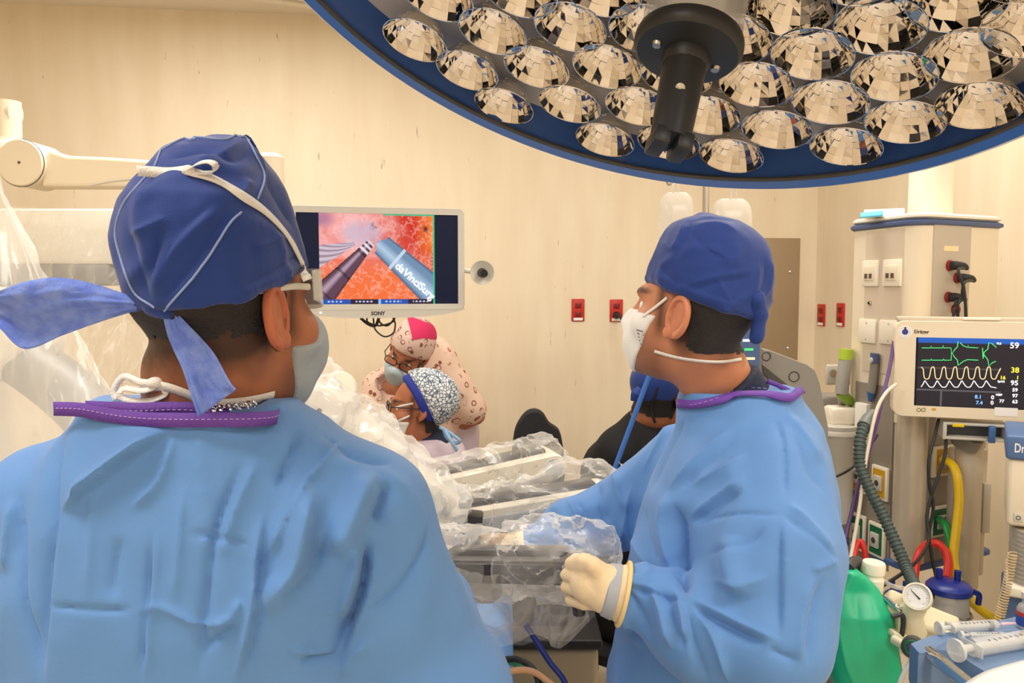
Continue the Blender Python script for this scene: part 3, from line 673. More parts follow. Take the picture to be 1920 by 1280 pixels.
M_mask = mat('grey_mask', (160, 168, 172), .75, bump=(300, .15)); M_maskw = mat('white_mask', (232, 230, 224), .7, bump=(240, .1)); M_maskb = mat('pale_blue_mask', (176, 192, 198), .75, bump=(90, .15))
M_scrubs = mat('navy_undershirt', (26, 36, 62), .8, bump=(500, .15)); M_blackcloth = mat('black_cloth', (20, 21, 25), .85, bump=(30, .2))
M_glove = mat('latex_glove', (236, 212, 172), .5, spec=.35, bump=(60, .15), noise=(30, .5, (226, 196, 152)))
M_trouser = mat('navy_trousers', (24, 30, 46), .85)
def head_frame(fwd, up):
    f = unit(fwd); x = unit(np.cross(f, up)); u = np.cross(x, f); return np.stack([x, f, u], 1)      # columns: right, forward, up
def head_sdf(p, o, R, sc=1.0, ears=True):
    q = ((p - o) @ R) / sc
    d = s_ell(q, (0, -.015, .035), (.077, .098, .088)); d = smin(d, s_ell(q, (0, .034, -.04), (.058, .064, .082)), .03)
    d = smin(d, s_ell(q, (0, .045, -.086), (.045, .046, .034)), .025); d = smin(d, s_ell(q, (0, .080, -.104), (.022, .018, .018)), .02)
    ax = np.abs(q[:, 0]); qm = q.copy(); qm[:, 0] = ax
    d = smin(d, s_ell(qm, (.042, .056, -.03), (.026, .028, .024)), .02)
    d = smin(d, s_ell(q, (0, .082, .022), (.048, .016, .012)), .015)
    d = smax(d, -s_ell(qm, (.032, .101, .0), (.019, .018, .012)), .012)
    d = smin(d, s_cap(q, (0, .092, .006), (0, .116, -.036), .008, .012), .012); d = smin(d, s_ell(qm, (.011, .104, -.041), (.008, .010, .008)), .008)
    d = smin(d, s_ell(q, (0, .097, -.068), (.022, .010, .006)), .008); d = smin(d, s_ell(q, (0, .096, -.080), (.018, .009, .006)), .008)
    if ears:
        a = .35; Re = np.array([[math.cos(a), -math.sin(a), 0], [math.sin(a), math.cos(a), 0], [0, 0, 1]]) @ rotx(.18)
        e = s_ell(qm, (.081, -.014, -.008), (.0075, .020, .033), Re); e = smax(e, -s_ell(qm, (.089, -.006, -.004), (.007, .010, .019), Re), .004)
        e = smin(e, s_ell(qm, (.077, -.004, -.036), (.006, .009, .011)), .006); d = smin(d, e, .006)
    return d * sc
def skin_cols(v, o, R, sc, tone, hairline=None, beard=True, seed=1):
    q = ((v - o) @ R) / sc; c = np.repeat(np.array(lin(tone)[:3])[None], len(v), 0); n = vnoise(v, 30, seed, 3)
    c *= (1 + .10 * n)[:, None]
    red = np.clip(1 - np.abs(np.abs(q[:, 0]) - .085) / .02, 0, 1) * (np.abs(q[:, 2]) < .05); c = c * (1 - .3 * red[:, None]) + np.array(lin((206, 112, 84))[:3]) * .3 * red[:, None]
    dark = np.array(lin((52, 38, 32))[:3])
    if beard:
        b = np.clip((q[:, 1] - .0) / .03, 0, 1) * np.clip((-.045 - q[:, 2]) / .03, 0, 1) * (q[:, 2] > -.14) * .55; c = c * (1 - b[:, None]) + dark * b[:, None]
    # close-cropped nape shading into skin
    hz = -.085 + .02 * n; k = np.clip((q[:, 2] - hz) / .045, 0, 1) * np.clip((.012 - q[:, 1]) / .02, 0, 1) * (q[:, 2] > -.14) * (np.abs(q[:, 0]) < .079) * .9
    side = np.clip(1 - np.abs(q[:, 1] - .028) / .016, 0, 1) * np.clip((q[:, 2] + .055) / .03, 0, 1) * (np.abs(q[:, 0]) > .045) * (q[:, 2] < .05) * .8; k = np.maximum(k, side)
    br = np.clip(1.4 - np.hypot((np.abs(q[:, 0]) - .034) / .02, (q[:, 2] - .026) / .006), 0, 1) * (q[:, 1] > .05); k = np.maximum(k, br)
    return c * (1 - k[:, None]) + np.array(lin((34, 27, 25))[:3]) * k[:, None]
def body_fn(o, R, sc, neck, nr, tors, arms, legs, hands=None):
    def fn(p):
        d = head_sdf(p, o, R, sc)
        d = smin(d, s_chain(p, neck, nr, .02), .03)
        d = smin(d, s_chain(p, tors[0], tors[1], .06), .04)
        for a in arms: d = smin(d, s_chain(p, a[0], a[1], .02), .03)
        for l in legs: d = smin(d, s_chain(p, l[0], l[1], .03), .03)
        if hands:
            for hnd in hands: d = smin(d, s_chain(p, hnd[0], hnd[1], .006), hnd[2] if len(hnd) > 2 else .008)
        return d
    return fn
def shell(fn, lo, hi, h, name, m, parent, it=2, post=None, sub=0, smooth=180):
    v, F = surf(fn, lo, hi, h); v = relax(v, F, it)
    for _ in range(sub): v, F = subdiv(v, F)
    if post: v = post(v, F)
    return make(name, v, F, m, parent, smooth=smooth), v, F
def hair_from(v, F, o, R, sc, parent, zlow, ymax=.012, th=.003, seed=3, ztop=.14):
    q = ((v - o) @ R) / sc; n = vnoise(v, 60, seed, 2) * .010
    mk = (q[:, 2] > zlow + n) & (q[:, 1] < ymax + n * .5 + .03 * (q[:, 2] > .04)) & (np.abs(q[:, 0]) < .080) & (q[:, 2] < ztop)
    vv, FF, u = keep_faces(v, F, mk); N = normals(v, F)[u]; e = vnoise(vv, 220, seed + 1, 2)
    edge = np.clip((q[u, 2] - zlow) / .03, 0, 1)
    return make('hair', vv + N * (th * edge + .0012 * e * edge)[:, None] + N * .0006, FF, M_hair, parent, smooth=180)
def eyes(o, R, sc, parent):
    for s_ in (-1, 1):
        c = o + R @ (np.array([s_ * .032, .0708, -.001]) * sc); e = MB().sphere(c, .0125 * sc, 16, 10).build('eye', M_eye, parent)
        MB().lathe([(0, .0128 * sc), (.004 * sc, .0122 * sc), (.0055 * sc, .0114 * sc), (.0055 * sc, .011 * sc)], c, R[:, 1], 14).build('iris', M_iris, e)
def ear_detail(o, R, sc, side, parent, tone, k=1.0):
    a = .38; Re = np.array([[math.cos(a), -math.sin(a), 0], [math.sin(a), math.cos(a), 0], [0, 0, 1]]) @ rotx(.18)
    def fn(p):
        q = ((p - o) @ R) / sc; q = q.copy(); q[:, 0] *= side; q = (q - (.080, -.012, -.006)) @ Re / k      # ear frame: x out, y forward, z up
        y, z = q[:, 1], q[:, 2]; e = s_ell(q, (.0, .0, .0), (.0075, .021, .034)); e = smax(e, -s_ell(q, (.0075, .001, .004), (.008, .0155, .0265)), .002)
        rr = np.sqrt((y / .019) ** 2 + (z / .031) ** 2); hel = np.sqrt(((rr - .93) * .022) ** 2 + (q[:, 0] - .004) ** 2) - .0036; hel = np.where((z < -.020) & (y > -.002), hel + .004, hel); e = smin(e, hel, .002)
        an = np.sqrt(((np.sqrt(((y - .003) / .012) ** 2 + ((z + .002) / .019) ** 2) - .95) * .014) ** 2 + (q[:, 0] - .001) ** 2) - .0030; an = np.where(y > .004, an + .005, an); e = smin(e, an, .003)
        e = smin(e, s_ell(q, (.002, .012, -.028), (.0055, .009, .010)), .004); e = smin(e, s_ell(q, (.002, .017, -.004), (.005, .005, .008)), .003); return e * sc * k
    c = o + R @ (np.array([.080 * side, -.012, -.006]) * sc); v, F = surf(fn, c - .06, c + .06, .0019); v = relax(v, F, 2); n = vnoise(v, 60, 3, 2)
    q = ((v - o) @ R) / sc; col = np.repeat(np.array(lin(tone)[:3])[None], len(v), 0) * (1 + .06 * n)[:, None]; return make('ear', v, F, M_skin, parent, 180, cols=col)
def ground_person(label, loc): return thing('person', label, 'person', loc)

# ================================================================== man seen from behind (left, nearest)
o1 = P(431, 578, .95); f1 = np.array([math.sin(math.radians(29)), math.cos(math.radians(29)), .06]); R1 = head_frame(f1, (0, 0, 1)); s1 = 1.06
nx_, ny_ = -.372, .955
man1 = ground_person('person from behind in blue gown and knotted navy cap, nearest the camera', (nx_, ny_, 0))
sh_r = P(688, 965, .95); el_r = P(815, 1330, .93); wr_r = el_r + np.array([-.03, .23, .02]); sh_l = np.array([2 * nx_ - sh_r[0], .95, sh_r[2]]); el_l = np.array([2 * nx_ - el_r[0], .93, el_r[2]]); wr_l = el_l + np.array([.05, .23, .02])
def hand_chain(w, d, up, side, L=.085):
    d = unit(d); up = unit(up); sd = unit(np.cross(d, up)) * side; out = [([w, w + d * L * .9], [.030, .034])]
    for i, (off, ln) in enumerate([(-.028, .062), (-.009, .074), (.010, .070), (.028, .055)]):
        b_ = w + d * L + sd * off; out.append(([b_, b_ + d * ln * .55, b_ + d * ln * .85 - up * ln * .35], [.0095, .0088, .0075]))
    b_ = w + d * .03 - sd * .03; out.append(([b_, b_ + d * .03 - sd * .025, b_ + d * .062 - sd * .03], [.013, .011, .009]))
    return out
hips = [((nx_ + s_ * .09, ny_ + .02, .93)) for s_ in (-1, 1)]
body1 = body_fn(o1, R1, s1, [o1 + R1 @ np.array([0, -.028, -.05]), P(385, 700, .955), np.array([nx_, .965, 1.40])], [.060, .066, .078],
    ([(nx_, .96, 1.38), (nx_, .965, 1.25), (nx_, .975, 1.05), (nx_, .98, .93)], [.08, .115, .105, .11]),
    [([(nx_, .955, 1.40), sh_r + (-.03, 0, -.01), el_r, wr_r], [.05, .05, .042, .028]), ([(nx_, .955, 1.40), sh_l + (.03, 0, -.01), el_l, wr_l], [.05, .05, .042, .028])],
    [([hips[i], (hips[i][0], ny_ + .02, .5), (hips[i][0], ny_ + .05, .1), (hips[i][0] + .0, ny_ + .0, .05), (hips[i][0], ny_ - .14 + .30, .035)], [.085, .06, .04, .038, .035]) for i in (0, 1)],
    hand_chain(wr_r, (-.1, 1, .0), (0, 0, 1), -1) + hand_chain(wr_l, (.1, 1, 0), (0, 0, 1), 1))
bv1, bF1 = surf(body1, (nx_ - .42, .62, -.005), (nx_ + .46, 1.42, 1.80), .005); bv1 = relax(bv1, bF1, 2)
make('body', bv1, bF1, M_skin, man1, 180, cols=skin_cols(bv1, o1, R1, s1, (176, 112, 78)))
hair_from(bv1, bF1, o1, R1, s1, man1, -.026, th=.004); eyes(o1, R1, s1, man1); ear_detail(o1, R1, s1, 1, man1, (186, 108, 78), 1.08)
B1 = bvh_of(bv1, bF1)
# trousers and shoes under the gown
MBt = lambda p: smin(s_chain(p, [hips[0], (hips[0][0], ny_ + .02, .5), (hips[0][0], ny_ + .05, .09)], [.10, .085, .075], .03), s_chain(p, [hips[1], (hips[1][0], ny_ + .02, .5), (hips[1][0], ny_ + .05, .09)], [.10, .085, .075], .03), .03)
shell(MBt, (nx_ - .3, .8, .02), (nx_ + .3, 1.2, 1.05), .014, 'trousers', M_trouser, man1)
for i in (0, 1):
    sh = lambda p: smax(s_chain(p, [(hips[i][0], ny_ - .02, .045), (hips[i][0], ny_ + .1, .045), (hips[i][0], ny_ + .2, .035)], [.05, .05, .042], .02), .003 - p[:, 2], .005)
    shell(sh, (hips[i][0] - .08, ny_ - .1, -.01), (hips[i][0] + .08, ny_ + .28, .12), .009, 'shoe', M_rubber, man1)
# undershirt collar
uc = lambda p: smax(s_chain(p, [P(385, 730, .955), (nx_, .962, 1.40)], [.088, .11], .02), p[:, 2] - (1.462 + .5 * (p[:, 0] + .30) * (p[:, 0] > -.30)), .004)
shell(uc, (nx_ - .16, .8, 1.32), (nx_ + .2, 1.12, 1.52), .006, 'undershirt', M_scrubs, man1)
# gown
tab1 = [(.30, nx_, .97, .29, .23), (.8, nx_, .97, .27, .20), (1.0, nx_, .965, .255, .175), (1.15, nx_, .96, .252, .158), (1.26, nx_, .955, .25, .142), (1.33, nx_ + .005, .95, .243, .125), (1.375, nx_ + .01, .95, .222, .112), (1.41, nx_ + .01, .95, .180, .102), (1.44, nx_ + .0, .952, .140, .094), (1.462, nx_ - .012, .955, .118, .09)]
def gown1(p):
    d = s_loft(p, tab1, 2.3); d = smin(d, s_chain(p, [sh_r + (.0, 0, -.0), (sh_r + el_r) / 2 + (-.012, 0, 0), el_r, wr_r], [.080, .084, .092, .07], .03), .03)
    d = smin(d, s_chain(p, [sh_l, (sh_l + el_l) / 2, el_l, wr_l], [.080, .084, .092, .07], .03), .03)
    return d + .0035 * vnoise(p, 7, 5, 2) - .005 * ridge(p * np.array([1, 1, .45]), 8, 7)
cr1 = [('s', .010, 30, [(330, 803), (235, 868), (118, 962)]), ('r', .004, 8, [(325, 800), (225, 872), (112, 962)]), ('s', -.007, 16, [(128, 800), (112, 880), (106, 965), (92, 1080), (84, 1200), (80, 1280)]),
    ('v', .005, 8, [(465, 845), (420, 950), (396, 1040), (386, 1120), (373, 1280)]), ('r', .004, 14, [(490, 850), (440, 960), (412, 1050)]), ('v', .004, 5, [(288, 985), (277, 1120), (262, 1285)]), ('r', .003, 6, [(298, 985), (284, 1130), (272, 1285)]),
    ('r', .006, 9, [(492, 960), (482, 1040), (472, 1150), (440, 1285)]), ('v', .004, 7, [(505, 960), (492, 1060), (482, 1160), (455, 1285)]), ('m', .014, 26, [(590, 900), (566, 1000), (545, 1080), (485, 1150)]), ('v', .006, 10, [(610, 1000), (575, 1080), (520, 1125)]),
    ('v', .016, 12, [(694, 1005), (684, 1090), (655, 1170), (630, 1235)]), ('r', .010, 14, [(668, 1010), (660, 1090), (632, 1170)]), ('r', .006, 10, [(705, 1020), (690, 1110), (662, 1180), (648, 1235)]), ('v', .003, 4, [(812, 945), (792, 1030), (740, 1105), (672, 1155)]),
    ('v', .003, 4, [(80, 1136), (200, 1143), (255, 1141)]), ('r', .003, 5, [(250, 1150), (300, 1138), (380, 1172), (450, 1160)]), ('r', .004, 6, [(390, 1170), (430, 1160), (455, 1120)]), ('v', .004, 5, [(376, 1222), (400, 1200), (452, 1168)]),
    ('v', .005, 7, [(36, 900), (38, 1030), (40, 1130), (62, 1210), (80, 1285)]), ('r', .004, 9, [(22, 930), (10, 1080)]), ('r', .006, 12, [(602, 860), (545, 950), (498, 1050)]), ('r', .005, 9, [(640, 820), (585, 900)]), ('v', .005, 9, [(560, 800), (545, 850), (520, 920)]), ('v', .004, 7, [(600, 812), (660, 850), (740, 870)]), ('r', .004, 7, [(330, 810), (300, 900), (240, 960)]),
    ('m', .010, 26, [(700, 880), (660, 960), (625, 1050)]), ('v', .007, 12, [(730, 900), (700, 980)]), ('v', .003, 6, [(352, 1000), (402, 1006), (470, 1022)]), ('r', .003, 12, [(345, 900), (335, 1060), (322, 1140)]), ('r', .0025, 10, [(180, 880), (172, 1000), (165, 1130)]), ('v', .003, 10, [(225, 1000), (215, 1060), (208, 1130)]), ('r', .005, 8, [(540, 1215), (600, 1222), (640, 1215)]), ('v', .006, 8, [(560, 1240), (610, 1230), (645, 1222)]), ('r', .005, 8, [(700, 1200), (660, 1230), (640, 1280)])]
def post1(v, F): return relax(creases(v, normals(v, F), [(k, a * 2.3, w, p) for k, a, w, p in cr1]), F, 1, .3)
gob, gv1, gF1 = shell(gown1, (nx_ - .46, .66, .28), (nx_ + .50, 1.26, 1.50), .0068, 'gown', M_gown, man1, it=2, post=post1, sub=1)
G1 = bvh_of(gv1, gF1)
# purple neck binding: two overlapped bands with the loose end standing off to the left
def band(pts, w, m, parent, name, th=.0012):
    p3 = [P(x, y, Y) for x, y, Y in pts]; nr = [unit(CAM - q + np.array([0, 0, -.1])) for q in p3]; mb = MB(); strap(mb, p3, nr, w, th); return mb.build(name, m, parent, 180), p3, nr
bd, p3, nr = band([(100, 766, .885), (150, 768, .875), (205, 778, .866), (262, 785, .857), (330, 787, .852), (400, 787, .852), (470, 786, .858), (512, 783, .880), (524, 778, .91)], .0155, M_purple, man1, 'neck_binding', .002)
bd2, p4, nr4 = band([(160, 762, .878), (210, 764, .868), (260, 766, .862), (320, 764, .862), (380, 766, .866), (430, 772, .870)], .013, M_purple, man1, 'binding_tail', .0016)
def stitches(p3, nr, off, parent, n=60, L=.0035):
    p = catmull(p3, 10); t = np.linspace(0, len(p3) - 1, len(p)); mb = MB(); D = np.r_[0, np.cumsum(np.linalg.norm(np.diff(p, axis=0), axis=1))]; s_ = 0.004
    while s_ < D[-1] - L:
        a, b = [np.array([np.interp(s_ + k, D, p[:, i]) for i in range(3)]) for k in (0, L)]; nn = unit(np.array([np.interp(np.interp(s_, D, t), range(len(nr)), np.array(nr)[:, i]) for i in range(3)])); up = unit(np.cross(nn, b - a)); mb.tube([a + nn * .0028 + up * off, b + nn * .0028 + up * off], .0005, n=5, smooth=0); s_ += L * 1.7
    o = mb.build('stitching', M_stitch, parent); o['kind'] = 'stuff'; return o
stitches(p3, nr, .001, bd); stitches(p4, nr4, -.002, bd2)
# chain of a lanyard at the nape
mb = MB()
for k in range(14):
    q = catmull([P(382, 768, .872), P(405, 764, .866), P(440, 761, .866), P(475, 757, .874)], 10); c = q[int(k / 13 * (len(q) - 1))]; a = k % 2
    mb.torus(c, (0.2, 1, .6 * (1 if a else -.6)), .0036, .0011, 12, 5)
mb.build('neck_chain', M_chrome, man1)
# cap: peaked sewn cap, widest above the ears
def zrow(y, x0, x1, Y, ry):
    """ellipse row whose outline, seen by the camera, spans x0..x1"""
    a = P(x0, y, Y); b = P(x1, y, Y); cx, rx, z = (a[0] + b[0]) / 2, (b[0] - a[0]) / 2, a[2]; t = np.linspace(0, 2 * PI, 90)
    for _ in range(5):
        q = proj(np.stack([cx + rx * np.cos(t), Y + ry * np.sin(t), np.full(90, z)], 1))[:, 0]; l, r = q.min(), q.max(); k = Y / FPX
        cx += ((x0 + x1) - (l + r)) / 2 * k; rx += ((x1 - x0) - (r - l)) / 2 * k
    return (z, cx, Y, rx, ry)
tabc1 = [zrow(608, 262, 572, .95, .120), zrow(575, 250, 578, .95, .128), zrow(540, 234, 580, .95, .132), zrow(500, 222, 576, .949, .133), zrow(460, 213, 569, .947, .131), zrow(420, 214, 558, .945, .128), zrow(380, 226, 546, .944, .122), zrow(350, 245, 534, .948, .104), zrow(325, 272, 517, .946, .094), zrow(305, 288, 500, .944, .078), zrow(285, 300, 485, .942, .058), zrow(268, 328, 474, .94, .034), zrow(258, 400, 464, .94, .012)]
cz = P(425, 562, .85)
def cap1(p): return smax(s_loft(p, tabc1, 2.15), -(p[:, 2] - (cz[2] + .135 * (p[:, 0] - cz[0]) + .22 * (p[:, 1] - .85))), .006) + .0016 * vnoise(p, 16, 9, 2) - .004 * ridge(p, 12, 13)
crc1 = [('r', .006, 7, [(470, 268), (488, 300), (496, 335), (482, 372)]), ('v', .005, 8, [(480, 290), (505, 345), (560, 440)]), ('r', .004, 7, [(455, 398), (430, 420), (378, 500), (308, 580)]), ('v', .004, 9, [(440, 400), (410, 430), (360, 500), (300, 572)]), ('m', .006, 14, [(420, 385), (350, 440), (300, 500), (288, 560)]), ('v', .005, 9, [(400, 380), (330, 450), (292, 520)]), ('v', .006, 8, [(300, 412), (296, 460), (282, 530)]), ('r', .005, 7, [(316, 405), (300, 415), (240, 440)]), ('r', .004, 8, [(360, 300), (420, 285), (455, 262)]), ('v', .005, 8, [(300, 300), (380, 282), (440, 300), (475, 280)]), ('r', .004, 9, [(470, 470), (540, 440)]), ('r', .004, 8, [(430, 560), (520, 520), (575, 490)]), ('v', .004, 8, [(440, 545), (520, 505), (570, 470)]), ('r', .005, 8, [(450, 375), (470, 335)]), ('v', .004, 10, [(240, 420), (250, 470), (270, 530), (284, 566)]), ('r', .003, 6, [(320, 588), (420, 572), (510, 545)])]
def postc1(v, F): return relax(creases(v, normals(v, F), crc1), F, 1, .3)
cob, cv1, cF1 = shell(cap1, (-.58, .80, 1.52), (-.18, 1.10, 1.82), .0052, 'cap', M_cap, man1, it=2, post=postc1, sub=1)
C1 = bvh_of(cv1, cF1)
for pix in ([(462, 258), (480, 292), (496, 333), (482, 374)], [(452, 398), (430, 420), (378, 500), (308, 582)], [(302, 282), (288, 316), (262, 345), (232, 382), (217, 430), (224, 474), (250, 545), (290, 576)], [(300, 283), (340, 262), (372, 258), (420, 262), (448, 253), (468, 264)]):
    # sewn edge: tube of thread lying on the cap
    pts = []
    for x, y in catmull(pix, 8):
        h_ = hit(C1, x, y, .0006); 
        if h_ is None:
            for dx_, dy_ in ((6, 4), (12, 8), (-6, 6), (0, 10), (18, 6), (0, 18), (22, 14)):
                h_ = hit(C1, x + dx_, y + dy_, .0006)
                if h_ is not None: break
        if h_ is not None: pts.append(h_[0])
    MB().tube(np.array(pts), .0013, n=7, smooth=0).build('seam', M_seam, cob)
# ragged crest along the top seam
def crest(U, V):
    base = catmull([(302, 290), (335, 272), (372, 266), (420, 268), (446, 260), (470, 270), (490, 300)], 12); i = U * (len(base) - 1); bx_ = np.interp(i, range(len(base)), base[:, 0]); by_ = np.interp(i, range(len(base)), base[:, 1])
    rag = 4 + 5 * np.abs(vnoise(np.stack([U * 40, 0 * U, 0 * U], 1), 1, 4, 2)) + 6 * np.exp(-((U - .80) / .06) ** 2)
    return np.stack([P(x, y + 8 - v * (8 + r) , .945 - .012 * v) for x, y, r, v in zip(bx_, by_, rag, V)])
MB().grid(crest, 70, 5, .0012).build('crest', M_cap, cob, 180)
# ties of the cap
def cloth_from(outline_top, outline_bot, Yf, nu=40, nv=14, wav=.004, seed=0):
    a = catmull(outline_top, 12); b = catmull(outline_bot, 12)
    def fn(U, V):
        ia = U * (len(a) - 1); ib = U * (len(b) - 1); A_ = np.stack([np.interp(ia, range(len(a)), a[:, k]) for k in (0, 1)], 1); B_ = np.stack([np.interp(ib, range(len(b)), b[:, k]) for k in (0, 1)], 1)
        q = A_ * (1 - V[:, None]) + B_ * V[:, None]; Yd = np.array([Yf(u, v) for u, v in zip(U, V)]); pts = np.stack([P(x, y, d) for (x, y), d in zip(q, Yd)])
        return pts + np.array([0, 1, 0]) * (wav * vnoise(np.stack([U * 3, V * 5, 0 * U], 1), 1.5, seed, 2))[:, None]
    return fn
MB().grid(cloth_from([(288, 572), (238, 552), (170, 530), (105, 520), (45, 529), (-10, 548)], [(290, 580), (246, 585), (180, 606), (120, 628), (48, 653), (-4, 612)], lambda u, v: .852 - .02 * math.sin(u * 2.4) + .012 * math.cos(v * 5 + u * 3) * u, wav=.006, seed=2), 60, 24, .0006).build('cap_tie', M_tie, cob, 180)
MB().grid(cloth_from([(306, 582), (318, 640), (340, 690), (356, 735), (372, 782)], [(332, 586), (360, 618), (398, 660), (430, 715), (442, 730)], lambda u, v: .842 + .018 * u * math.sin(v * 3.1) - .02 * u, wav=.006, seed=5), 50, 22, .0006).build('cap_tie', M_tie, cob, 180)
kn = lambda p: smin(s_ell(p, P(288, 574, .845), (.012, .011, .010)), s_ell(p, P(308, 582, .842), (.013, .010, .009)), .008) + .0016 * vnoise(p, 70, 2, 2)
shell(kn, P(270, 600, .84) - .03, P(325, 560, .86) + .03, .0025, 'knot', M_cap, cob)
# upper mask strap over the cap with its bow
mb = MB(); strap_on(mb, C1, [(352, 322), (400, 338), (450, 366), (500, 402), (540, 448), (566, 500), (577, 525)], .0105, .0022, .0007, default=.90); mb.build('mask_strap', M_band, man1, 180)
bowp = [P(352, 320, .842), P(318, 324, .845), P(285, 322, .84), P(258, 320, .83)]
mb = MB(); strap(mb, bowp, [(0, -1, .15)] * 4, .0115, .0006); q = [P(352, 318, .842), P(372, 306, .838), P(392, 303, .838), P(404, 310, .838), P(400, 322, .842), P(372, 324, .845), P(352, 322, .845)]; strap(mb, q, [(0, -.5, 1)] * 7, .010, .0006); mb.sphere(P(353, 320, .843), (.007, .006, .006), 14, 9); mb.build('strap_bow', M_band, man1, 180)
# lower strap around the nape
mb = MB(); strap_on(mb, B1, [(262, 735), (300, 722), (345, 733), (390, 752), (440, 752), (480, 746), (512, 738)], .0105, .0025, .0007, default=.9); mb.build('mask_strap', M_band, man1, 180)
q = [P(290, 718, .888), P(262, 716, .893), (P(232, 706, .91)), P(214, 730, .915), P(218, 750, .91)]; mb = MB(); strap(mb, q, [(0, -1, .2)] * 5, .008, .0006); q = [P(300, 720, .888), P(270, 732, .884), P(232, 728, .89), P(228, 745, .888), P(270, 752, .886), P(306, 742, .884), P(310, 728, .886)]; strap(mb, q, [(0, -.6, .8)] * 7, .008, .0006); mb.sphere(P(291, 718, .887), (.010, .008, .007), 14, 9); mb.build('strap_bow', M_band, man1, 180)
# face mask and goggles, mostly turned away
def mask_fn(o, R, sc, th=.004, puff=(.046, .046, .05)):
    def fn(p):
        q = ((p - o) @ R) / sc; d = smin(head_sdf(p, o, R, sc, False) - th, s_ell(q, (0, .086, -.052), puff) * sc, .02); reg = np.maximum.reduce([.030 - q[:, 1] - .25 * (q[:, 2] + .05), q[:, 2] + .012 + .5 * (np.abs(q[:, 0])) - .0, -.135 - q[:, 2]]) * sc
        return smax(d, reg, .004)
    return fn
shell(mask_fn(o1, R1, s1 * 1.02), o1 - .2, o1 + .2, .0045, 'face_mask', M_mask, man1)
M_frost = bpy.data.materials.new('frosted_plastic'); M_frost.use_nodes = True; nt_ = M_frost.node_tree; p_ = nt_.nodes['Principled BSDF']; p_.inputs['Base Color'].default_value = lin((232, 230, 222)); p_.inputs['Roughness'].default_value = .2; p_.inputs['Alpha'].default_value = .55
def gog(U, V):
    ang = -1.35 + U * 2.7; q = np.stack([np.sin(ang) * .088, .026 + np.cos(ang) * .080, .040 - V * .050 * (.35 + .65 * np.cos(ang * .8))], 1) * s1; return o1 + q @ R1.T
gg = MB().grid(gog, 36, 8, .0016).build('goggles', M_frost, man1, 180)
q = [o1 + R1 @ (np.array(c) * s1) for c in ((.080, -.03, .022), (.087, .01, .024), (.088, .034, .022))]; MB().tube(q, .0024, n=8, flat=1.6).build('goggles_temple', M_lgrey, gg)
# ================================================================== man in profile (right)
o2 = P(1297, 584, 1.42); R2 = head_frame((-.81, .57, .13), (-.05, .05, 1)); s2 = 1.03
tx, ty = .43, 1.50; yawf = unit([-.95, .31, 0]); RT = np.stack([np.cross(yawf, [0, 0, 1]), yawf, [0, 0, 1]], 1)   # torso frame: right, forward, up
man2 = ground_person('person in profile in blue gown gripping the draped robot arm with a gloved hand', (tx + .02, ty, 0))
S_n = P(1462, 900, 1.33); E_n = P(1446, 1202, 1.22); W_n = P(1166, 1112, 1.30)
S_f = P(1285, 872, 1.68); E_f = P(1150, 968, 1.72); W_f = P(985, 1026, 1.70)
K = P(1104, 1096, 1.305)
fist = [([W_n, W_n * .45 + K * .55, K], [.026, .034, .030])]
for i, (kx, ky, kd) in enumerate([(1095, 1064, 0), (1087, 1086, -.002), (1087, 1109, -.001), (1095, 1131, .004)]):
    k0 = P(kx, ky, 1.302 + kd); root = W_n * .25 + k0 * .75; fl_ = [.044, .047, .045, .038][i]
    k1 = k0 + np.array([-.020, fl_ * .62, -.003]); k2 = k1 + np.array([.010, .028, -.002]); k3 = k2 + np.array([.022, .004, 0])
    fist.append(([root, k0, k1, k2, k3], [.0125, .0098, .0090, .0084, .0076]))
th0 = P(1136, 1082, 1.29); th1 = P(1112, 1060, 1.285); th2 = P(1094, 1052, 1.298); th3 = P(1080, 1056, 1.318)
fist.append(([W_n * .6 + K * .4, th0, th1, th2, th3], [.022, .018, .0135, .012, .0098], .014))
hips2 = [np.array([tx + .04, ty, .93]) + RT[:, 0] * s_ * .09 for s_ in (-1, 1)]
nb2 = P(1372, 770, 1.52)
body2 = body_fn(o2, R2, s2, [o2 + R2 @ np.array([0, -.026, -.05]), P(1330, 690, 1.455), nb2], [.056, .062, .074],
    ([nb2 + (.02, 0, -.04), (tx + .01, ty, 1.2), (tx + .02, ty, 1.05), (tx + .03, ty, .93)], [.08, .115, .11, .11]),
    [([nb2 + (.02, 0, -.03), S_n, E_n, W_n], [.05, .05, .034, .022]), ([nb2 + (0, .04, -.03), S_f, E_f, W_f], [.05, .05, .042, .028])],
    [([h_, np.array([h_[0], h_[1], .5]), np.array([h_[0] + .02, h_[1], .1]), np.array([h_[0] + .02, h_[1], .05]), np.array([h_[0] - .14, h_[1] + .04, .035])], [.085, .06, .04, .038, .035]) for h_ in hips2],
    [(q_[0], [r_ - .0032 for r_ in q_[1]]) for q_ in fist] + hand_chain(W_f, (-.45, .35, -.8), (-.6, .2, .7), -1))
bv2, bF2 = surf(body2, (-.22, 1.10, -.005), (.68, 1.86, 1.84), .0052); bv2 = relax(bv2, bF2, 2)
make('body', bv2, bF2, M_skin, man2, 180, cols=skin_cols(bv2, o2, R2, s2, (196, 132, 98), seed=4))
hair_from(bv2, bF2, o2, R2, s2, man2, -.062, ymax=-.022, th=.004, seed=8); eyes(o2, R2, s2, man2)
B2 = bvh_of(bv2, bF2)
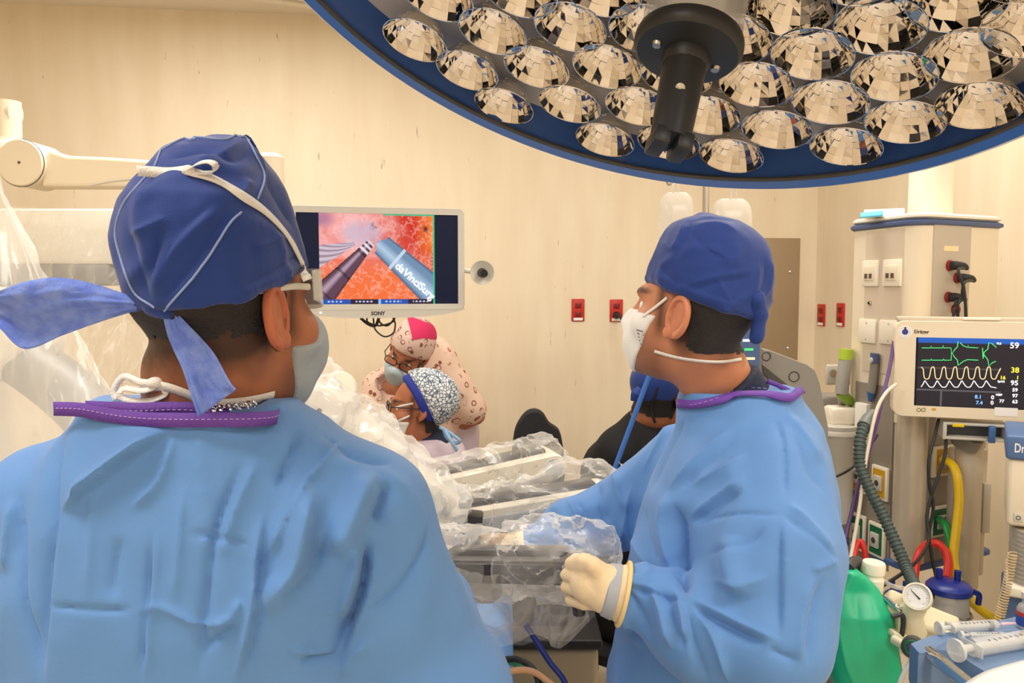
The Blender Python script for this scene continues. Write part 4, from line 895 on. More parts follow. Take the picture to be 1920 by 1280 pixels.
# sideburn and brow
qb = ((bv2 - o2) @ R2) / s2
MBt2 = lambda p: smin(s_chain(p, [hips2[0] - (.03, 0, 0), (hips2[0][0] - .02, hips2[0][1], .5), (hips2[0][0] + .01, hips2[0][1], .09)], [.09, .085, .075], .03), s_chain(p, [hips2[1] - (.03, 0, 0), (hips2[1][0] - .02, hips2[1][1], .5), (hips2[1][0] + .01, hips2[1][1], .09)], [.105, .09, .08], .03), .03)
shell(MBt2, (tx - .2, ty - .3, .02), (tx + .26, ty + .3, 1.05), .014, 'trousers', M_trouser, man2)
for h_ in hips2:
    sh = lambda p: smax(s_chain(p, [(h_[0] + .04, h_[1], .045), (h_[0] - .06, h_[1] + .02, .045), (h_[0] - .16, h_[1] + .045, .035)], [.05, .05, .042], .02), .003 - p[:, 2], .005)
    shell(sh, (h_[0] - .24, h_[1] - .08, -.01), (h_[0] + .12, h_[1] + .13, .12), .009, 'shoe', M_rubber, man2)
ear_detail(o2, R2, s2, -1, man2, (204, 132, 98), 1.12)
# undershirt
u0 = P(1405, 690, 1.46); u1 = P(1290, 770, 1.46)
def under2(p):
    d = s_chain(p, [P(1345, 700, 1.45), nb2, nb2 + (.02, 0, -.06)], [.070, .080, .095], .02); slope = (u0[2] - u1[2]) / (u0[0] - u1[0])
    return smax(d, p[:, 2] - (u1[2] + slope * np.minimum(p[:, 0] - u1[0], u0[0] - u1[0] + .02)), .004)
shell(under2, (.2, 1.3, 1.24), (.62, 1.66, 1.5), .0055, 'undershirt', M_scrubs, man2)
# gown: torso loft in its own frame plus two loose sleeves
TC = np.array([tx, ty, 0])
tab2 = [(.32, .0, .05, .27, .225), (.8, .0, .052, .245, .195), (.98, .0, .034, .232, .186), (1.12, .0, .006, .222, .186), (1.22, .0, -.006, .215, .172), (1.29, .0, -.014, .200, .150), (1.335, .0, -.015, .165, .132), (1.365, -.012, -.006, .132, .120), (1.388, -.024, .0, .116, .110), (1.408, -.028, .0, .106, .104)]
def gown2(p):
    q = (p - TC) @ RT; d = s_loft(q, tab2, 2.2)
    d = smin(d, s_chain(p, [S_n + (0, .03, .0), (S_n + E_n) / 2 + (.0, .0, 0), E_n + (-.005, 0, .0)], [.088, .100, .094], .03), .04)
    d = smin(d, s_chain(p, [E_n, E_n * .55 + W_n * .45 + (0, 0, -.012), W_n + (.036, 0, -.004)], [.086, .080, .050], .03), .022)
    d = smin(d, s_chain(p, [S_f, E_f, E_f * .5 + W_f * .5, W_f + (.015, 0, 0)], [.085, .072, .064, .042], .02), .04)
    return d + .0035 * vnoise(p, 8, 21, 2) - .005 * ridge(p * np.array([1, 1, .55]), 7, 23)
cr2 = [('r', .006, 9, [(1372, 802), (1310, 855), (1252, 917)]), ('v', .005, 9, [(1385, 815), (1320, 870), (1262, 925)]), ('r', .006, 8, [(1404, 848), (1350, 880), (1297, 910)]), ('r', .007, 9, [(1400, 893), (1345, 930), (1288, 972)]), ('v', .008, 10, [(1395, 912), (1340, 950), (1292, 985)]),
    ('v', .020, 13, [(1262, 940), (1274, 1000), (1276, 1060), (1286, 1122)]), ('r', .008, 12, [(1252, 917), (1240, 985), (1252, 1050), (1262, 1080)]), ('v', .004, 4, [(1302, 976), (1380, 962), (1465, 963)]), ('v', .004, 4, [(1465, 963), (1520, 1000), (1569, 1049)]), ('v', .005, 4, [(1451, 772), (1470, 836), (1472, 936)]),
    ('s', -.008, 24, [(1465, 972), (1466, 1080), (1464, 1200)]), ('r', .008, 8, [(1291, 1120), (1370, 1160), (1465, 1203)]), ('v', .012, 9, [(1296, 1135), (1370, 1176), (1440, 1208)]), ('r', .007, 8, [(1298, 1140), (1334, 1190), (1370, 1285)]), ('v', .006, 8, [(1285, 1130), (1300, 1200), (1330, 1285)]),
    ('r', .010, 8, [(1158, 1110), (1180, 1170), (1202, 1216)]), ('v', .008, 8, [(1172, 1098), (1200, 1150), (1222, 1210)]), ('r', .010, 8, [(1205, 1094), (1238, 1135), (1261, 1221)]), ('v', .009, 9, [(1228, 1098), (1258, 1140), (1282, 1222)]), ('r', .010, 8, [(1262, 1100), (1278, 1150), (1284, 1205)]), ('r', .007, 8, [(1270, 1128), (1220, 1102), (1170, 1092)]), ('v', .012, 10, [(1290, 1128), (1230, 1112), (1180, 1100)]),
    ('r', .006, 10, [(1161, 972), (1190, 1020), (1220, 1070)]), ('v', .006, 9, [(1205, 940), (1212, 1000), (1240, 1070)]), ('r', .005, 9, [(1265, 768), (1235, 830), (1202, 890)]), ('v', .005, 9, [(1290, 775), (1250, 850), (1215, 930)]), ('r', .005, 8, [(1185, 905), (1175, 960), (1150, 1040)]), ('r', .005, 9, [(1225, 1060), (1200, 1085), (1160, 1075)]),
    ('r', .006, 10, [(1540, 870), (1510, 820), (1474, 772)]), ('v', .005, 9, [(1552, 930), (1515, 870), (1482, 800)]), ('r', .006, 9, [(1474, 940), (1520, 985), (1569, 1044)]), ('r', .008, 14, [(1526, 1076), (1503, 1153), (1497, 1250)]), ('v', .008, 12, [(1545, 1080), (1525, 1150), (1515, 1250)]), ('r', .005, 8, [(1520, 1070), (1545, 1060), (1572, 1048)]), ('v', .005, 8, [(1440, 1212), (1460, 1225), (1500, 1240)]), ('m', .012, 22, [(1375, 1000), (1370, 1060), (1400, 1130)]), ('v', .006, 10, [(1320, 1040), (1390, 1020), (1440, 985)]), ('r', .005, 8, [(1440, 1080), (1390, 1095), (1330, 1090)]),
    ('r', .008, 7, [(1062, 932), (1080, 965), (1086, 1000)]), ('v', .008, 7, [(1074, 928), (1094, 960), (1100, 1000)]), ('v', .008, 8, [(1120, 900), (1125, 950), (1145, 985)]), ('r', .007, 8, [(1150, 880), (1165, 930), (1180, 960)]), ('r', .005, 8, [(985, 968), (1000, 1000), (1010, 1015)]), ('v', .006, 8, [(1030, 950), (1040, 985), (1040, 1010)])]
def post2(v, F): return relax(creases(v, normals(v, F), [(k, a * 1.6, w, p) for k, a, w, p in cr2]), F, 1, .3)
gob2, gv2, gF2 = shell(gown2, (-.06, 1.06, .30), (.76, 1.90, 1.44), .0068, 'gown', M_gown, man2, it=2, post=post2, sub=1)
G2 = bvh_of(gv2, gF2)
mb = MB(); strap_on(mb, G2, [(1268, 756), (1305, 758), (1350, 752), (1385, 744), (1440, 744), (1478, 747), (1499, 734)], .0150, .007, .0015, default=1.47); nbd = mb.build('neck_binding', M_purple, man2, 180)
q = [P(1438, 714, 1.47), P(1465, 725, 1.46), P(1495, 742, 1.46)]; mb = MB(); strap(mb, q, [(0, -1, .3)] * 3, .009, .001); mb.build('binding_tail', M_purple, man2, 180)
mb = MB(); strap(mb, [P(1470, 750, 1.45), P(1480, 758, 1.44), P(1490, 770, 1.44)], [(.1, -1, .3)] * 3, [.016, .024, .018], .001); mb.build('gown_tag', M_tagw, man2, 180)
p3 = [hit(G2, x, y, .0062, 1.47) for x, y in [(1275, 757), (1305, 758), (1350, 749), (1385, 737), (1440, 738), (1478, 744)]]; stitches([a[0] for a in p3], [a[1] for a in p3], 0, nbd, L=.006)
# cap
tabc2 = [zrow(612, 1245, 1425, 1.415, .10), zrow(585, 1230, 1440, 1.415, .106), zrow(555, 1217, 1449, 1.415, .109), zrow(525, 1211, 1453, 1.415, .11), zrow(500, 1216, 1451, 1.415, .109), zrow(475, 1225, 1443, 1.415, .104), zrow(450, 1236, 1429, 1.415, .094), zrow(430, 1249, 1411, 1.415, .080), zrow(415, 1264, 1386, 1.415, .058), zrow(405, 1290, 1350, 1.415, .03), zrow(401, 1310, 1336, 1.415, .01)]
cc = P(1213, 519, 1.33)
def cap2(p):
    dx_ = p[:, 0] - cc[0]; zc = cc[2] - .62 * dx_ + 1.35 * dx_ ** 2 + .02 * (p[:, 1] - 1.33); return smax(s_loft(p, tabc2, 2.05), zc - p[:, 2], .006) + .002 * vnoise(p, 15, 31, 2) - .0045 * ridge(p, 13, 33)
crc2 = [('r', .004, 6, [(1285, 410), (1270, 450), (1262, 475)]), ('v', .004, 7, [(1300, 415), (1280, 455), (1262, 490)]), ('r', .003, 6, [(1240, 450), (1258, 466), (1270, 450)]), ('r', .003, 6, [(1300, 422), (1350, 418), (1390, 440)]), ('v', .0035, 8, [(1290, 430), (1330, 470), (1370, 490)]), ('r', .003, 7, [(1280, 535), (1340, 520), (1420, 505)]), ('v', .003, 7, [(1290, 548), (1345, 530), (1420, 518)]), ('r', .003, 7, [(1345, 520), (1360, 550), (1372, 565)]),
    ('r', .004, 7, [(1448, 480), (1445, 530), (1428, 568)]), ('v', .004, 7, [(1436, 480), (1432, 530), (1418, 562)]), ('r', .004, 7, [(1422, 490), (1420, 530), (1410, 560)]), ('s', .003, 9, [(1214, 498), (1262, 528), (1330, 556), (1400, 574)]), ('v', .003, 6, [(1240, 490), (1255, 520), (1280, 540)])]
def postc2(v, F): return relax(creases(v, normals(v, F), crc2), F, 1, .3)
cob2, cv2, cF2 = shell(cap2, (.20, 1.27, 1.52), (.50, 1.56, 1.76), .006, 'cap', M_cap, man2, it=2, post=postc2, sub=1)
C2 = bvh_of(cv2, cF2)
kn2 = lambda p: smin(s_chain(p, [P(1405, 545, 1.335), P(1418, 560, 1.325), P(1426, 590, 1.33), P(1418, 632, 1.335)], [.010, .015, .012, .013], .006), s_chain(p, [P(1410, 552, 1.335), P(1404, 572, 1.33), P(1412, 585, 1.33)], [.009, .010, .008], .005), .006) + .002 * vnoise(p, 60, 6, 2)
shell(kn2, P(1390, 645, 1.34) - .04, P(1440, 535, 1.34) + .04, .003, 'cap_tie', M_cap, cob2)
# cup mask with straps
def maskcup(p):
    q = ((p - o2) @ R2) / s2; d = smin(head_sdf(p, o2, R2, s2, False) - .003, s_ell(q, (0, .080, -.058), (.042, .038, .050)) * s2, .015); reg = np.maximum.reduce([.052 - q[:, 1] - .45 * (q[:, 2] + .05), q[:, 2] + .010, -.128 - q[:, 2]]) * s2
    return smax(d, reg, .004)
mob, mv2, mF2 = shell(maskcup, o2 - .2, o2 + .2, .0042, 'face_mask', M_maskw, man2)
M2b = bvh_of(mv2, mF2)
mb = MB()
for k in range(9):
    y = 618 + k * 6.5; a = hit(M2b, 1194 + k * 1.8, y, .0008); b = hit(M2b, 1205 + k * 1.8 + (k % 3), y + 3, .0008)
    if a and b: mb.tube([a[0], b[0]], .0008, n=5, smooth=0)
if mb.v: mb.build('print_lines', M_ink, mob)
HB = BVHTree.FromPolygons([tuple(x) for x in np.vstack([bv2, mv2])], [tuple(int(i) for i in q) for q in np.vstack([bF2, mF2 + len(bv2)])])
mb = MB(); strap_on(mb, HB, [(1206, 594), (1225, 580), (1240, 568), (1252, 558)], .005, .0022, .0008, default=1.36); mb.build('mask_strap', M_band, man2, 180)
mb = MB(); strap_on(mb, HB, [(1228, 658), (1265, 668), (1310, 675), (1350, 677), (1388, 673)], .0055, .0022, .0008, default=1.38); mb.build('mask_strap', M_band, man2, 180)
# glove
def glove(p):
    d = None
    for hnd in fist:
        e = s_chain(p, hnd[0], np.array(hnd[1]) + .0015, .002); d = e if d is None else smin(d, e, hnd[2] if len(hnd) > 2 else .002)
    ax = unit(K - W_n); t = (p - W_n) @ ax; d = smin(d, s_cap(p, W_n - ax * .02, W_n + ax * .022, .0570, .039), .012); return smax(d, -(t + .004), .002) + .0006 * vnoise(p, 90, 4, 2)
gl, glv, glF = shell(glove, K - .13, W_n + .09, .0028, 'glove', M_glove, man2, it=2)
ax = unit(K - W_n)
MB().torus(W_n - ax * .003, ax, .0515, .0038, 36, 8).build('cuff_roll', mat('cuff_cream', (238, 206, 138), .5), gl)
M_strp = mat('grey_band', (168, 172, 178), .5); MB().lathe([(.0430, .009), (.0465, .010), (.0435, .027), (.0395, .030)], W_n, ax, 36).build('cuff_band', M_strp, gl)

fh = hand_chain(W_f, (-.45, .35, -.8), (-.6, .2, .7), -1)
def glove_far(p):
    d = None
    for hnd in fh: q = s_chain(p, hnd[0], np.array(hnd[1]) + .002, .005); d = q if d is None else smin(d, q, .006)
    return smin(d, s_cap(p, W_f + (.02, 0, 0), W_f - (.02, 0, 0), .036, .034), .01)
shell(glove_far, W_f - .24, W_f + .16, .0045, 'glove', M_glove, man2)
# ================================================================== the two women and the man in black behind
def pattern_mat(name, base, dark, scale, ring=True, edges=False, hue2=None):
    m = mat(name, base, .85, spec=.2); nt = m.node_tree; b = nt.nodes['Principled BSDF']; tc = nt.nodes.new('ShaderNodeTexCoord'); vo = nt.nodes.new('ShaderNodeTexVoronoi'); vo.inputs['Scale'].default_value = scale
    if edges: vo.feature = 'DISTANCE_TO_EDGE'
    nt.links.new(tc.outputs['Object'], vo.inputs['Vector']); r = nt.nodes.new('ShaderNodeValToRGB'); e = r.color_ramp.elements
    if edges: e[0].position = .06; e[0].color = lin(dark); e[1].position = .16; e[1].color = lin(base)
    else:
        e[0].position = .0; e[0].color = lin(base); e[1].position = 1; e[1].color = lin(base)
        for pos, c in ((.20, base), (.26, dark), (.36, dark), (.42, base)): k = e.new(pos); k.color = lin(c)
    nt.links.new(vo.outputs['Distance'], r.inputs[0])
    if not edges:
        n = nt.nodes.new('ShaderNodeTexNoise'); n.inputs['Scale'].default_value = scale * .8; nt.links.new(tc.outputs['Object'], n.inputs['Vector']); mr = nt.nodes.new('ShaderNodeMapRange'); mr.inputs[1].default_value = .44; mr.inputs[2].default_value = .54; nt.links.new(n.outputs['Fac'], mr.inputs[0]); mx = nt.nodes.new('ShaderNodeMix'); mx.data_type = 'RGBA'; nt.links.new(mr.outputs[0], mx.inputs[0]); mx.inputs[6].default_value = lin(base); nt.links.new(r.outputs[0], mx.inputs[7]); nt.links.new(mx.outputs[2], b.inputs['Base Color'])
    else: nt.links.new(r.outputs[0], b.inputs['Base Color'])
    return m
M_pink = pattern_mat('printed_scrubs', (240, 208, 188), (150, 92, 70), 30); M_pinkcap = pattern_mat('printed_cap', (226, 196, 182), (138, 92, 76), 34); M_net = pattern_mat('net_pattern_cap', (232, 234, 232), (92, 104, 124), 85, edges=True)
M_pinkpanel = mat('magenta_panel', (212, 40, 96), .8); M_royal = mat('royal_blue_cloth', (36, 52, 150), .8); M_lav = mat('lavender_gown', (206, 188, 200), .8, bump=(40, .25)); M_ltblue = mat('light_blue_ribbon', (140, 178, 212), .7); M_glasses = mat('glasses_frame', (30, 26, 30), .3)
def panel_px(v, F, poly, off, name, m, parent):
    N = normals(v, F); q = proj(v); poly = np.asarray(poly, float); ins = np.zeros(len(v), bool); j = len(poly) - 1
    for i in range(len(poly)):
        a, b = poly[i], poly[j]; c = (a[1] > q[:, 1]) != (b[1] > q[:, 1]); ins ^= c & (q[:, 0] < (b[0] - a[0]) * (q[:, 1] - a[1]) / np.where(b[1] == a[1], 1e-9, b[1] - a[1]) + a[0]); j = i
    ins &= np.einsum('ij,ij->i', N, CAM - v) > 0; vv, FF, u = keep_faces(v, F, ins)
    return make(name, vv + N[u] * off, FF, m, parent, 180)
def spectacles(o, R, sc, parent):
    mb = MB()
    for s_ in (-1, 1):
        pts = [(s_ * .034 + .026 * math.copysign(abs(math.cos(a)) ** .7, math.cos(a)), .104 + 0 * a, .0 + .018 * math.copysign(abs(math.sin(a)) ** .7, math.sin(a))) for a in np.linspace(0, 2 * PI, 25)]
        mb.tube([o + R @ (np.array(q) * sc) for q in pts], .0022 * sc, n=6, smooth=0); mb.tube([o + R @ (np.array(q) * sc) for q in ((s_ * .06, .102, .006), (s_ * .076, .08, .008), (s_ * .081, -.01, .01))], .0022 * sc, n=6, smooth=0)
    mb.tube([o + R @ (np.array(q) * sc) for q in ((-.01, .106, .004), (0, .112, .008), (.01, .106, .004))], .0022 * sc, n=6); g = mb.build('glasses', M_glasses, parent)
    for s_ in (-1, 1): MB().lathe([(0, .0006), (.022 * sc, .0004), (.024 * sc, -.0004)], o + R @ (np.array((s_ * .034, .104, 0)) * sc), R[:, 1], 20).build('lens', M_glass, g)
def simple_person(root, o, R, sc, neck, tors, arms, legs, tone, lo, hi, h=.008, hands=None, beard=False, nr=(.05, .052, .06)):
    fn = body_fn(o, R, sc, neck, list(nr), tors, arms, legs, hands); v, F = surf(fn, lo, hi, h); v = relax(v, F, 2)
    make('body', v, F, M_skin, root, 180, cols=skin_cols(v, o, R, sc, tone, beard=beard, seed=9)); return v, F
# --- standing woman, printed scrubs
o3 = P(766, 660, 3.40); R3 = head_frame((-.30, -.85, -.40), (.42, -.25, .87)); s3 = 1.02
w1 = ground_person('standing person in pink printed scrubs and cap with magenta panel, bending over', (-.36, 3.62, 0))
nb3 = P(776, 735, 3.52); SL3 = P(718, 728, 3.50); SR3 = P(846, 722, 3.56); EL3 = P(694, 812, 3.46); ER3 = P(892, 778, 3.60); WL3 = P(740, 860, 3.30); WR3 = P(838, 812, 3.64); pel3 = np.array([-.36, 3.70, .92])
hp3 = [pel3 + (s_ * .09, 0, 0) for s_ in (-1, 1)]
legf = lambda hp, dy: [([h_, np.array([h_[0], h_[1] - .02, .5]), np.array([h_[0], h_[1] + .02, .1]), np.array([h_[0], h_[1], .05]), np.array([h_[0], h_[1] + dy, .035])], [.08, .058, .04, .036, .034]) for h_ in hp]
bv3, bF3 = simple_person(w1, o3, R3, s3, [o3 + R3 @ np.array([0, -.02, -.06]), nb3 + (-.01, -.03, .03), nb3], ([nb3 + (0, .02, -.05), (-.40, 3.6, 1.2), pel3], [.08, .12, .11]), [([nb3, SL3, EL3, WL3], [.05, .048, .038, .026]), ([nb3, SR3, ER3, WR3], [.05, .050, .040, .028])], legf(hp3, -.14), (186, 120, 88), (-.9, 3.12, -.005), (.05, 3.92, 1.62), .009, hands=hand_chain(WR3, (-.9, .3, -.2), (0, 0, 1), 1) + hand_chain(WL3, (.3, -.8, -.3), (0, 0, 1), 1))
def scr3(p):
    d = s_chain(p, [nb3 + (0, .03, -.03), (-.40, 3.58, 1.22), pel3 + (0, 0, -.02)], [.115, .155, .15], .06); d = smin(d, s_chain(p, [nb3 + (-.03, .02, -.02), SL3, SL3 * .45 + EL3 * .55], [.07, .085, .085], .03), .04); d = smin(d, s_chain(p, [nb3 + (.03, .02, -.02), SR3, SR3 * .25 + ER3 * .75], [.07, .082, .078], .03), .04)
    vn = P(742, 734, 3.43); cut = s_cap(p, vn + (0, -.03, .03), vn + (.0, -.04, -.12), .085, .03); ncut = s_cap(p, nb3 + (-.01, -.06, .10), nb3 + (-.01, -.02, .0), .066, .062); return smax(smax(d, -cut, .006), -ncut, .006) + .004 * vnoise(p, 10, 3, 2)
cr3 = [('r', .008, 6, [(835, 690), (850, 720), (880, 750)]), ('v', .006, 5, [(780, 730), (812, 740), (860, 770)]), ('r', .006, 5, [(715, 710), (712, 740), (730, 770)])]
shell(scr3, (-.85, 3.2, .84), (.0, 3.95, 1.5), .009, 'scrub_top', M_pink, w1, post=lambda v, F: creases(v, normals(v, F), cr3))
shell(lambda p: smin(s_chain(p, [hp3[0], (hp3[0][0], hp3[0][1], .1)], [.12, .085], .02), s_chain(p, [hp3[1], (hp3[1][0], hp3[1][1], .1)], [.12, .085], .02), .03), (-.65, 3.5, .02), (-.05, 3.95, 1.08), .018, 'trousers', M_lav, w1)
capf = lambda o, R, sc, r, c, cut: (lambda p: smax(s_ell(((p - o) @ R) / sc, c, r) * sc, cut(((p - o) @ R) / sc) * sc, .005) + .0025 * vnoise(p, 18, 2, 2))
c3, c3v, c3F = shell(capf(o3, R3, s3, (.093, .114, .108), (0, -.016, .045), lambda q: (.012 + .42 * q[:, 1]) - q[:, 2]), o3 - .2, o3 + .2, .006, 'cap', M_pinkcap, w1)
c3v, c3F = subdiv(c3v, c3F); c3v, c3F = subdiv(c3v, c3F)
panel_px(c3v, c3F, [(762, 590), (840, 620), (816, 637), (795, 634), (774, 638)], .0018, 'cap_panel', M_pinkpanel, c3); hair_from(bv3, bF3, o3, R3, s3, w1, -.07, ymax=-.03, th=.006)
shell(mask_fn(o3, R3, s3, .005, (.05, .042, .052)), o3 - .2, o3 + .2, .006, 'face_mask', M_maskb, w1); spectacles(o3, R3, s3, w1); eyes(o3, R3, s3, w1)
# --- seated woman in lavender gown
o4 = P(781, 766, 2.82); R4 = head_frame((-.96, -.25, .12), (-.04, .0, 1)); s4 = .95
w2 = ground_person('seated person in lavender gown with royal blue band on a net patterned cap', (-.30, 2.90, 0))
nb4 = P(790, 830, 2.88); pel4 = np.array([-.31, 2.92, .56]); SL4 = nb4 + (-.03, -.17, -.09); SR4 = nb4 + (.0, .17, -.09); EL4 = SL4 + (-.10, -.06, -.26); ER4 = SR4 + (-.10, .03, -.26); WL4 = EL4 + (-.24, .05, -.0); WR4 = ER4 + (-.24, -.03, .0)
lg4 = [([pel4 + (0, s_ * .10, 0), pel4 + (-.42, s_ * .14, -.02), np.array([pel4[0] - .40, pel4[1] + s_ * .14, .10]), np.array([pel4[0] - .40, pel4[1] + s_ * .14, .05]), np.array([pel4[0] - .54, pel4[1] + s_ * .15, .035])], [.085, .06, .042, .036, .034]) for s_ in (-1, 1)]
bv4, bF4 = simple_person(w2, o4, R4, s4, [o4 + R4 @ np.array([0, -.02, -.06]), P(774, 812, 2.85), nb4], ([nb4 + (0, 0, -.05), (-.31, 2.90, .85), pel4], [.075, .115, .12]), [([nb4, SL4, EL4, WL4], [.05, .045, .036, .026]), ([nb4, SR4, ER4, WR4], [.05, .045, .036, .026])], lg4, (178, 112, 80), (-1.0, 2.5, -.005), (.05, 3.25, 1.32), .009, hands=hand_chain(WL4, (-1, .1, 0), (0, 0, 1), -1) + hand_chain(WR4, (-1, -.1, 0), (0, 0, 1), 1))
shell(lambda p: smin(smin(s_chain(p, [nb4 + (.01, 0, -.055), (-.31, 2.90, .95), (-.31, 2.91, .52)], [.088, .135, .17], .05), s_chain(p, [nb4 + (0, -.06, -.05), SL4, EL4, WL4], [.07, .078, .068, .05], .03), .04), s_chain(p, [nb4 + (0, .06, -.05), SR4, ER4, WR4], [.07, .078, .068, .05], .03), .04) + .005 * vnoise(p, 11, 6, 2), (-.85, 2.5, .3), (.05, 3.25, 1.2), .010, 'gown', M_lav, w2, post=lambda v, F: creases(v, normals(v, F), [('r', .010, 5, [(842, 826), (846, 850), (856, 870)]), ('v', .010, 5, [(850, 822), (856, 850), (866, 872)]), ('r', .006, 5, [(770, 830), (800, 840), (838, 830)])]))
shell(lambda p: smax(s_chain(p, [P(774, 812, 2.85), nb4 + (.02, 0, -.02)], [.064, .10], .02), -(p[:, 0] - (P(790, 800, 2.82)[0] - .9 * (p[:, 2] - nb4[2]) - .02)), .006), nb4 - .2, nb4 + .2, .007, 'undershirt', M_scrubs, w2)
cutq = lambda q: q[:, 1] - (q[:, 2] - .020) / 1.5
c4, c4v, c4F = shell(capf(o4, R4, s4, (.098, .132, .112), (0, -.028, .045), lambda q: np.maximum(cutq(q) + .026, (-.085 - .1 * q[:, 1]) - q[:, 2])), o4 - .22, o4 + .22, .006, 'cap', M_net, w2)
shell(capf(o4, R4, s4, (.094, .116, .102), (0, -.014, .040), lambda q: np.maximum(np.abs(cutq(q) + .018) - .024, -.10 - q[:, 2])), o4 - .22, o4 + .22, .006, 'cap_band', M_royal, c4)
hair_from(bv4, bF4, o4, R4, s4, w2, -.085, ymax=-.028, th=.006, seed=12)
shell(mask_fn(o4, R4, s4, .005, (.05, .05, .056)), o4 - .2, o4 + .2, .006, 'face_mask', M_maskw, w2); spectacles(o4, R4, s4, w2); eyes(o4, R4, s4, w2); B4 = bvh_of(bv4, bF4)
for pix in ([(742, 764), (757, 760), (775, 756)], [(742, 790), (755, 785), (768, 779)]): mb = MB(); strap_on(mb, B4, pix, .007, .003, .001, default=2.75); mb.build('mask_strap', M_band, w2, 180)
mb = MB(); q = [P(824, 800, 2.74), P(838, 808, 2.73), P(858, 822, 2.72), P(862, 828, 2.72), P(852, 830, 2.72), P(838, 820, 2.73), P(832, 806, 2.74)]; strap(mb, q, [(.2, -1, .2)] * 7, .012, .0008); strap(mb, [P(834, 806, 2.73), P(846, 826, 2.70), P(858, 846, 2.70)], [(.2, -1, .2)] * 3, .012, .0008); mb.build('cap_tie', M_ltblue, w2, 180)
# --- seated person in black, mostly behind the profile man
o5 = P(1240, 742, 2.60); R5 = head_frame((.72, .62, -.12), (.10, .05, 1)); s5 = 1.0
w3 = ground_person('seated person in black with blue cap, half hidden behind the profile man', (.40, 2.72, 0))
nb5 = P(1216, 802, 2.66); pel5 = np.array([.38, 2.72, .56]); SL5 = P(1172, 850, 2.62); SR5 = nb5 + (.10, -.12, -.10); EL5 = SL5 + (.05, -.02, -.27); ER5 = SR5 + (.0, -.03, -.26); WL5 = EL5 + (.2, .10, .03); WR5 = ER5 + (.10, .16, .05)
lg5 = [([pel5 + (s_ * .07, s_ * -.07, 0), pel5 + (.32 + s_ * .1, .26 - s_ * .1, -.02), np.array([pel5[0] + .31 + s_ * .1, pel5[1] + .26 - s_ * .1, .10]), np.array([pel5[0] + .31 + s_ * .1, pel5[1] + .26 - s_ * .1, .05]), np.array([pel5[0] + .42 + s_ * .1, pel5[1] + .33 - s_ * .1, .035])], [.085, .06, .042, .036, .034]) for s_ in (-1, 1)]
bv5, bF5 = simple_person(w3, o5, R5, s5, [o5 + R5 @ np.array([0, -.02, -.06]), P(1214, 778, 2.63), nb5], ([nb5 + (0, 0, -.06), (.36, 2.70, .9), pel5], [.075, .115, .12]), [([nb5, SL5, EL5, WL5], [.05, .045, .036, .026]), ([nb5, SR5, ER5, WR5], [.05, .045, .036, .026])], lg5, (172, 108, 78), (.05, 2.2, -.005), (1.02, 3.3, 1.36), .010, hands=hand_chain(WL5, (.8, .5, 0), (0, 0, 1), -1) + hand_chain(WR5, (.8, .5, 0), (0, 0, 1), 1))
shell(lambda p: smin(smin(s_chain(p, [nb5 + (.0, .0, -.06), (.40, 2.71, .95), (.41, 2.72, .52)], [.10, .15, .17], .06), s_chain(p, [nb5 + (-.03, 0, -.03), SL5, EL5, WL5], [.075, .092, .07, .045], .03), .05), s_chain(p, [nb5, SR5, ER5, WR5], [.075, .085, .07, .045], .03), .05) + .004 * vnoise(p, 10, 8, 2), (.0, 2.3, .34), (.95, 3.1, 1.3), .011, 'shirt', M_blackcloth, w3)
c5, c5v, c5F = shell(capf(o5, R5, s5, (.088, .108, .098), (0, -.016, .045), lambda q: (.0 + .30 * q[:, 1]) - q[:, 2]), o5 - .2, o5 + .2, .006, 'cap', M_cap, w3)
hair_from(bv5, bF5, o5, R5, s5, w3, -.07, ymax=.0, th=.005, seed=14); shell(mask_fn(o5, R5, s5, .005, (.05, .046, .054)), o5 - .2, o5 + .2, .007, 'face_mask', M_maskw, w3); eyes(o5, R5, s5, w3)
mb = MB(); strap(mb, [P(1200, 728, 2.50), P(1192, 738, 2.49), P(1188, 752, 2.49)], [(-.2, -1, 0)] * 3, [.02, .03, .02], .001); mb.build('cap_tie', M_cap, c5, 180)
B5 = bvh_of(bv5, bF5); mb = MB(); strap_on(mb, B5, [(1232, 725), (1226, 745), (1222, 765), (1228, 790)], .008, .008, .002, default=2.52); mb.build('lanyard', M_rubber, w3, 180)
def seated_trousers(lg, m, root, lo, hi): shell(lambda p: smin(s_chain(p, lg[0][0][:3], [.115, .085, .07], .03), s_chain(p, lg[1][0][:3], [.115, .085, .07], .03), .03), lo, hi, .013, 'trousers', m, root)
seated_trousers(lg5, M_blackcloth, w3, (.0, 2.3, .04), (1.1, 3.4, .75)); seated_trousers(lg4, M_lav, w2, (-1.1, 2.5, .04), (.0, 3.3, .75))
for lg in (lg4, lg5):
    for l in lg:
        a, b = np.array(l[0][3]), np.array(l[0][4]); sh = lambda p: smax(s_chain(p, [a - (b - a) * .15, (a + b) / 2, b + (b - a) * .2], [.046, .048, .042], .02), .003 - p[:, 2], .005); shell(sh, np.minimum(a, b) - .1, np.maximum(a, b) + .1, .011, 'shoe', M_rubber, w2 if lg is lg4 else w3)
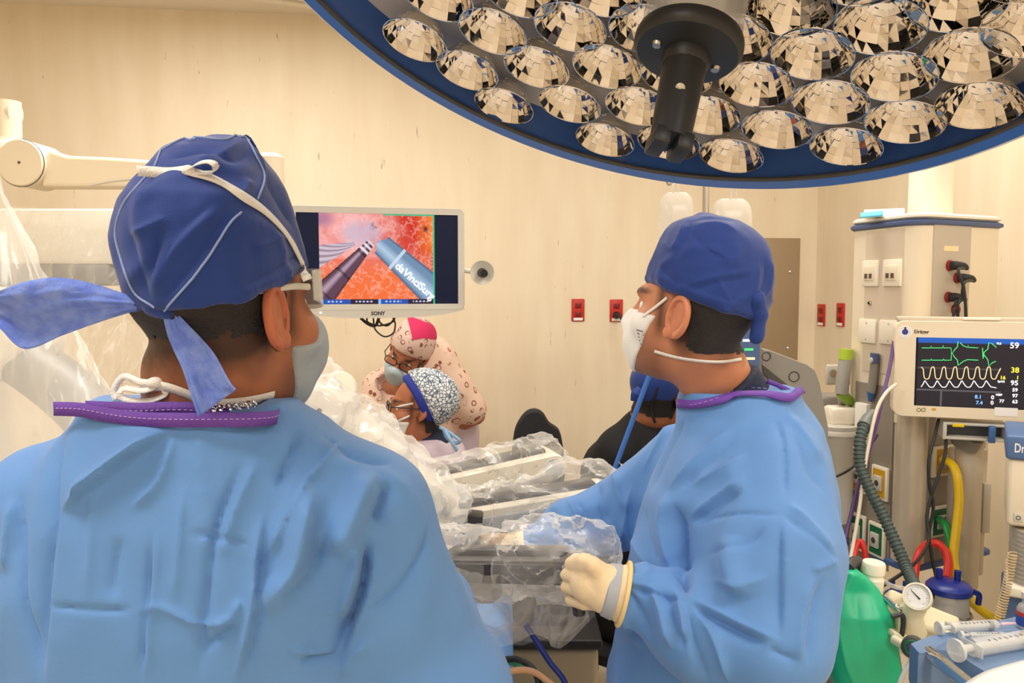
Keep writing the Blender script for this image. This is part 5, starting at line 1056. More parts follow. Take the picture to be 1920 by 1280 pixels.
# ------------------------------------------------------------------ surgical robot with draped arms
def film(name, lo=.22, hi=.62, tint=(246, 243, 236), scale=5.0, bump=.5, stretch=(1, 1, .45)):
    m = bpy.data.materials.new(name); m.use_nodes = True; nt = m.node_tree; p = nt.nodes['Principled BSDF']; out = nt.nodes['Material Output']
    p.inputs['Base Color'].default_value = lin(tint); p.inputs['Roughness'].default_value = .14; p.inputs['Specular IOR Level'].default_value = .8
    tc = nt.nodes.new('ShaderNodeTexCoord'); mp = nt.nodes.new('ShaderNodeMapping'); mp.inputs['Scale'].default_value = stretch; mp.inputs['Rotation'].default_value = (.3, .5, .2); nt.links.new(tc.outputs['Object'], mp.inputs[0])
    n = nt.nodes.new('ShaderNodeTexNoise'); n.noise_type = 'RIDGED_MULTIFRACTAL'; n.inputs['Scale'].default_value = scale; n.inputs['Detail'].default_value = 4; n.inputs['Distortion'].default_value = .6; nt.links.new(mp.outputs[0], n.inputs['Vector'])
    n2 = nt.nodes.new('ShaderNodeTexNoise'); n2.inputs['Scale'].default_value = scale * .6; n2.inputs['Detail'].default_value = 2; nt.links.new(mp.outputs[0], n2.inputs['Vector'])
    b = nt.nodes.new('ShaderNodeBump'); b.inputs['Strength'].default_value = bump; b.inputs['Distance'].default_value = .012; nt.links.new(n.outputs['Fac'], b.inputs['Height']); nt.links.new(b.outputs[0], p.inputs['Normal'])
    fa = nt.nodes.new('ShaderNodeMapRange'); fa.inputs[1].default_value = .35; fa.inputs[2].default_value = .65; fa.inputs[3].default_value = lo; fa.inputs[4].default_value = hi; nt.links.new(n2.outputs['Fac'], fa.inputs[0])
    lw = nt.nodes.new('ShaderNodeLayerWeight'); lw.inputs[0].default_value = .30; nt.links.new(b.outputs[0], lw.inputs['Normal']); ad = nt.nodes.new('ShaderNodeMath'); ad.operation = 'MULTIPLY_ADD'; ad.inputs[1].default_value = .6; ad.use_clamp = True; nt.links.new(lw.outputs['Facing'], ad.inputs[0]); nt.links.new(fa.outputs[0], ad.inputs[2])
    tr = nt.nodes.new('ShaderNodeBsdfTransparent'); mx = nt.nodes.new('ShaderNodeMixShader'); nt.links.new(ad.outputs[0], mx.inputs[0]); nt.links.new(tr.outputs[0], mx.inputs[1]); nt.links.new(p.outputs[0], mx.inputs[2]); nt.links.new(mx.outputs[0], out.inputs[0]); return m
M_film = film('plastic_film', .06, .26, scale=8, bump=1.0); M_film2 = film('thin_plastic_film', .02, .14, scale=9, bump=1.0); M_film3 = film('milky_plastic_film', .16, .46, scale=3.5, bump=.55)
M_robot = mat('robot_white', (238, 230, 212), .35); M_robot2 = mat('robot_grey', (150, 148, 142), .4); M_rdark = mat('robot_dark', (48, 47, 48), .4); M_rlight = mat('robot_bluegrey', (188, 192, 198), .35)
def capsule_link(pts, rs, flat=.75): return MB().tube(pts, rs, n=28, smooth=5, flat=flat)
def crinkle(p, amp, sc, seed):
    w = p + .05 * np.stack([vnoise(p, sc * .7, seed + 5, 2), vnoise(p, sc * .7, seed + 6, 2), vnoise(p, sc * .7, seed + 7, 2)], 1)
    return amp * (.35 - np.clip(1 - np.abs(vnoise(w, sc, seed, 3)) * 3.2, 0, 1)) + amp * .5 * (.3 - np.clip(1 - np.abs(vnoise(w + 3.1, sc * 1.7, seed + 2, 2)) * 3.5, 0, 1))
def drape_hull(name, label, fn, lo, hi, m, seed, amp=.014, sc=9, h=.009, parent=None):
    v, F = surf(lambda p: fn(p) + crinkle(p, amp, sc, seed), lo, hi, h); v = relax(v, F, 1, .3)
    o = make(name, v, F, m, parent, smooth=20)
    if parent is None: tag(o, label, 'drape')
    return o
# column and shoulder on the far left
rob = thing('surgical_robot', 'white surgical robot whose arms under plastic reach from the left edge to the gloved hand', 'robot', (-1.42, 2.15, 0))
MB().box((-1.50, 2.2, .16), (.62, .75, .28), bev=.06, seg=4).build('base', M_robot, rob); MB().box((-1.62, 2.25, 1.0), (.26, .34, 1.5), bev=.06, seg=4).build('column', M_robot, rob)
sh0 = P(2, 640, 2.05); MB().lathe([(0, -.10), (.085, -.098), (.105, -.08), (.105, .1), (0, .1)], sh0, (0.1, 1, 0), 48).build('shoulder_joint', M_robot, rob)
MB().tube([np.array([-1.6, 2.25, 1.45]), sh0 + np.array([-.1, .1, .05]), sh0], [.11, .10, .09], n=24, smooth=5).build('shoulder_arm', M_robot, rob)
MB().tube([sh0 + (0, .02, -.02), P(110, 720, 2.0), P(190, 800, 1.95), P(250, 900, 1.9)], [.085, .085, .08, .07], n=24, smooth=5, flat=.7).build('upper_arm', M_robot2, rob)
bz0, bz1 = P(-60, 445, 2.35), P(260, 452, 2.35)
MB().box((bz0 + bz1) / 2, (bz1[0] - bz0[0], .22, .16), bev=.02).build('overhead_beam', M_robot, rob)
MB().box((bz0 + bz1) / 2 - np.array([-.03, .03, .105]), (bz1[0] - bz0[0] - .12, .18, .06), bev=.01).build('beam_rail', M_robot2, rob)
MB().tube([np.array([-1.62, 2.25, 1.74]), np.array([-1.62, 2.30, (bz0 + bz1)[2] / 2]), bz0], .07, n=16, smooth=4).build('beam_neck', M_robot, rob)
def sheet_px(top, bot, Yt, Yb, nu=70, nv=50, wav=.02, seed=1, sc=4):
    a = catmull(top, 10); b = catmull(bot, 10)
    def fn(U, V):
        ia = U * (len(a) - 1); ib = U * (len(b) - 1); A_ = np.stack([np.interp(ia, range(len(a)), a[:, k]) for k in (0, 1)], 1); B_ = np.stack([np.interp(ib, range(len(b)), b[:, k]) for k in (0, 1)], 1)
        q = A_ * (1 - V[:, None]) + B_ * V[:, None]; pts = np.stack([P(x, y, Yt * (1 - v) + Yb * v) for (x, y), v in zip(q, V)])
        n3 = np.stack([U * 3.2 + V * .8, V * 1.3, 0 * U], 1); f = np.abs(vnoise(n3, sc * .4, seed, 3)) * 2 - .5
        return pts + np.stack([.25 * f, f, .15 * f], 1) * wav
    return fn
tag(MB().grid(sheet_px([(-120, 250), (-60, 270), (0, 335), (28, 400)], [(-120, 940), (20, 930), (150, 900), (300, 880)], 1.95, 1.75, wav=.03, seed=3), 70, 60).build('plastic_drape', M_film3, None, 35), 'milky plastic drape sloping down from the left edge in front of the robot shoulder', 'drape')
tag(MB().grid(sheet_px([(10, 384), (90, 392), (160, 396), (250, 392)], [(0, 520), (90, 560), (170, 575), (255, 560)], 2.18, 2.16, wav=.02, seed=6), 60, 40).build('plastic_drape', M_film, None, 35), 'clear plastic drape wrapped along the overhead beam left of the knotted cap', 'drape')
tag(MB().grid(sheet_px([(150, 600), (200, 590), (250, 600), (275, 640)], [(130, 860), (190, 850), (250, 830), (300, 800)], 1.72, 1.62, wav=.025, seed=9), 60, 50).build('plastic_drape', M_film2, None, 35), 'crumpled plastic drape hanging between the blue cap tie and the purple collar', 'drape')
# draped main arm right of the nearest man
ma = MB().tube([P(500, 660, 1.95), P(575, 725, 1.90), P(680, 815, 1.82), P(780, 900, 1.78), P(850, 950, 1.78)], [.05, .054, .050, .042, .032], n=28, smooth=6, flat=.8).build('upper_manipulator', M_robot, rob)
mb2 = MB().tube([P(500, 800, 1.6), P(590, 800, 1.62), P(690, 865, 1.66), P(780, 940, 1.7)], [.075, .072, .06, .04], n=28, smooth=6, flat=.8).build('lower_manipulator', M_robot, rob)
for (x, y, Y, r) in [(636, 730, 1.81, .040), (597, 775, 1.52, .052)]:
    c = P(x, y, Y); ax = unit(CAM - c + np.array([.1, 0, .3])); jn = MB().lathe([(0, .028), (r * .85, .026), (r, .016), (r, -.05), (0, -.05)], c, ax, 40).build('joint_cover', M_robot, ma if x == 640 else mb2); MB().lathe([(0, .0305), (.0045, .03), (.0055, .0265)], c, ax, 12).build('centre_dot', M_ink, ma if x == 640 else mb2)
c = P(563, 778, 1.5); mb = MB(); ax_ = unit(np.cross([0, 0, 1], CAM - c)); 
for k, wd in enumerate([1, 2, 1, 1, 3, 1, 2, 1, 1, 2]): mb.box(c + ax_ * (k * .0032 - .014) + np.array([0, -.012, .0]), (.0007 * wd, .0008, .020), R=rotx(-.2))
mb.build('barcode', M_ink, mb2)
armf = lambda p: smin(s_chain(p, [P(480, 650, 1.95), P(575, 722, 1.90), P(680, 815, 1.82), P(780, 900, 1.78), P(850, 950, 1.78)], [.058, .068, .064, .054, .042], .03), s_chain(p, [P(520, 772, 1.55), P(590, 788, 1.56), P(690, 855, 1.62), P(780, 935, 1.7)], [.076, .076, .064, .046], .03), .04)
drape_hull('plastic_drape', 'white plastic drape wrapped over the thick robot arm behind the nearest shoulder', armf, (-.75, 1.36, .95), (.05, 2.12, 1.65), film('arm_film', .10, .36, scale=7, bump=.9), 11, .018, 10, .0085)
# three instrument arms reaching right
def arm(a, b, w, hgt, yaw_dark, body=None, up=(0, 0, 1)):
    L = np.linalg.norm(b - a); M = frame(b - a, up, a)
    mb = MB(M); o = rrect(-.02, L, -hgt / 2, hgt / 2, hgt * .48, 8)
    mb.ring_loft([np.array([(x, y, z * s_) for x, z in o]) for y, s_ in ((-w / 2, .86), (-w / 2 + .012, 1), (w / 2 - .012, 1), (w / 2, .86))]); t = mb.build('instrument_manipulator', body or M_robot, rob, smooth=35)
    MB(M).box((L * .46, 0, hgt / 2 + .004), (L * .84, w * .5, .016), bev=.006).build('slot_rail', M_rdark, t)
    MB(M).box((L * .48, -w / 2 - .002, -hgt * .30), (L * .86, .014, hgt * .28), bev=.004).build('side_rail', yaw_dark, t)
    MB(M).cyl((L - hgt * .5, -w / 2 - .004, 0), (L - hgt * .5, w / 2 + .004, 0), hgt * .34, n=28).build('end_joint', M_rlight, t)
    MB(M).box((L * .2, 0, -hgt / 2 - .02), (.09, w * .7, .05), bev=.012).build('carriage', M_robot2, t)
    return t, M, L
tA, MA, LA = arm(P(815, 915, 2.15), P(1048, 862, 2.25), .13, .075, M_robot2)
drape_hull('plastic_drape', 'crinkled plastic drape over the uppermost robot arm below the black chair', lambda p: smin(s_cap(p, P(800, 905, 2.13), P(1022, 855, 2.24), .060, .056), s_cap(p, P(975, 878, 2.2), P(1022, 850, 2.24), .045, .034), .03), (-.45, 1.98, .95), (.30, 2.42, 1.35), M_film, 21, .020, 13, .0075)
tB, MB_, LB = arm(P(850, 975, 1.92), P(1150, 925, 2.0), .12, .066, M_rlight)
MB(MB_).box((LB * .45, -.064, -.002), (LB * .9, .012, .032), bev=.004).build('front_band', M_rlight, tB)
drape_hull('plastic_drape', 'crinkled plastic drape over the middle robot arm beside the far blue sleeve', lambda p: smin(s_cap(p, P(830, 975, 1.90), P(1140, 922, 1.99), .070, .066), s_cap(p, P(1050, 905, 1.97), P(1115, 886, 1.98), .05, .042), .03), (-.40, 1.74, .82), (.42, 2.14, 1.22), M_film, 31, .020, 13, .0075)
MB().box(P(889, 994, 1.80), (.034, .05, .085), R=roty(.1), bev=.006).build('clamp', M_rdark, tB); MB().box(P(935, 1010, 1.80), (.09, .03, .02), bev=.004).build('clamp_plate', mat('tan_plate', (196, 160, 118), .45), tB)
tC, MC, LC_ = arm(P(840, 1058, 1.50), P(1100, 1062, 1.385), .072, .046, M_rdark, mat('robot_charcoal', (88, 86, 84), .4))
MB(MC).box((LC_ * .46, -.040, .0), (LC_ * .86, .012, .034), bev=.004).build('front_rail', M_rdark, tC)
MB().tube([P(1072, 1052, 1.33), P(1080, 1100, 1.325), P(1086, 1150, 1.33)], .011, n=12).build('grip', M_rdark, tC)
drape_hull('plastic_drape', 'clear plastic bag draped around the nearest robot arm beside the gloved hand', lambda p: smin(s_chain(p, [P(820, 1040, 1.52), P(900, 1052, 1.48), P(1000, 1052, 1.43), P(1062, 1058, 1.405)], [.064, .058, .060, .062], .03), s_cap(p, P(1040, 1035, 1.46), P(1120, 1030, 1.47), .050, .044), .04), (-.25, 1.26, .88), (.30, 1.64, 1.26), M_film2, 41, .020, 12, .0070)
tag(MB().grid(sheet_px([(850, 1068), (930, 1075), (1010, 1076), (1075, 1066)], [(868, 1235), (945, 1212), (1010, 1188), (1050, 1210), (1108, 1158)], 1.40, 1.42, 70, 46, wav=.02, seed=14, sc=4), 80, 60).build('plastic_drape', M_film, None, 35), 'clear plastic curtain hanging below the nearest robot arm', 'drape')
tag(MB().grid(sheet_px([(860, 1068), (930, 1072), (1010, 1072), (1085, 1062)], [(880, 1225), (950, 1215), (1010, 1196), (1060, 1190), (1118, 1150)], 1.54, 1.54, 60, 40, wav=.02, seed=19, sc=5), 60, 44).build('plastic_drape', M_film2, None, 35), 'rear layer of the clear plastic curtain under the nearest robot arm', 'drape')
# patient cart behind the arms carries them
MB().box((-.62, 2.35, .14), (.6, .5, .24), bev=.05, seg=3).build('cart_base', M_robot2, rob); MB().cyl((-.62, 2.35, .2), (-.62, 2.35, 1.2), .11, n=32).build('cart_column', M_robot, rob)
MB().tube([(-.62, 2.35, 1.1), P(700, 900, 2.2), P(815, 915, 2.15)], [.08, .06, .04], n=16).build('carrier', M_robot, rob); MB().tube([(-.62, 2.35, 1.0), P(720, 960, 2.1), P(850, 975, 1.92)], [.08, .06, .035], n=16).build('carrier', M_robot, rob); MB().tube([(-.62, 2.3, .95), P(720, 1040, 1.9), P(840, 1052, 1.50)], [.07, .05, .03], n=16).build('carrier', M_robot, rob)
MB().box((.01, 1.90, .86), (.26, .10, .15), bev=.02).build('shade_box', mat('shade_box_grey', (96, 94, 92), .45), rob); MB().tube([(-.62, 2.3, .85), (-.3, 2.05, .86), (-.1, 1.92, .86)], .04, n=14).build('carrier', M_robot2, rob)  # added dark box for the under-table gloom and dark trousers behind the curtain
# operating table with blue drape, lines on it
tbl = thing('operating_table', 'operating table under a light blue drape at the bottom of the picture', 'table', (-.62, 1.72, 0))
M_drape = mat('blue_table_drape', (128, 172, 226), .7, bump=(14, .3))
def tdrape(p):
    d = s_box(p, (-.50, 1.62, .60), (.50, .24, .34), None, .07); return d + .010 * vnoise(p * np.array([1, 1, .35]), 9, 4, 2)
shell(tdrape, (-1.08, 1.30, .2), (.08, 1.94, 1.0), .014, 'drape_cloth', M_drape, tbl); MB().cyl((-.55, 1.62, .02), (-.55, 1.62, .6), .12, n=24).build('pedestal', M_steel, tbl); MB().box((-.55, 1.62, .05), (.7, .42, .1), bev=.02).build('foot', M_steel, tbl)
M_gtube = mat('green_tube', (36, 120, 84), .4); M_btube = mat('brown_tube', (186, 142, 104), .4); M_bluecab = mat('blue_cable', (26, 44, 120), .4)
tag(MB().tube([P(930, 1232, 1.40), P(975, 1247, 1.42), P(1010, 1268, 1.40), P(1030, 1300, 1.36), P(1035, 1400, 1.36)], .0055, n=10).build('tube', M_gtube), 'green tube draped over the edge of the blue table drape', 'tube')
tag(MB().tube([P(925, 1240, 1.38), P(968, 1236, 1.42), P(1000, 1255, 1.41), P(1012, 1300, 1.37), P(1010, 1400, 1.37)], .006, n=10).build('tube', M_rubber), 'black tube draped over the edge of the blue table drape', 'tube')
tag(MB().tube([P(930, 1262, 1.37), P(985, 1256, 1.39), P(1020, 1272, 1.38), P(1050, 1310, 1.35), P(1060, 1420, 1.35)], .006, n=10).build('tube', M_btube), 'tan tube draped over the edge of the blue table drape', 'tube')
tag(MB().tube([P(985, 1170, 1.47), P(1002, 1196, 1.47), P(1030, 1240, 1.46), P(1064, 1290, 1.45), P(1085, 1400, 1.44)], .0055, n=10).build('cable', M_bluecab), 'dark blue cable hanging out under the plastic curtain', 'cable')
cab = thing('equipment_cabinet', 'tan equipment cabinet standing behind the plastic curtain, mostly hidden', 'cabinet', (.13, 2.36, 0))
MB().box((.09, 2.36, .31), (.30, .44, .58), bev=.02, seg=3).build('body', mat('tan_panel', (204, 184, 150), .5), cab); MB().box((.09, 2.36, .615), (.32, .46, .03), bev=.01).build('top_edge', M_rdark, cab)
for sx in (-1, 1):
    for sy in (-1, 1): MB().cyl((.09 + sx * .11, 2.36 + sy * .16, 0.0), (.09 + sx * .11, 2.36 + sy * .16, .03), .02, n=12).build('foot', M_black, cab)
# ------------------------------------------------------------------ chairs and stools
M_chair = mat('black_upholstery', (30, 30, 33), .7, bump=(60, .1))
ch = thing('office_chair', 'black office chair with rounded backrest against the back wall', 'chair', (.06, 3.42, 0))
bk = catmull([(958, 905), (959, 860), (962, 825), (968, 798), (984, 774), (1002, 767), (1018, 774), (1030, 792), (1048, 806), (1055, 834), (1058, 870), (1058, 905)], 6)
cb = np.array([P(x, y, 3.30) for x, y in bk]); mb = MB(); cen = cb.mean(0); rings = [cb + (cen - cb) * .08 + np.array([0, -.022, 0]), cb + np.array([0, -.010, 0]), cb + np.array([0, .03, 0]), cb + (cen - cb) * .1 + np.array([0, .045, 0])]; mb.ring_loft(rings); mb.build('backrest', M_chair, ch, smooth=50)
MB().tube([cen + np.array([0, .04, -.05]), np.array([cen[0], 3.40, .52]), np.array([cen[0], 3.36, .45])], .022, n=12).build('back_bar', M_black, ch); MB().box((cen[0], 3.14, .46), (.44, .42, .07), bev=.03, seg=4).build('seat', M_chair, ch); MB().cyl((cen[0], 3.16, .10), (cen[0], 3.16, .43), .028, n=16).build('post', M_steel, ch)
for k in range(5):
    a = k * 2 * PI / 5 + .3; e = np.array([cen[0] + .25 * math.cos(a), 3.16 + .25 * math.sin(a), .06]); lg = MB().tube([(cen[0], 3.16, .11), e], [.022, .016], n=10, smooth=0).build('leg', M_black, ch); MB().cyl(e - np.array([.012, 0, .034]), e + np.array([.012, 0, -.034]), .026, n=16).build('caster', M_black, lg)
def stool(label, x, y, h=.47):
    t = thing('stool', label, 'stool', (x, y, 0)); MB().lathe([(0, h), (.15, h - .005), (.17, h - .03), (.16, h - .07), (0, h - .075)], (x, y, 0), (0, 0, 1), 32).build('seat', M_chair, t); MB().cyl((x, y, .08), (x, y, h - .07), .025, n=16).build('post', M_steel, t)
    for k in range(5): a = k * 2 * PI / 5; e = np.array([x + .22 * math.cos(a), y + .22 * math.sin(a), .06]); lg = MB().tube([(x, y, .1), e], [.02, .015], n=10, smooth=0).build('leg', M_black, t); MB().cyl(e - np.array([.012, 0, .034]), e + np.array([.012, 0, -.034]), .026, n=14).build('caster', M_black, lg)
stool('black stool under the seated person in lavender', -.30, 2.92, .40); stool('black stool under the seated person in black', .40, 2.72, .40)
pz = P(1219, 700, 2.28); pq = P(1152, 880, 2.28); pdir = (pq - pz) / (pq[2] - pz[2]); pf = pz + pdir * (0.004 - pz[2])
st = thing('pole', 'slim blue pole topped by a clear ring leaning in front of the person in black', 'pole', pf); MB().tube([pz, pf], .0075, n=12, smooth=0).build('shaft', mat('blue_webbing', (58, 110, 190), .6), st); MB().torus(P(1219, 692, 2.28), (.1, -1, .1), .0125, .004, 24, 8).build('ring', mat('clear_ring', (210, 216, 224), .15), st)
# ------------------------------------------------------------------ drip stand with bags
ivY = 2.36; iv = thing('drip_stand', 'steel drip stand pole rising behind the profile cap', 'stand', (P(1323, 400, ivY)[0], ivY, 0))
xp = P(1323, 400, ivY)[0]; MB().cyl((xp, ivY, .08), (xp, ivY, 2.12), .010, n=16).build('pole', M_steel, iv); ht = P(1323, 338, ivY)[2]
for s_ in (-1, 1): MB().tube([(xp, ivY, ht + .05), (xp + s_ * .05, ivY, ht + .055), (xp + s_ * .095, ivY, ht + .03), (xp + s_ * .10, ivY, ht - .005), (xp + s_ * .11, ivY, ht - .012), (xp + s_ * .118, ivY, ht + .004)], .003, n=8).build('hook', M_steel, iv)
for k in range(5): a = k * 2 * PI / 5; e = np.array([xp + .19 * math.cos(a), ivY + .19 * math.sin(a), .06]); lg = MB().tube([(xp, ivY, .1), e], [.016, .012], n=10, smooth=0).build('leg', M_steel, iv); MB().cyl(e - np.array([.012, 0, .034]), e + np.array([.012, 0, -.034]), .026, n=14).build('caster', M_black, lg)
M_iv = bpy.data.materials.new('drip_bag'); M_iv.use_nodes = True; p_ = M_iv.node_tree.nodes['Principled BSDF']; p_.inputs['Base Color'].default_value = lin((240, 234, 222)); p_.inputs['Roughness'].default_value = .2; p_.inputs['Alpha'].default_value = .5
def bag(label, x0, x1, ytop, hook, ybot):
    out = [((x0 + x1) / 2 - .1 * (x1 - x0), ytop), (x0 + .2 * (x1 - x0), ytop + 2), (x0 + 3, ytop + 18), (x0, ytop + 60), (x0 + 2, ybot - 10), (x0 + 14, ybot), ((x0 + x1) / 2, ybot + 4), (x1 - 14, ybot), (x1 - 2, ybot - 10), (x1, ytop + 60), (x1 - 3, ytop + 18), (x1 - .2 * (x1 - x0), ytop + 2), ((x0 + x1) / 2 + .1 * (x1 - x0), ytop)]
    c = np.array([P(x, y, ivY - .01) for x, y in catmull(out, 5)]); t = thing('drip_bag', label, 'drip bag', c.mean(0)); cen = c.mean(0); rings = [c + (cen - c) * s_ + np.array([0, d_, 0]) for s_, d_ in ((.55, -.022), (.25, -.017), (.06, -.006), (0, 0), (.06, .006), (.25, .017), (.55, .022))]; MB().ring_loft(rings).build('pouch', M_iv, t, smooth=60)
    hx, hy = hook; MB().tube([P(hx - 5, ytop + 2, ivY - .01), P(hx - 4, hy, ivY - .01), P(hx + 4, hy, ivY - .01), P(hx + 5, ytop + 2, ivY - .01)], .003, n=8, smooth=3).build('hanger', M_iv, t)
    MB().box(P((x0 + x1) / 2, ytop + 95, ivY - .036), (.06, .002, .07)).build('print_panel', M_tagw, t); MB().cyl(P((x0 + x1) / 2, ybot, ivY - .01), P((x0 + x1) / 2, ybot + 22, ivY - .01), .006, n=10).build('port', M_white, t)
bag('clear drip bag on the drip stand, hanging on the side of the white mask', 1236, 1302, 360, (1267, 346), 520); bag('white drip bag on the drip stand, hanging on the side of the equipment column', 1333, 1411, 372, (1375, 352), 530)
# ------------------------------------------------------------------ equipment column on the right
pL = np.array([1.050, 2.47]); pC = np.array([1.112, 2.20]); pR = np.array([1.432, 2.36]); pB1 = np.array([1.38, 2.60]); pB0 = np.array([1.12, 2.60])
Z1 = P(1715, 421, 2.2)[2]; Z0 = P(1715, 1062, 2.2)[2]
def fillet(poly, rs, n=6):
    out = []; k = len(poly)
    for i in range(k):
        p, a, b = poly[i], poly[i - 1], poly[(i + 1) % k]; u = unit(a - p); w = unit(b - p); ang = math.acos(np.clip(u @ w, -1, 1)); t = rs[i] / math.tan(ang / 2); s_, e_ = p + u * t, p + w * t; c = p + unit(u + w) * (rs[i] / math.sin(ang / 2))
        a0 = math.atan2(*(s_ - c)[::-1]); a1 = math.atan2(*(e_ - c)[::-1]); da = (a1 - a0 + PI) % (2 * PI) - PI
        for q in range(n + 1): th = a0 + da * q / n; out.append(c + rs[i] * np.array([math.cos(th), math.sin(th)]))
    return np.array(out)
def plate_poly(f2, z0, z1, name, m, parent, bev=0, grow=0):
    c = f2.mean(0); g = f2 + (f2 - c) / np.linalg.norm(f2 - c, axis=1, keepdims=True) * grow; L3 = lambda q, z: np.c_[q, np.full(len(q), z)]
    i_ = c + (g - c) * (1 - bev); rings = [L3(i_, z0), L3(g, z0 + bev * .1), L3(g, z1 - bev * .1), L3(i_, z1)] if bev else [L3(g, z0), L3(g, z1)]
    return MB().ring_loft(rings).build(name, m, parent, smooth=50)
foot = fillet(np.array([pL, pC, pR, pB1, pB0]), [.015, .045, .02, .03, .03])
pen = thing('supply_pendant', 'cream ceiling supply column with plugs and gas outlets behind the vital signs monitor', 'column', (pC[0] + .1, 2.38, Z0))
plate_poly(foot, P(1715, 800, 2.2)[2], Z1, 'upper_body', M_cream, pen); low = plate_poly(foot, Z0, P(1715, 800, 2.2)[2], 'lower_body', M_beige, pen, grow=-.004)
plate_poly(foot, Z1, Z1 + .018, 'edge_trim', M_navy, pen, .05, .012); plate_poly(foot, Z1 + .018, Z1 + .036, 'top_plate', M_cream2, pen, .06, .006); plate_poly(foot, Z0 - .022, Z0, 'base_trim', mat('blue_trim', (72, 98, 150), .45), pen, .05, .012)
pc = P(1744, 380, 2.42); MB().cyl((pc[0], 2.42, Z1 + .03), (pc[0], 2.42, CEIL), .060, n=40).build('ceiling_post', M_cream2, pen)
LXv = np.array([*(pC - pL), 0]); LXv = unit(LXv); LNv = np.array([LXv[1], -LXv[0], 0]); RXv = unit(np.array([*(pR - pC), 0])); RNv = np.array([RXv[1], -RXv[0], 0])
def onface(X, N, o2_):
    o_ = np.array([o2_[0], o2_[1], 0])
    def fn(px, py, lift=0.0): d = ray(px, py); t = ((o_ - CAM) @ N) / (d @ N); return CAM + d * t + N * lift
    return fn
LF = onface(LXv, LNv, pC); RF = onface(RXv, RNv, pC)
def facebox(fn, X, N, x0, y0, x1, y1, th, m, name, parent, bev=.002, lift=0):
    M, w, h = wall_frame(fn, x0, y0, x1, y1, N, X); return MB(M).box((0, 0, lift + th / 2), (w, h, th), bev=bev).build(name, m, parent), M, w, h
M_panelg = mat('column_panel', (214, 198, 176), .45); M_panel2 = mat('column_panel_grey', (150, 140, 126), .45)
facebox(LF, LXv, LNv, 1621, 432, 1690, 700, .003, M_panelg, 'side_panel', pen, 0); facebox(RF, RXv, RNv, 1746, 424, 1815, 700, .003, mat('grey_panel', (196, 184, 168), .45), 'front_panel', pen, 0)
facebox(LF, LXv, LNv, 1600, 720, 1670, 1056, .002, M_panel2, 'lower_side_panel', pen, 0); facebox(RF, RXv, RNv, 1732, 780, 1792, 1056, .002, M_panel2, 'lower_front_panel', pen, 0)
for x0, x1, y0, y1 in ((1620.5, 1650, 488, 537), (1659, 1693, 486, 537)):
    q, M, w, h = facebox(LF, LXv, LNv, x0, y0, x1, y1, .010, M_cream2, 'data_plate', pen, .004); MB(M).box((-.0, 0, .0115), (w * .62, h * .55, .004), bev=.0018).build('insert', M_cream, q)
    for s_ in (-1, 1): MB(M).box((s_ * w * .14, -h * .10, .0138), (w * .16, h * .18, .002)).build('jack', mat('jack_dark', (92, 70, 58), .6), q)
for x0, x1, y0, y1 in ((1614, 1645, 598, 643), (1652, 1690, 600, 646)):
    q, M, w, h = facebox(LF, LXv, LNv, x0, y0, x1, y1, .010, M_cream2, 'blank_plate', pen, .004)
    for s_ in (-1, 1): MB(M).cyl((0, s_ * h * .34, .009), (0, s_ * h * .34, .0112), .0022, n=10).build('screw', M_steel, q)
MB().lathe([(0, .008), (.006, .0078), (.0075, .004), (.0075, 0)], LF(1633, 568), LNv, 18).build('key_lock', M_steel, pen); MB().box(LF(1633, 568, .009), (.003, .003, .008)).build('key_slot', M_black, pen)
facebox(RF, RXv, RNv, 1768, 461, 1795, 471, .001, mat('pale_label', (244, 226, 182), .6), 'name_tag', pen, 0, .003)
for k, (px, py) in enumerate([(1778, 498), (1792, 521), (1775, 557), (1788, 580)]):
    c = RF(px, py); MB().lathe([(.0, .012), (.0135, .012), (.0155, .006), (.0155, 0)], c, RNv, 24).build('socket', M_dred, pen)
M_cord = mat('plug_cord', (26, 26, 28), .5)
def plug(px, py, path, label):
    c = RF(px, py, .012); t = thing('power_plug', label, 'plug', c); MB().tube([c, c + RNv * .012, c + RNv * .022 + RXv * .018 - np.array([0, 0, .002]), c + RNv * .022 + RXv * .032 - np.array([0, 0, .008])], [.0125, .0125, .010, .006], n=16, smooth=3).build('plug_body', M_rubber, t)
    MB().tube([c + RNv * .022 + RXv * .030 - np.array([0, 0, .007])] + [P(x, y, Y) for x, y, Y in path], .0042, n=8).build('cord', M_cord, t)
plug(1778, 498, [(1797, 506, 2.19), (1807, 540, 2.18), (1811, 590, 2.18), (1810, 680, 2.2), (1806, 760, 2.2)], 'black plug in the topmost red socket of the equipment column')
plug(1792, 521, [(1808, 530, 2.19), (1802, 560, 2.19), (1788, 590, 2.19), (1780, 680, 2.2)], 'black plug in the second highest red socket of the equipment column')
plug(1775, 557, [(1792, 566, 2.19), (1796, 585, 2.19), (1794, 660, 2.2)], 'black plug in the third red socket down on the equipment column')
def gas(fn, X, N, x0, y0, x1, y1, col, lift=.0025):
    q, M, w, h = facebox(fn, X, N, x0, y0, x1, y1, .010, M_cream2, 'gas_outlet', pen, .003, lift); z = lift + .010
    MB(M).box((0, 0, z + .0005), (w * .76, h * .82, .001)).build('colour_plate', col, q); MB(M).box((0, 0, z + .004), (w * .50, h * .44, .008), bev=.003).build('valve_block', M_lgrey, q); MB(M).lathe([(0, z + .0095), (w * .12, z + .0092), (w * .14, z + .007)], (0, 0, 0), (0, 0, 1), 16).build('port', M_dgrey, q); return M
M_yel = mat('yellow_plate', (214, 164, 30), .45); M_grn = mat('green_plate', (24, 110, 70), .45)
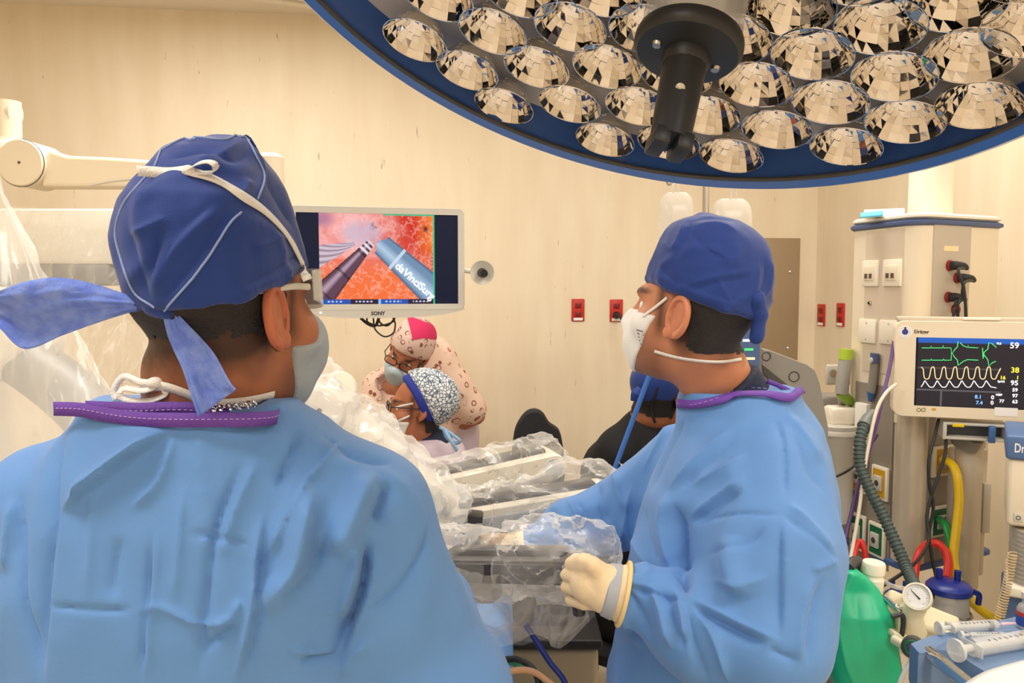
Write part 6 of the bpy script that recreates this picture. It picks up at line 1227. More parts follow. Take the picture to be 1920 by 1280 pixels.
gas(LF, LXv, LNv, 1640, 873, 1669, 936, M_yel); gas(LF, LXv, LNv, 1604, 862, 1628, 922, M_yel); gas(LF, LXv, LNv, 1600, 962, 1626, 1030, M_grn); gas(LF, LXv, LNv, 1634, 980, 1663, 1043, M_grn); gas(RF, RXv, RNv, 1743, 834, 1791, 890, M_yel); gas(RF, RXv, RNv, 1737, 946, 1785, 1003, M_grn)
cp = P(1700, 900, 2.19); MB().cyl((pC[0] + .012, pC[1] + .022, Z0 + .01), (pC[0] + .012, pC[1] + .022, P(1700, 780, 2.2)[2]), .040, n=32).build('corner_tube', mat('satin_tube', (206, 192, 170), .3, metal=.2), pen)
rp_ = P(1818, 830, 2.16); MB().lathe([(.034, -.40), (.034, -.012), (.038, -.010), (.038, .004), (0, .004)], (rp_[0], 2.16, rp_[2]), (0, 0, 1), 36).build('rail_post', M_beige, pen); MB().box((rp_[0] + .02, 2.20, rp_[2] - .20), (.09, .05, .36), bev=.01).build('post_bracket', M_beige, pen)
MB().box((P(1845, 950, 2.18)[0], 2.19, P(1845, 950, 2.18)[2]), (.022, .05, .14), bev=.004).build('rail_clamp', M_lgrey, pen)
tag(MB().grid(lambda U, V: np.stack([P(1620 + 76 * u, 408 - 14 * math.sin(PI * v) - 3 * u, 2.44 - .10 * v) for u, v in zip(U, V)]), 14, 10, .002).build('surgical_mask', M_white, None, 180), 'folded white mask lying on top of the equipment column', 'mask')
tag(MB().grid(lambda U, V: np.stack([P(1613 + 42 * u, 409 - 9 * math.sin(PI * v) - 4 * u, 2.38 - .05 * v) for u, v in zip(U, V)]), 12, 8, .002).build('surgical_mask', mat('blue_mask', (92, 190, 224), .6), None, 180), 'folded bright blue mask lying on top of the equipment column', 'mask')
# probe holder strap
tb = thing('temperature_probe', 'blue and grey probe hanging on the side of the equipment column', 'probe', LF(1645, 700, .01))
MB().tube([LF(1648, 664, .012), LF(1643, 715, .012), LF(1640, 735, .012)], [.016, .017, .016], n=18, smooth=3, flat=.5, up=LNv).build('handle', M_grey, tb); MB().tube([LF(1648, 662, .014), LF(1647, 680, .014)], .0175, n=16, smooth=0, flat=.5, up=LNv).build('blue_cap', M_navy, tb); MB().tube([LF(1640, 735, .012), LF(1638, 752, .012)], [.017, .008], n=16, smooth=0, flat=.5, up=LNv).build('tip', mat('probe_blue', (52, 92, 150), .4), tb); MB().lathe([(0, .006), (.008, .005), (.009, 0)], LF(1646, 675, .022), LNv, 18).build('button', M_lgrey, tb)
# ------------------------------------------------------------------ vital signs monitor
A = P(1676, 690, 2.13); B = P(1958, 690, 2.02); ex = unit([B[0] - A[0], B[1] - A[1], 0]); wM = np.linalg.norm((B - A)[:2]); zt = P(1690, 601, 2.12)[2]; zb = P(1690, 780, 2.12)[2]
VM = frame(ex, (0, 0, 1), np.array([(A[0] + B[0]) / 2, (A[1] + B[1]) / 2, (zt + zb) / 2])); hM = zt - zb; vn_ = VM[:3, 1]
vm = thing('vital_signs_monitor', 'cream patient monitor with green, orange and white traces on a dark screen', 'monitor', VM[:3, 3])
def vloc(px, py, lift=0.0): d = ray(px, py); t = ((VM[:3, 3] - vn_ * lift - CAM) @ vn_) / (d @ vn_); q = CAM + d * t - VM[:3, 3]; return np.array([q @ ex, q[2]])
o_ = rrect(-wM / 2, wM / 2, -hM / 2, hM / 2, .022, 6); s0 = vloc(1718, 632); s1_ = vloc(1936, 632); s2_ = vloc(1718, 760); sx0, sx1, sz1, sz0 = s0[0], s1_[0], s0[1], s2_[1]
i_ = rrect(sx0, sx1, sz0, sz1, .002, 6); mb = MB(VM)
mb.ring_loft([np.array([(x * .9, .09, z * .86) for x, z in o_]), np.array([(x, .055, z) for x, z in o_]), np.array([(x, .006, z) for x, z in o_]), np.array([(x * .992, 0, z * .99) for x, z in o_]), np.array([(x, -.0005, z) for x, z in i_]), np.array([(x, .003, z) for x, z in i_])], cap=False); mb.box((0, .06, 0), (wM * .88, .05, hM * .84), bev=.01)
bz_ = mb.build('casing', M_cream, vm, smooth=35); MB(VM).box((0, .035, hM / 2 + .004), (wM * .96, .05, .012), bev=.004).build('top_lip', M_beige, vm); MB(VM).box((.03, .02, hM / 2 + .0065), (wM * .25, .03, .006), bev=.002).build('alarm_light', M_cream2, vm)
# painted screen ground: bar, grid areas
NX, NZ = 80, 60; U, V = np.meshgrid(np.linspace(0, 1, NX), np.linspace(0, 1, NZ), indexing='ij'); u = U.ravel(); v = V.ravel(); c = np.repeat(L_((50, 44, 48))[None], len(u), 0); c[v > .93] = L_((48, 100, 190)); c[(np.abs(v - .235) < .006) & (u < .75)] = L_((110, 106, 112)); c[(np.abs(v - .56) < .005) & (u < .75)] = L_((90, 86, 90)); c[(np.abs(v - .40) < .005) & (u < .75)] = L_((90, 86, 90)); c[(np.abs(u - .24) < .005) & (v < .235)] = L_((110, 106, 112)); c[(u < .02) | (v < .012)] = L_((16, 16, 24))
MB(VM).sheet(np.stack([sx0 + (sx1 - sx0) * u, np.full_like(u, .0022), sz0 + (sz1 - sz0) * v], 1), NX, NZ).build('screen', M_scr, vm, smooth=0, cols=c)
EM = {k: mat('trace_' + k, cc, .5, emit=e) for k, cc, e in (('green', (64, 200, 110), .9), ('amber', (246, 206, 150), .9), ('white', (240, 240, 244), .9), ('yellow', (244, 222, 60), .9), ('blue', (110, 170, 240), .9))}
VT = np.eye(4); VT[:3, 0] = ex; VT[:3, 1] = (0, 0, 1); VT[:3, 2] = -vn_
def trace(pix, col, r=.0011, sm=0, name='trace'):
    pts = []
    for x, y in (catmull(pix, sm) if sm else pix): q = vloc(x, y); pts.append(VM[:3, 3] + ex * q[0] + np.array([0, 0, q[1]]) - vn_ * .0012)
    return MB().tube(np.array(pts), r, n=5, smooth=0).build(name, EM[col], vm)
trace([(1728, 652), (1745, 652), (1746, 648), (1747, 652), (1767, 652), (1768, 647), (1769, 652), (1783, 652), (1784, 664), (1790, 655), (1795, 650), (1796, 640)], 'green'); trace([(1800, 642), (1806, 648), (1814, 651), (1815, 647), (1816, 651), (1834, 652)], 'green')
trace([(1728, 675), (1745, 675), (1746, 672), (1747, 675), (1768, 675), (1769, 672), (1770, 675), (1783, 675), (1784, 660), (1790, 670), (1795, 675), (1796, 685), (1801, 681), (1806, 677), (1814, 674), (1834, 675)], 'green'); trace([(1842, 652), (1843, 672), (1845, 660), (1852, 654), (1854, 642), (1860, 644), (1868, 651)], 'green'); trace([(1844, 664), (1852, 674), (1854, 686), (1860, 680), (1867, 677)], 'green')
w_ = [(1727, 688)]
for k in range(7): x = 1732 + k * 21; w_ += [(x - 1, 692), (x + 1, 708), (x + 8, 710), (x + 11, 704), (x + 14, 690), (x + 18, 687.5)]
trace([p_ for p_ in w_ if p_[0] < 1872] + [(1876, 690)], 'amber', sm=3); w_ = []
for k in range(6): x = 1727 + k * 23; w_ += [(x, 725), (x + 4, 719), (x + 7, 713.5), (x + 11, 719), (x + 16, 725), (x + 20, 725.5)]
trace(w_ + [(1868, 727)], 'white', sm=3)
def vtext(s_, px, py, size, col, al='CENTER', b=.00025):
    q = vloc(px, py); Q = VT.copy(); Q[:3, 3] = VM[:3, 3] + ex * q[0] + np.array([0, 0, q[1]]) - vn_ * .0006; return text('reading', s_, Q, size, EM[col] if isinstance(col, str) else col, vm, bold=b, align=al, depth=.0005)
vtext('59', 1902, 648, .021, 'white'); vtext('38', 1903, 694, .019, 'yellow'); vtext('16', 1880, 708, .013, 'yellow'); vtext('1', 1908, 708, .013, 'yellow'); vtext('95', 1902, 718, .0175, 'white'); vtext('59', 1903, 731, .0125, 'white'); vtext('97', 1903, 742, .0125, 'white'); vtext('63', 1903, 753, .0125, 'white'); vtext('8.1', 1834, 744, .013, 'blue'); vtext('7.4', 1836, 755, .013, 'blue'); vtext('0', 1861, 745, .014, 'white'); vtext('0', 1860, 755, .014, 'white'); vtext('77', 1878, 752, .011, 'white'); vtext('PLS', 1873, 644, .007, 'white', b=.0002); vtext('SpO2', 1877, 715, .007, 'white', b=.0002); vtext('NIBP', 1873, 740, .007, 'white', b=.0002)
vtext('Dräger', 1728, 622, .0125, M_ink); q = vloc(1697, 622); c0 = VM[:3, 3] + ex * q[0] + np.array([0, 0, q[1]])
MB().lathe([(0, .0016), (.0165, .0015), (.0170, .0)], c0, -vn_, 32).build('round_sticker', M_tagw, vm); MB().lathe([(0, .0024), (.0075, .0023), (.0078, .001)], c0, -vn_, 24).build('emblem', mat('emblem_blue', (40, 60, 150), .5), vm); MB().box(c0 - vn_ * .0024 + np.array([0, 0, .0095]), (.004, .001, .007)).build('emblem_figure', M_ink, vm)
mb = MB()
for k in range(16): a = k * 2 * PI / 16; mb.box(c0 - vn_ * .0018 + ex * .0125 * math.cos(a) + np.array([0, 0, .0125 * math.sin(a)]), (.002, .0006, .001))
mb.build('emblem_ring', mat('emblem_grey', (120, 120, 130), .6), vm)
inf = [(1718 + 9 + 8 * math.cos(t) / (1 + math.sin(t) ** 2), 768 + 9 * math.sin(t) * math.cos(t) / (1 + math.sin(t) ** 2)) for t in np.linspace(0, 2 * PI, 40)]
pts = [VM[:3, 3] + ex * vloc(x, y)[0] + np.array([0, 0, vloc(x, y)[1]]) - vn_ * .001 for x, y in inf]; MB().tube(np.array(pts), .0008, n=5, smooth=0).build('loop_symbol', mat('olive_ink', (110, 120, 40), .6), vm)
q = vloc(1886, 772); MB(VM).box((q[0], -.0008, q[1]), (.052, .0012, .022)).build('sticker', M_tagw, vm); q = vloc(1751, 767); MB(VM).box((q[0], -.0006, q[1]), (.010, .001, .006)).build('yellow_sticker', M_yel, vm)
# docking unit below
dk = MB(VM); q0 = vloc(1770, 792); q1 = vloc(1895, 832); cx_, cz_ = (q0[0] + q1[0]) / 2, (q0[1] + q1[1]) / 2; wd, hd2 = q1[0] - q0[0], q0[1] - q1[1]
dk.box((cx_, .06, cz_ + hd2 * .42), (wd, .10, hd2 * .18), bev=.004); dk.box((cx_, .06, cz_ - hd2 * .40), (wd, .10, hd2 * .16), bev=.004)
for s_ in (-1, 1): dk.box((cx_ + s_ * wd * .47, .06, cz_), (wd * .07, .10, hd2), bev=.004)
dkk = dk.build('docking_frame', M_lgrey, vm); MB(VM).box((cx_, .08, cz_), (wd * .86, .05, hd2 * .6)).build('docking_slot', mat('dock_dark', (86, 90, 92), .4), vm); q = vloc(1798, 798); MB(VM).box((q[0], .008, q[1]), (.028, .002, .009), bev=.0009).build('warning_sticker', mat('bright_yellow', (240, 206, 20), .5), dkk); q = vloc(1861, 806); MB(VM).box((q[0], .004, q[1] - .012), (.016, .012, .045), bev=.003).build('blue_clip', mat('clip_blue', (70, 110, 170), .4), dkk)
MB(VM).tube([(cx_, .08, cz_ - hd2 * .45), (cx_ - .01, .09, cz_ - hd2 * .45 - .03)], .036, n=24, smooth=0).build('mount', M_grey, vm)
# ------------------------------------------------------------------ hoses and cables of the column
def hose(label, pts, r, m, cat='hose', name='gas_hose', n=12):
    return tag(MB().tube([P(x, y, Y) for x, y, Y in pts], r, n=n).build(name, m, None, 60), label, cat)
M_yh = mat('yellow_hose', (240, 200, 24), .35); M_gh = mat('green_hose', (24, 150, 72), .35); M_rh = mat('red_hose', (222, 50, 40), .35)
hose('yellow gas hose curving from the yellow outlet to the blue tray', [(1768, 863, 2.22), (1782, 867, 2.16), (1794, 890, 2.12), (1798, 940, 2.10), (1792, 1000, 2.08), (1788, 1050, 2.06), (1800, 1098, 2.02), (1830, 1135, 1.98), (1870, 1162, 1.94), (1930, 1185, 1.92)], .0115, M_yh)
hose('green gas hose hanging from the green outlet beside the yellow hose', [(1762, 974, 2.22), (1773, 984, 2.16), (1780, 1010, 2.13), (1783, 1050, 2.11), (1792, 1100, 2.09), (1803, 1150, 2.07), (1806, 1240, 2.05), (1800, 1400, 2.0)], .0105, M_gh)
hose('red hose arching over the suction jar with the blue lid', [(1712, 1135, 2.0), (1714, 1090, 2.02), (1720, 1045, 2.05), (1737, 1021, 2.08), (1757, 1019, 2.08), (1773, 1034, 2.06), (1778, 1058, 2.04), (1775, 1082, 2.02)], .0105, M_rh, name='suction_hose')
hose('short red hose loop beside the white knob', [(1598, 1080, 2.0), (1601, 1045, 2.02), (1607, 1020, 2.04), (1615, 1016, 2.04), (1621, 1030, 2.03), (1623, 1055, 2.02), (1625, 1090, 2.0)], .008, M_rh, name='suction_hose')
for lab_, pts in (('black cable crossing down the column front from under the monitor, ending by the red arch', [(1760, 786, 2.12), (1752, 820, 2.08), (1742, 860, 2.06), (1742, 905, 2.05), (1750, 950, 2.04), (1742, 1000, 2.03), (1748, 1050, 2.02), (1755, 1085, 2.0), (1748, 1122, 1.92)]), ('black cable crossing down the column front, ending at the white knob', [(1774, 812, 2.12), (1772, 850, 2.08), (1760, 890, 2.06), (1746, 930, 2.045), (1738, 970, 2.03), (1742, 1010, 2.0), (1725, 1045, 1.95), (1695, 1072, 1.88), (1655, 1098, 1.80)])): hose(lab_, pts, .0042, M_rubber, 'cable', 'cable', 8)
hose('thin white tube running diagonally down past the corrugated hose', [(1680, 720, 2.10), (1660, 738, 2.08), (1642, 775, 2.06), (1624, 860, 2.03), (1610, 960, 2.0), (1594, 1050, 1.96), (1586, 1090, 1.9)], .0046, mat('white_tube', (226, 214, 196), .4), 'tube', 'tube')
hose('thin purple tube running diagonally beside the white tube', [(1676, 640, 2.16), (1668, 690, 2.12), (1655, 745, 2.09), (1634, 830, 2.07), (1612, 900, 2.05), (1594, 970, 2.03), (1580, 1030, 2.0)], .005, mat('purple_tube', (96, 66, 124), .4), 'tube', 'tube')
hose('thin black cable slanting from the column to the blue gown back', [(1645, 815, 2.15), (1625, 845, 2.12), (1598, 876, 2.1), (1560, 896, 2.1), (1520, 905, 2.1)], .0035, M_rubber, 'cable', 'cable', 8)
# corrugated hose
cpts = catmull([P(1636, 782, 2.10), P(1622, 798, 2.07), P(1612, 830, 2.05), P(1614, 875, 2.03), P(1632, 920, 2.0), P(1655, 965, 1.97), P(1678, 1015, 1.93), P(1700, 1065, 1.88), P(1718, 1105, 1.80)], 24)
ch_ = thing('breathing_hose', 'dark green corrugated breathing hose running down to the pressure gauge', 'hose', cpts[0]); D_ = np.r_[0, np.cumsum(np.linalg.norm(np.diff(cpts, axis=0), axis=1))]; ns = int(D_[-1] / .0026); cc_ = np.stack([np.interp(np.linspace(0, D_[-1], ns), D_, cpts[:, k]) for k in range(3)], 1); rr_ = np.array([.0150 if (i % 4) < 2 else .0124 for i in range(ns)])
MB().tube(cc_, rr_, n=14, smooth=0).build('corrugated_tube', mat('hose_greengrey', (70, 84, 80), .5), ch_); MB().tube([P(1640, 776, 2.10), P(1630, 786, 2.09), P(1620, 800, 2.07)], [.017, .019, .0185], n=18, smooth=3).build('connector', mat('connector_grey', (112, 116, 108), .5), ch_)
q, M, w, h = facebox(LF, LXv, LNv, 1612, 755, 1634, 830, .02, M_white, 'hose_holder', pen, .004)
# ------------------------------------------------------------------ anaesthesia machine
an = thing('anaesthesia_machine', 'anaesthesia machine with blue tray, chrome rail, gauge and cream absorber at the lower right', 'machine', (1.05, 1.75, 0))
M_tray = mat('tray_blue', (112, 140, 178), .35); M_tray2 = mat('machine_blue', (84, 112, 158), .4); tz = .975
def trayP(px, py, z): d = ray(px, py); t = (z - CAM[2]) / d[2]; return CAM + d * t
tp = [trayP(x, y, tz)[:2] for x, y in ((1706, 1206), (1742, 1192), (1800, 1180), (1905, 1155), (2080, 1135), (2080, 1330), (1900, 1292), (1822, 1244), (1790, 1222), (1748, 1216), (1722, 1224))]
tp = np.array(tp); cen_ = tp.mean(0); L3 = lambda q, z: np.c_[q, np.full(len(q), z)]
MB().ring_loft([L3(tp + (cen_ - tp) * .03, tz - .075), L3(tp, tz - .065), L3(tp, tz - .006), L3(tp + (cen_ - tp) * .012, tz), L3(tp + (cen_ - tp) * .05, tz - .001)]).build('tray', M_tray, an, smooth=40)
c = P(1710, 1214, 1.44); MB().lathe([(0, .006), (.012, .006), (.019, .003), (.020, -.02), (.0, -.02)], c, unit(CAM - c + np.array([-.2, 0, -.3])), 28).build('round_cap', M_dgrey, an); MB().torus(c + unit(CAM - c) * .006, unit(CAM - c + np.array([-.2, 0, -.3])), .012, .0022, 24, 8).build('green_mark', M_grn, an)
MB().tube([P(1742, 1224, 1.345), P(1765, 1242, 1.30), P(1802, 1272, 1.25), P(1850, 1310, 1.19)], .0120, n=20, smooth=4).build('chrome_rail', M_chrome, an)
MB().tube([P(1735, 1222, 1.44), P(1745, 1260, 1.44), P(1755, 1330, 1.44)], .016, n=14).build('rail_post', M_tray2, an)
MB().box((1.32, 1.42, .46), (.56, .30, .84), bev=.03, seg=3).build('cabinet_body', M_cream, an); MB().box((1.32, 1.45, .09), (.60, .40, .1), bev=.02).build('base', M_tray2, an)
for sx in (-1, 1):
    for sy in (-1, 1): MB().cyl((1.32 + sx * .24 - .015, 1.45 + sy * .16, .04), (1.32 + sx * .24 + .015, 1.45 + sy * .16, .04), .04, n=20).build('caster', M_black, an)
# upper units, cut by the right edge of the view; their side lies along the line of sight
u0 = P(1889, 900, 1.80); UX = unit([.86, -.51, 0]); UY = np.array([.51, .86, 0]); UM = np.eye(4); UM[:3, 0] = UX; UM[:3, 1] = UY; UM[:3, 3] = (u0[0], u0[1], 0)
def uz(py): return P(1889, py, 1.80)[2]
def ubox(x0, x1, y0, y1, pa, pb, name, m, bev=.006): return MB(UM).box(((x0 + x1) / 2, (y0 + y1) / 2, (uz(pa) + uz(pb)) / 2), (x1 - x0, y1 - y0, abs(uz(pa) - uz(pb))), bev=bev, seg=3).build(name, m, an)
ubox(0, .40, 0, .22, 858, 985, 'ventilator_unit', M_cream, .010); ubox(-.006, .406, -.008, .225, 815, 859, 'blue_header', M_tray2)
TQ = np.eye(4); TQ[:3, 0] = UX; TQ[:3, 1] = (0, 0, 1); TQ[:3, 2] = -UY; TQ[:3, 3] = UM[:3, 3] + UX * .010 - UY * .0085 + np.array([0, 0, uz(838)]); TQ[:3, 0] *= .62; text('lettering', 'Dräger', TQ, .029, M_tagw, an, align='LEFT', bold=.0004)
c = UM[:3, 3] + UX * .022 + np.array([0, 0, uz(967)]); MB(UM).box((.024, -.001, uz(967)), (.018, .003, .019), bev=.0014).build('button', M_lgrey, an); MB().torus(c + UX * .002 - UY * .003, UY, .0042, .0008, 18, 6).build('button_ring', M_dgrey, an)
ubox(.012, .38, .06, .16, 985, 1096, 'bellows_back', M_beige)
prof = [(0, uz(988))] + [((.042 if k % 2 else .034), uz(990 + k * 4.2)) for k in range(26)] + [(0, uz(1099))]
bc = UM[:3, 3] + UX * .058 + UY * .035; MB().lathe(prof, (bc[0], bc[1], 0), (0, 0, 1), 28).build('bellows', mat('bellows_tan', (190, 170, 130), .5), an); MB().lathe([(.047, uz(1098)), (.049, uz(988))], (bc[0], bc[1], 0), (0, 0, 1), 32).build('bellows_dome', M_clear, an)
ubox(.006, .40, -.02, .20, 1092, 1112, 'shelf', M_cream2); ubox(.0, .40, .02, .18, 1112, 1172, 'blue_back_panel', M_tray2, .008)
rc_ = UM[:3, 3] + UX * .2 + UY * .12; MB().box((rc_[0], rc_[1], uz(1172) / 2), (.12, .12, uz(1172)), R=UM[:3, :3], bev=.01).build('rear_column', M_beige, an)
# curly cord at the side
t_ = np.linspace(0, 1, 420); ax0 = np.stack([np.interp(t_, [0, .5, 1], [P(1899, 1036, 1.76)[k], P(1888, 1100, 1.74)[k], P(1874, 1160, 1.72)[k]]) for k in range(3)], 1); hl_ = np.stack([.009 * np.cos(t_ * 2 * PI * 24), .009 * np.sin(t_ * 2 * PI * 24), 0 * t_], 1)
tag(MB().tube(ax0 + hl_, .0013, n=5, smooth=0).build('coiled_cord', mat('coil_tan', (206, 180, 134), .45), None, 60), 'tan coiled cord hanging beside the bellows at the right edge', 'cord')
# absorber arm, gauge, knob
bgY = 1.62
M_abs = mat('absorber_cream', (232, 220, 184), .4)
mb = MB(); mb.tube([P(1655, 1128, 1.62), P(1715, 1158, 1.60), P(1790, 1186, 1.58)], [.036, .038, .036], n=4, smooth=0); ab = mb.build('absorber_block', M_abs, an, smooth=30); bv_ = ab.modifiers.new('bevel', 'BEVEL'); bv_.width = .008; bv_.segments = 3
gc = P(1720, 1118, 1.55); gn = unit(CAM - gc + np.array([-.25, 0, .3])); MB().tube([gc - gn * .035, gc - np.array([0, -.02, .045]), gc - np.array([-.01, -.03, .085])], [.022, .022, .026], n=24, smooth=4).build('gauge_stem', M_abs, an); gg_ = MB().lathe([(0, .0), (.0225, .0), (.0235, .006), (.0265, .006), (.0275, .0), (.026, -.024), (.0, -.026)], gc, gn, 40).build('gauge', M_cream2, an); MB().lathe([(0, .0012), (.022, .0012), (.0222, .0)], gc, gn, 32).build('dial', M_tagw, gg_)
gx = unit(np.cross([0, 0, 1], gn)); gy = np.cross(gn, gx); mb = MB()
for k in range(25): a = math.radians(225 - k * 270 / 24); d_ = gx * math.cos(a) + gy * math.sin(a); L_k = .004 if k % 4 == 0 else .002; mb.tube([gc + gn * .0018 + d_ * .0195, gc + gn * .0018 + d_ * (.0195 - L_k)], .0003, n=4, smooth=0)
mb.build('scale_marks', M_ink, gg_); d_ = gx * -.76 + gy * .64; MB().tube([gc + gn * .0024 - d_ * .007, gc + gn * .0024 - d_ * .002, gc + gn * .0024 + d_ * .016], [.0016, .0012, .0004], n=6, smooth=0).build('needle', M_ink, gg_)
kc = P(1634, 1098, 1.64); mb = MB().lathe([(0, .052), (.0215, .052), (.0235, .048), (.0235, .030), (.0200, .028), (.0215, .020), (.0235, .018), (.0235, -.012), (0, -.012)], kc, (.05, -.05, 1), 36); kb = mb.build('valve_knob', M_cream2, an)
mb = MB()
for k in range(28): a = k * 2 * PI / 28; mb.box(kc + np.array([.0235 * math.cos(a) + .002, .0235 * math.sin(a), .039]), (.0018, .0018, .014), R=rotz(a))
mb.build('knob_ribs', M_cream, kb); MB().cyl(kc - (0, 0, .06), kc - (0, 0, .01), .017, n=20).build('knob_neck', M_dgrey, an); MB().tube([P(1658, 1118, 1.60), P(1680, 1136, 1.58), P(1700, 1148, 1.57)], [.006, .008, .005], n=12).build('lever', M_chrome, an)
MB().tube([P(1660, 1090, 1.66), P(1672, 1098, 1.64), P(1700, 1104, 1.63)], .005, n=10, smooth=3).build('clear_tube', M_clear, an); mb = MB(); mb.box(P(1690, 1190, 1.57), (.06, .05, .012), R=roty(.35), bev=.003); mb.box(P(1685, 1160, 1.58), (.012, .02, .06), bev=.003); mb.build('clamp_bracket', M_abs, an); MB().tube([P(1672, 1156, 1.55), P(1690, 1152, 1.55), P(1694, 1166, 1.55), P(1690, 1196, 1.55)], .005, n=10).build('latch', M_rdark, an); MB().tube([P(1676, 1198, 1.53), P(1700, 1212, 1.50)], .009, n=12, smooth=0).build('joint_pin', M_abs, an)
MB().tube([P(1590, 1066, bgY), P(1596, 1056, 1.64), P(1612, 1056, 1.66), P(1630, 1090, 1.67), P(1660, 1130, 1.64)], .0125, n=16).build('bag_elbow', M_dgrey, an)
hose('white forked cable under the blue tray corner', [(1712, 1226, 1.45), (1708, 1240, 1.44), (1695, 1262, 1.43), (1684, 1300, 1.42), (1680, 1400, 1.42)], .0045, M_white, 'cable', 'cable', 8); hose('second white cable curving right under the blue tray corner', [(1712, 1226, 1.45), (1722, 1244, 1.44), (1745, 1266, 1.43), (1765, 1300, 1.42), (1770, 1400, 1.42)], .0045, M_white, 'cable', 'cable', 8)
# green breathing bag
bgY = 1.62; out = [(1560, 1084), (1545, 1150), (1541, 1215), (1552, 1262), (1580, 1300), (1630, 1312), (1672, 1290), (1687, 1255), (1676, 1200), (1663, 1130), (1640, 1092), (1620, 1080), (1590, 1077)]
def bag_fn(p):
    z = [P(0, y, bgY)[2] for y in (1318, 1300, 1262, 1200, 1140, 1100, 1078, 1066)]; rows = [(1318, 1600, 1640), (1300, 1572, 1666), (1262, 1552, 1687), (1200, 1543, 1677), (1140, 1546, 1664), (1100, 1556, 1645), (1078, 1572, 1622), (1066, 1580, 1606)]
    tab = [(P(0, y, bgY)[2], (P(a, y, bgY)[0] + P(b, y, bgY)[0]) / 2, bgY, (P(b, y, bgY)[0] - P(a, y, bgY)[0]) / 2, .062 if y > 1100 else .03) for y, a, b in rows]
    d = s_loft(p, tab, 2.4); ang = np.arctan2(p[:, 1] - bgY, p[:, 0] - P(1615, 1180, bgY)[0]); return d + .0012 * np.cos(ang * 6 + .6)
M_bag = mat('breathing_bag_green', (34, 186, 136), .36, spec=.5)
bgt = thing('breathing_bag', 'green rubber breathing bag hanging beside the blue gown', 'bag', P(1612, 1080, bgY)); shell(bag_fn, P(1530, 1330, bgY) - (0, .09, .02), P(1700, 1055, bgY) + (0, .09, .02), .0042, 'bag_body', M_bag, bgt, it=3, post=lambda v, F: creases(v, normals(v, F), [('r', .004, 6, [(1563, 1090), (1570, 1150), (1580, 1215), (1592, 1260), (1612, 1300)]), ('r', .004, 6, [(1628, 1090), (1645, 1140), (1660, 1210), (1664, 1270)]), ('v', .003, 10, [(1600, 1090), (1612, 1180), (1625, 1260)])])); MB().tube([P(1588, 1084, bgY), P(1589, 1074, bgY), P(1590, 1066, bgY)], [.015, .0135, .014], n=20, smooth=4).build('bag_neck', mat('bag_neck_green', (20, 140, 100), .4), bgt)
# syringes on the tray
M_syr = bpy.data.materials.new('syringe_plastic'); M_syr.use_nodes = True; p_ = M_syr.node_tree.nodes['Principled BSDF']; p_.inputs['Base Color'].default_value = lin((236, 236, 232)); p_.inputs['Roughness'].default_value = .12; p_.inputs['Alpha'].default_value = .42
M_syr2 = mat('syringe_white', (236, 236, 230), .2, alpha=.6)
def syringe(label, a, b, r, needle=True):
    L = np.linalg.norm(b - a); M = frame(b - a, (0, 0, 1), a); t = thing('syringe', label, 'syringe', a, 'syringes on the blue tray')
    MB(M).lathe([(r, .0), (r, L * .68), (r * .4, L * .70), (r * .22, L * .72), (r * .2, L * .78)], (0, 0, 0), (1, 0, 0), 24).build('barrel', M_syr, t); MB(M).box((0, 0, 0), (.0024, r * 3.0, r * 1.4), bev=.0012).build('finger_flange', M_syr2, t)
    MB(M).tube([(-L * .16, 0, 0), (L * .58, 0, 0)], r * .45, n=12, smooth=0).lathe([(0, -.003), (r * 1.25, -.003), (r * 1.3, 0), (r * 1.25, .003), (0, .003)], (-L * .16, 0, 0), (1, 0, 0), 24).build('plunger', M_syr2, t); MB(M).lathe([(0, L * .655), (r * .5, L * .645), (r * .92, L * .62), (r * .92, L * .585), (0, L * .58)], (0, 0, 0), (1, 0, 0), 20).build('stopper', M_black, t)
    mb = MB(M)
    for k in range(8): mb.box((L * (.14 + k * .058), -r * .50, r * .90), (.0009, r * (.9 if k % 2 else .5), .0006))
    mb.build('scale_marks', M_ink, t)
    if needle: MB(M).lathe([(r * .30, L * .76), (r * .36, L * .80), (r * .25, L * .98), (0, L * 1.0)], (0, 0, 0), (1, 0, 0), 14).build('needle_cap', mat('needle_cap', (226, 200, 214), .35, alpha=.8), t)
up_ = lambda x, y, r: trayP(x, y, tz + r) 
syringe('slim capped syringe lying farthest back on the blue tray', up_(1782, 1176, .011), up_(1906, 1168, .010), .0095); syringe('large syringe lying nearest the paper on the blue tray', up_(1822, 1214, .016), up_(1990, 1186, .016), .0150, False); syringe('thin syringe lying between the slim capped and the large one', up_(1818, 1190, .008), up_(1912, 1190, .008), .0055, False)
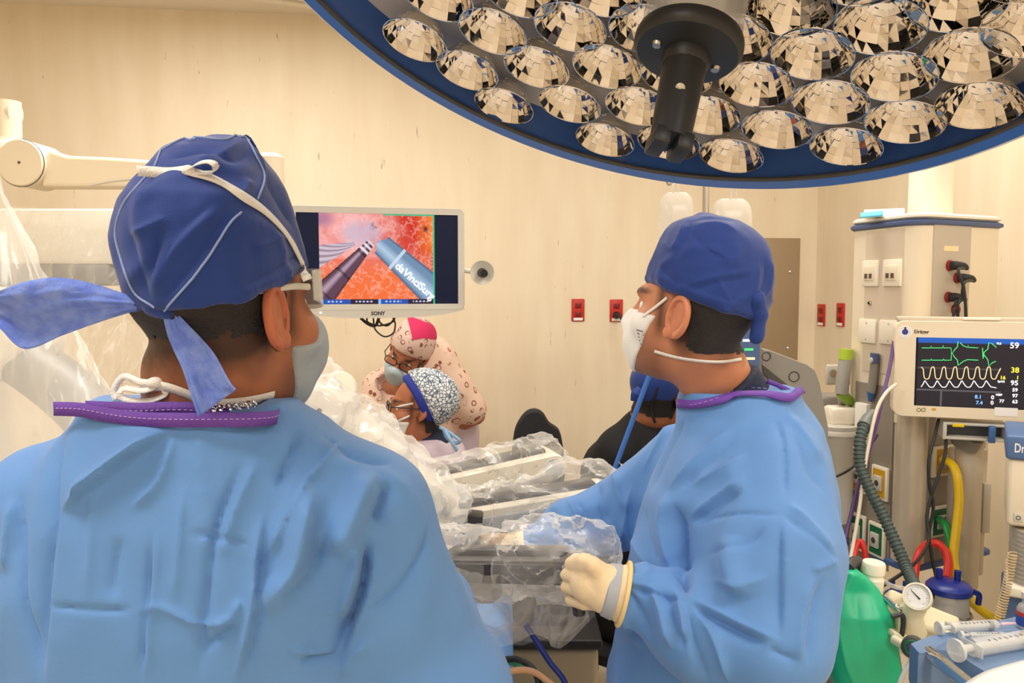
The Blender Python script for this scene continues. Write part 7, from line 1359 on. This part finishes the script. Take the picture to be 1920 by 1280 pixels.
# paper and bottle on the tray
pp = [(1795, 1290), (1840, 1262), (1880, 1248), (1925, 1236)]; 
def paper(U, V):
    e = catmull(pp, 10); i = U * (len(e) - 1); x = np.interp(i, range(len(e)), e[:, 0]); y = np.interp(i, range(len(e)), e[:, 1]); base = np.stack([trayP(a, b, tz + .012 + .02 * math.sin(u * 2.6)) for a, b, u in zip(x, y, U)]); return base + V[:, None] * np.array([.06, -.16, -.002]) + np.array([0, 0, 1]) * (.012 * np.sin(V * 3))[:, None]
pa = tag(MB().grid(paper, 24, 16, .0008).build('paper_sheet', mat('white_paper', (244, 240, 230), .7), None, 180), 'white paper sheet curling over the near edge of the blue tray', 'paper')
bt = thing('medicine_bottle', 'small bottle with blue and red label standing at the right edge', 'bottle', trayP(1925, 1176, tz)); c = trayP(1925, 1176, tz); MB().lathe([(0, .001), (.017, .001), (.0175, .006), (.0175, .034), (.014, .042), (.009, .046), (.009, .058), (0, .058)], c, (0, 0, 1), 28).build('glass_body', M_clear, bt); MB().lathe([(.0178, .006), (.0180, .024)], c, (0, 0, 1), 28).build('blue_label', mat('label_blue', (40, 70, 150), .5), bt); MB().lathe([(.0178, .024), (.0180, .031)], c, (0, 0, 1), 28).build('red_label', M_red, bt); MB().lathe([(0, .066), (.0105, .066), (.011, .056)], c, (0, 0, 1), 20).build('cap', M_lgrey, bt)
# suction jars
M_lid = mat('lid_blue', (28, 48, 140), .35)
def jar(label, px0, px1, ytop, ybot, Y, full=True):
    a, b = P(px0, ytop, Y), P(px1, ytop, Y); r = (b[0] - a[0]) / 2; c = (a + b) / 2; h = a[2] - P(px0, ybot, Y)[2]; base = np.array([c[0], Y, c[2] - h]); t = thing('suction_jar', label, 'jar', base)
    MB().lathe([(0, 0), (r * .84, 0), (r * .88, .006), (r * .95, h * .9), (r * .93, h * .9), (r * .85, .01), (0, .008)], base, (0, 0, 1), 36).build('canister', M_clear, t); MB().lathe([(r * .97, h * .86), (r * 1.04, h * .87), (r * 1.06, h * .95), (r * .9, h), (r * .3, h * 1.03), (0, h * 1.03)], base, (0, 0, 1), 36).build('lid', M_lid, t)
    for a_ in (.3, 2.2): MB().cyl(base + (r * .5 * math.cos(a_), r * .5 * math.sin(a_), h), base + (r * .5 * math.cos(a_), r * .5 * math.sin(a_), h + .028), r * .16, n=16).build('port', M_lid, t)
    MB().tube([base + (r * 1.0, -r * .3, h * .9), base + (r * 1.3, -r * .3, h * .85), base + (r * 1.35, -r * .2, h * .7)], r * .14, n=10).build('latch', M_lid, t)
    fr = MB().torus(base + (0, 0, h * .55), (0, 0, 1), r * 1.02, .004, 32, 8); fr.tube([base + (0, r * 1.0, h * .55), base + (0, r * 1.0 + .05, h * .55), (base[0], Y + r + .05, .03)], .008, n=10, smooth=0); fr.cyl((base[0], Y + r + .05, 0.0), (base[0], Y + r + .05, .03), .06, n=24); fr.build('holder', M_steel, t); return t
jar('clear suction jar with a dark blue lid under the red arch', 1742, 1818, 1092, 1215, 1.95); jar('suction jar with a dark blue lid left of the pressure gauge', 1660, 1712, 1112, 1215, 1.90)
# ------------------------------------------------------------------ equipment behind the profile man's shoulder
dv = thing('display_cart', 'grey display cart with tilted panel and small blue screen behind the profile shoulder', 'display', P(1480, 760, 2.12))
out = [(1424, 652), (1436, 654), (1508, 681), (1523, 692), (1532, 716), (1548, 800), (1550, 860), (1420, 860)]; f2 = np.array([P(x, y, 2.08) for x, y in out]); cen = f2.mean(0); MB().ring_loft([f2 + (cen - f2) * .03 + (0, -.022, 0), f2 + (0, -.012, 0), f2 + (0, .02, 0), f2 + (cen - f2) * .05 + (0, .03, 0)]).build('shell', M_grey, dv, smooth=40)
MB().prism([P(1430, 684, 2.05), P(1480, 724, 2.05), P(1470, 738, 2.05), P(1432, 700, 2.05)], (0, .01, 0)).build('recess', M_dgrey, dv)
for x, y, r in ((1437, 668, .011), (1489, 706, .013)): MB().torus(P(x, y, 2.057), (0, 1, 0), r, .0014, 24, 6).build('screw_ring', M_dgrey, dv)
MB().box((P(1485, 900, 2.12)[0], 2.13, .55), (.08, .08, 1.1), bev=.01).build('stand', M_grey, dv); MB().box((P(1485, 900, 2.12)[0], 2.13, .03), (.26, .30, .06), bev=.015).build('base', M_dgrey, dv)
MB().box((P(1408, 0, 2.02)[0], 2.04, P(1408, 672, 2.02)[2]), (P(1431, 0, 2.02)[0] - P(1386, 0, 2.02)[0], .05, P(0, 606, 2.02)[2] - P(0, 740, 2.02)[2]), bev=.006).build('screen_frame', M_cream, dv)
sc_ = P(1406, 672, 2.012); MB().box(sc_ + (0, 0, .0), (.048, .004, .17)).build('screen', mat('display_blue', (62, 84, 120), .3, emit=.35), dv)
for y, cc, w_2 in ((638, 'white', .03), (655, 'green', .022), (672, 'amber', .03), (694, 'white', .034)): MB().box(P(1404, y, 2.008), (w_2, .002, .006)).build('readout', EM[cc], dv)
MB().tube([P(1412, 700, 2.06), P(1420, 790, 2.09), P(1485, 860, 2.12)], .014, n=12).build('screen_bracket', M_grey, dv)
cu = thing('supply_cart', 'grey supply cart with handle, canister and cream bin between gown and column', 'cart', (P(1575, 900, 2.55)[0], 2.58, 0)); cxx = P(1576, 900, 2.78)[0]
MB().box((cxx, 2.84, .62), (.17, .16, 1.18), bev=.012).build('tower', M_grey, cu); z_t = P(1576, 686, 2.76)[2]; MB().box((cxx - .01, 2.76, z_t - .03), (.12, .02, .07), bev=.006).build('lock_plate', M_lgrey, cu); MB().lathe([(0, .006), (.012, .005), (.013, 0)], P(1562, 699, 2.745), (0, -1, 0), 18).build('lock', M_steel, cu)
hdl = MB().tube([P(1586, 672, 2.45), P(1581, 705, 2.45), P(1578, 738, 2.45)], .020, n=20, smooth=4).build('handle', mat('handle_grey', (168, 164, 156), .45), cu); MB().tube([P(1587, 654, 2.45), P(1585, 674, 2.45)], .0205, n=20, smooth=0).build('grip_cap', mat('lime_green', (178, 206, 60), .45), hdl); MB().tube([P(1576, 735, 2.45), P(1588, 748, 2.45), P(1602, 756, 2.47)], [.017, .016, .014], n=16).build('handle_elbow', mat('olive_green', (128, 158, 48), .45), hdl); MB().tube([P(1578, 737, 2.45), P(1579, 760, 2.52), P(1580, 790, 2.76)], .012, n=12).build('handle_mount', M_grey, cu)
MB().box(P(1576, 778, 2.46), (.085, .08, .055), bev=.012).build('cream_bin', M_cream2, cu); cn = P(1566, 880, 2.44); MB().lathe([(0, -.16), (.045, -.16), (.052, -.12), (.056, .11), (.060, .115), (.060, .14), (0, .145)], cn, (0, 0, 1), 32).build('canister', M_lgrey, cu); MB().lathe([(.061, .112), (.063, .118), (.061, .128)], cn, (0, 0, 1), 32).build('canister_band', M_white, cu); MB().tube([P(1588, 830, 2.41), P(1600, 840, 2.40), P(1604, 870, 2.40), P(1592, 890, 2.41)], .006, n=10).build('canister_hook', M_lgrey, cu); MB().box((cxx, 2.68, .04), (.26, .50, .06), bev=.015).build('base', M_dgrey, cu); MB().box((cxx, 2.52, P(0, 970, 2.5)[2]), (.16, .2, .02), bev=.004).build('shelf', M_dgrey, cu)
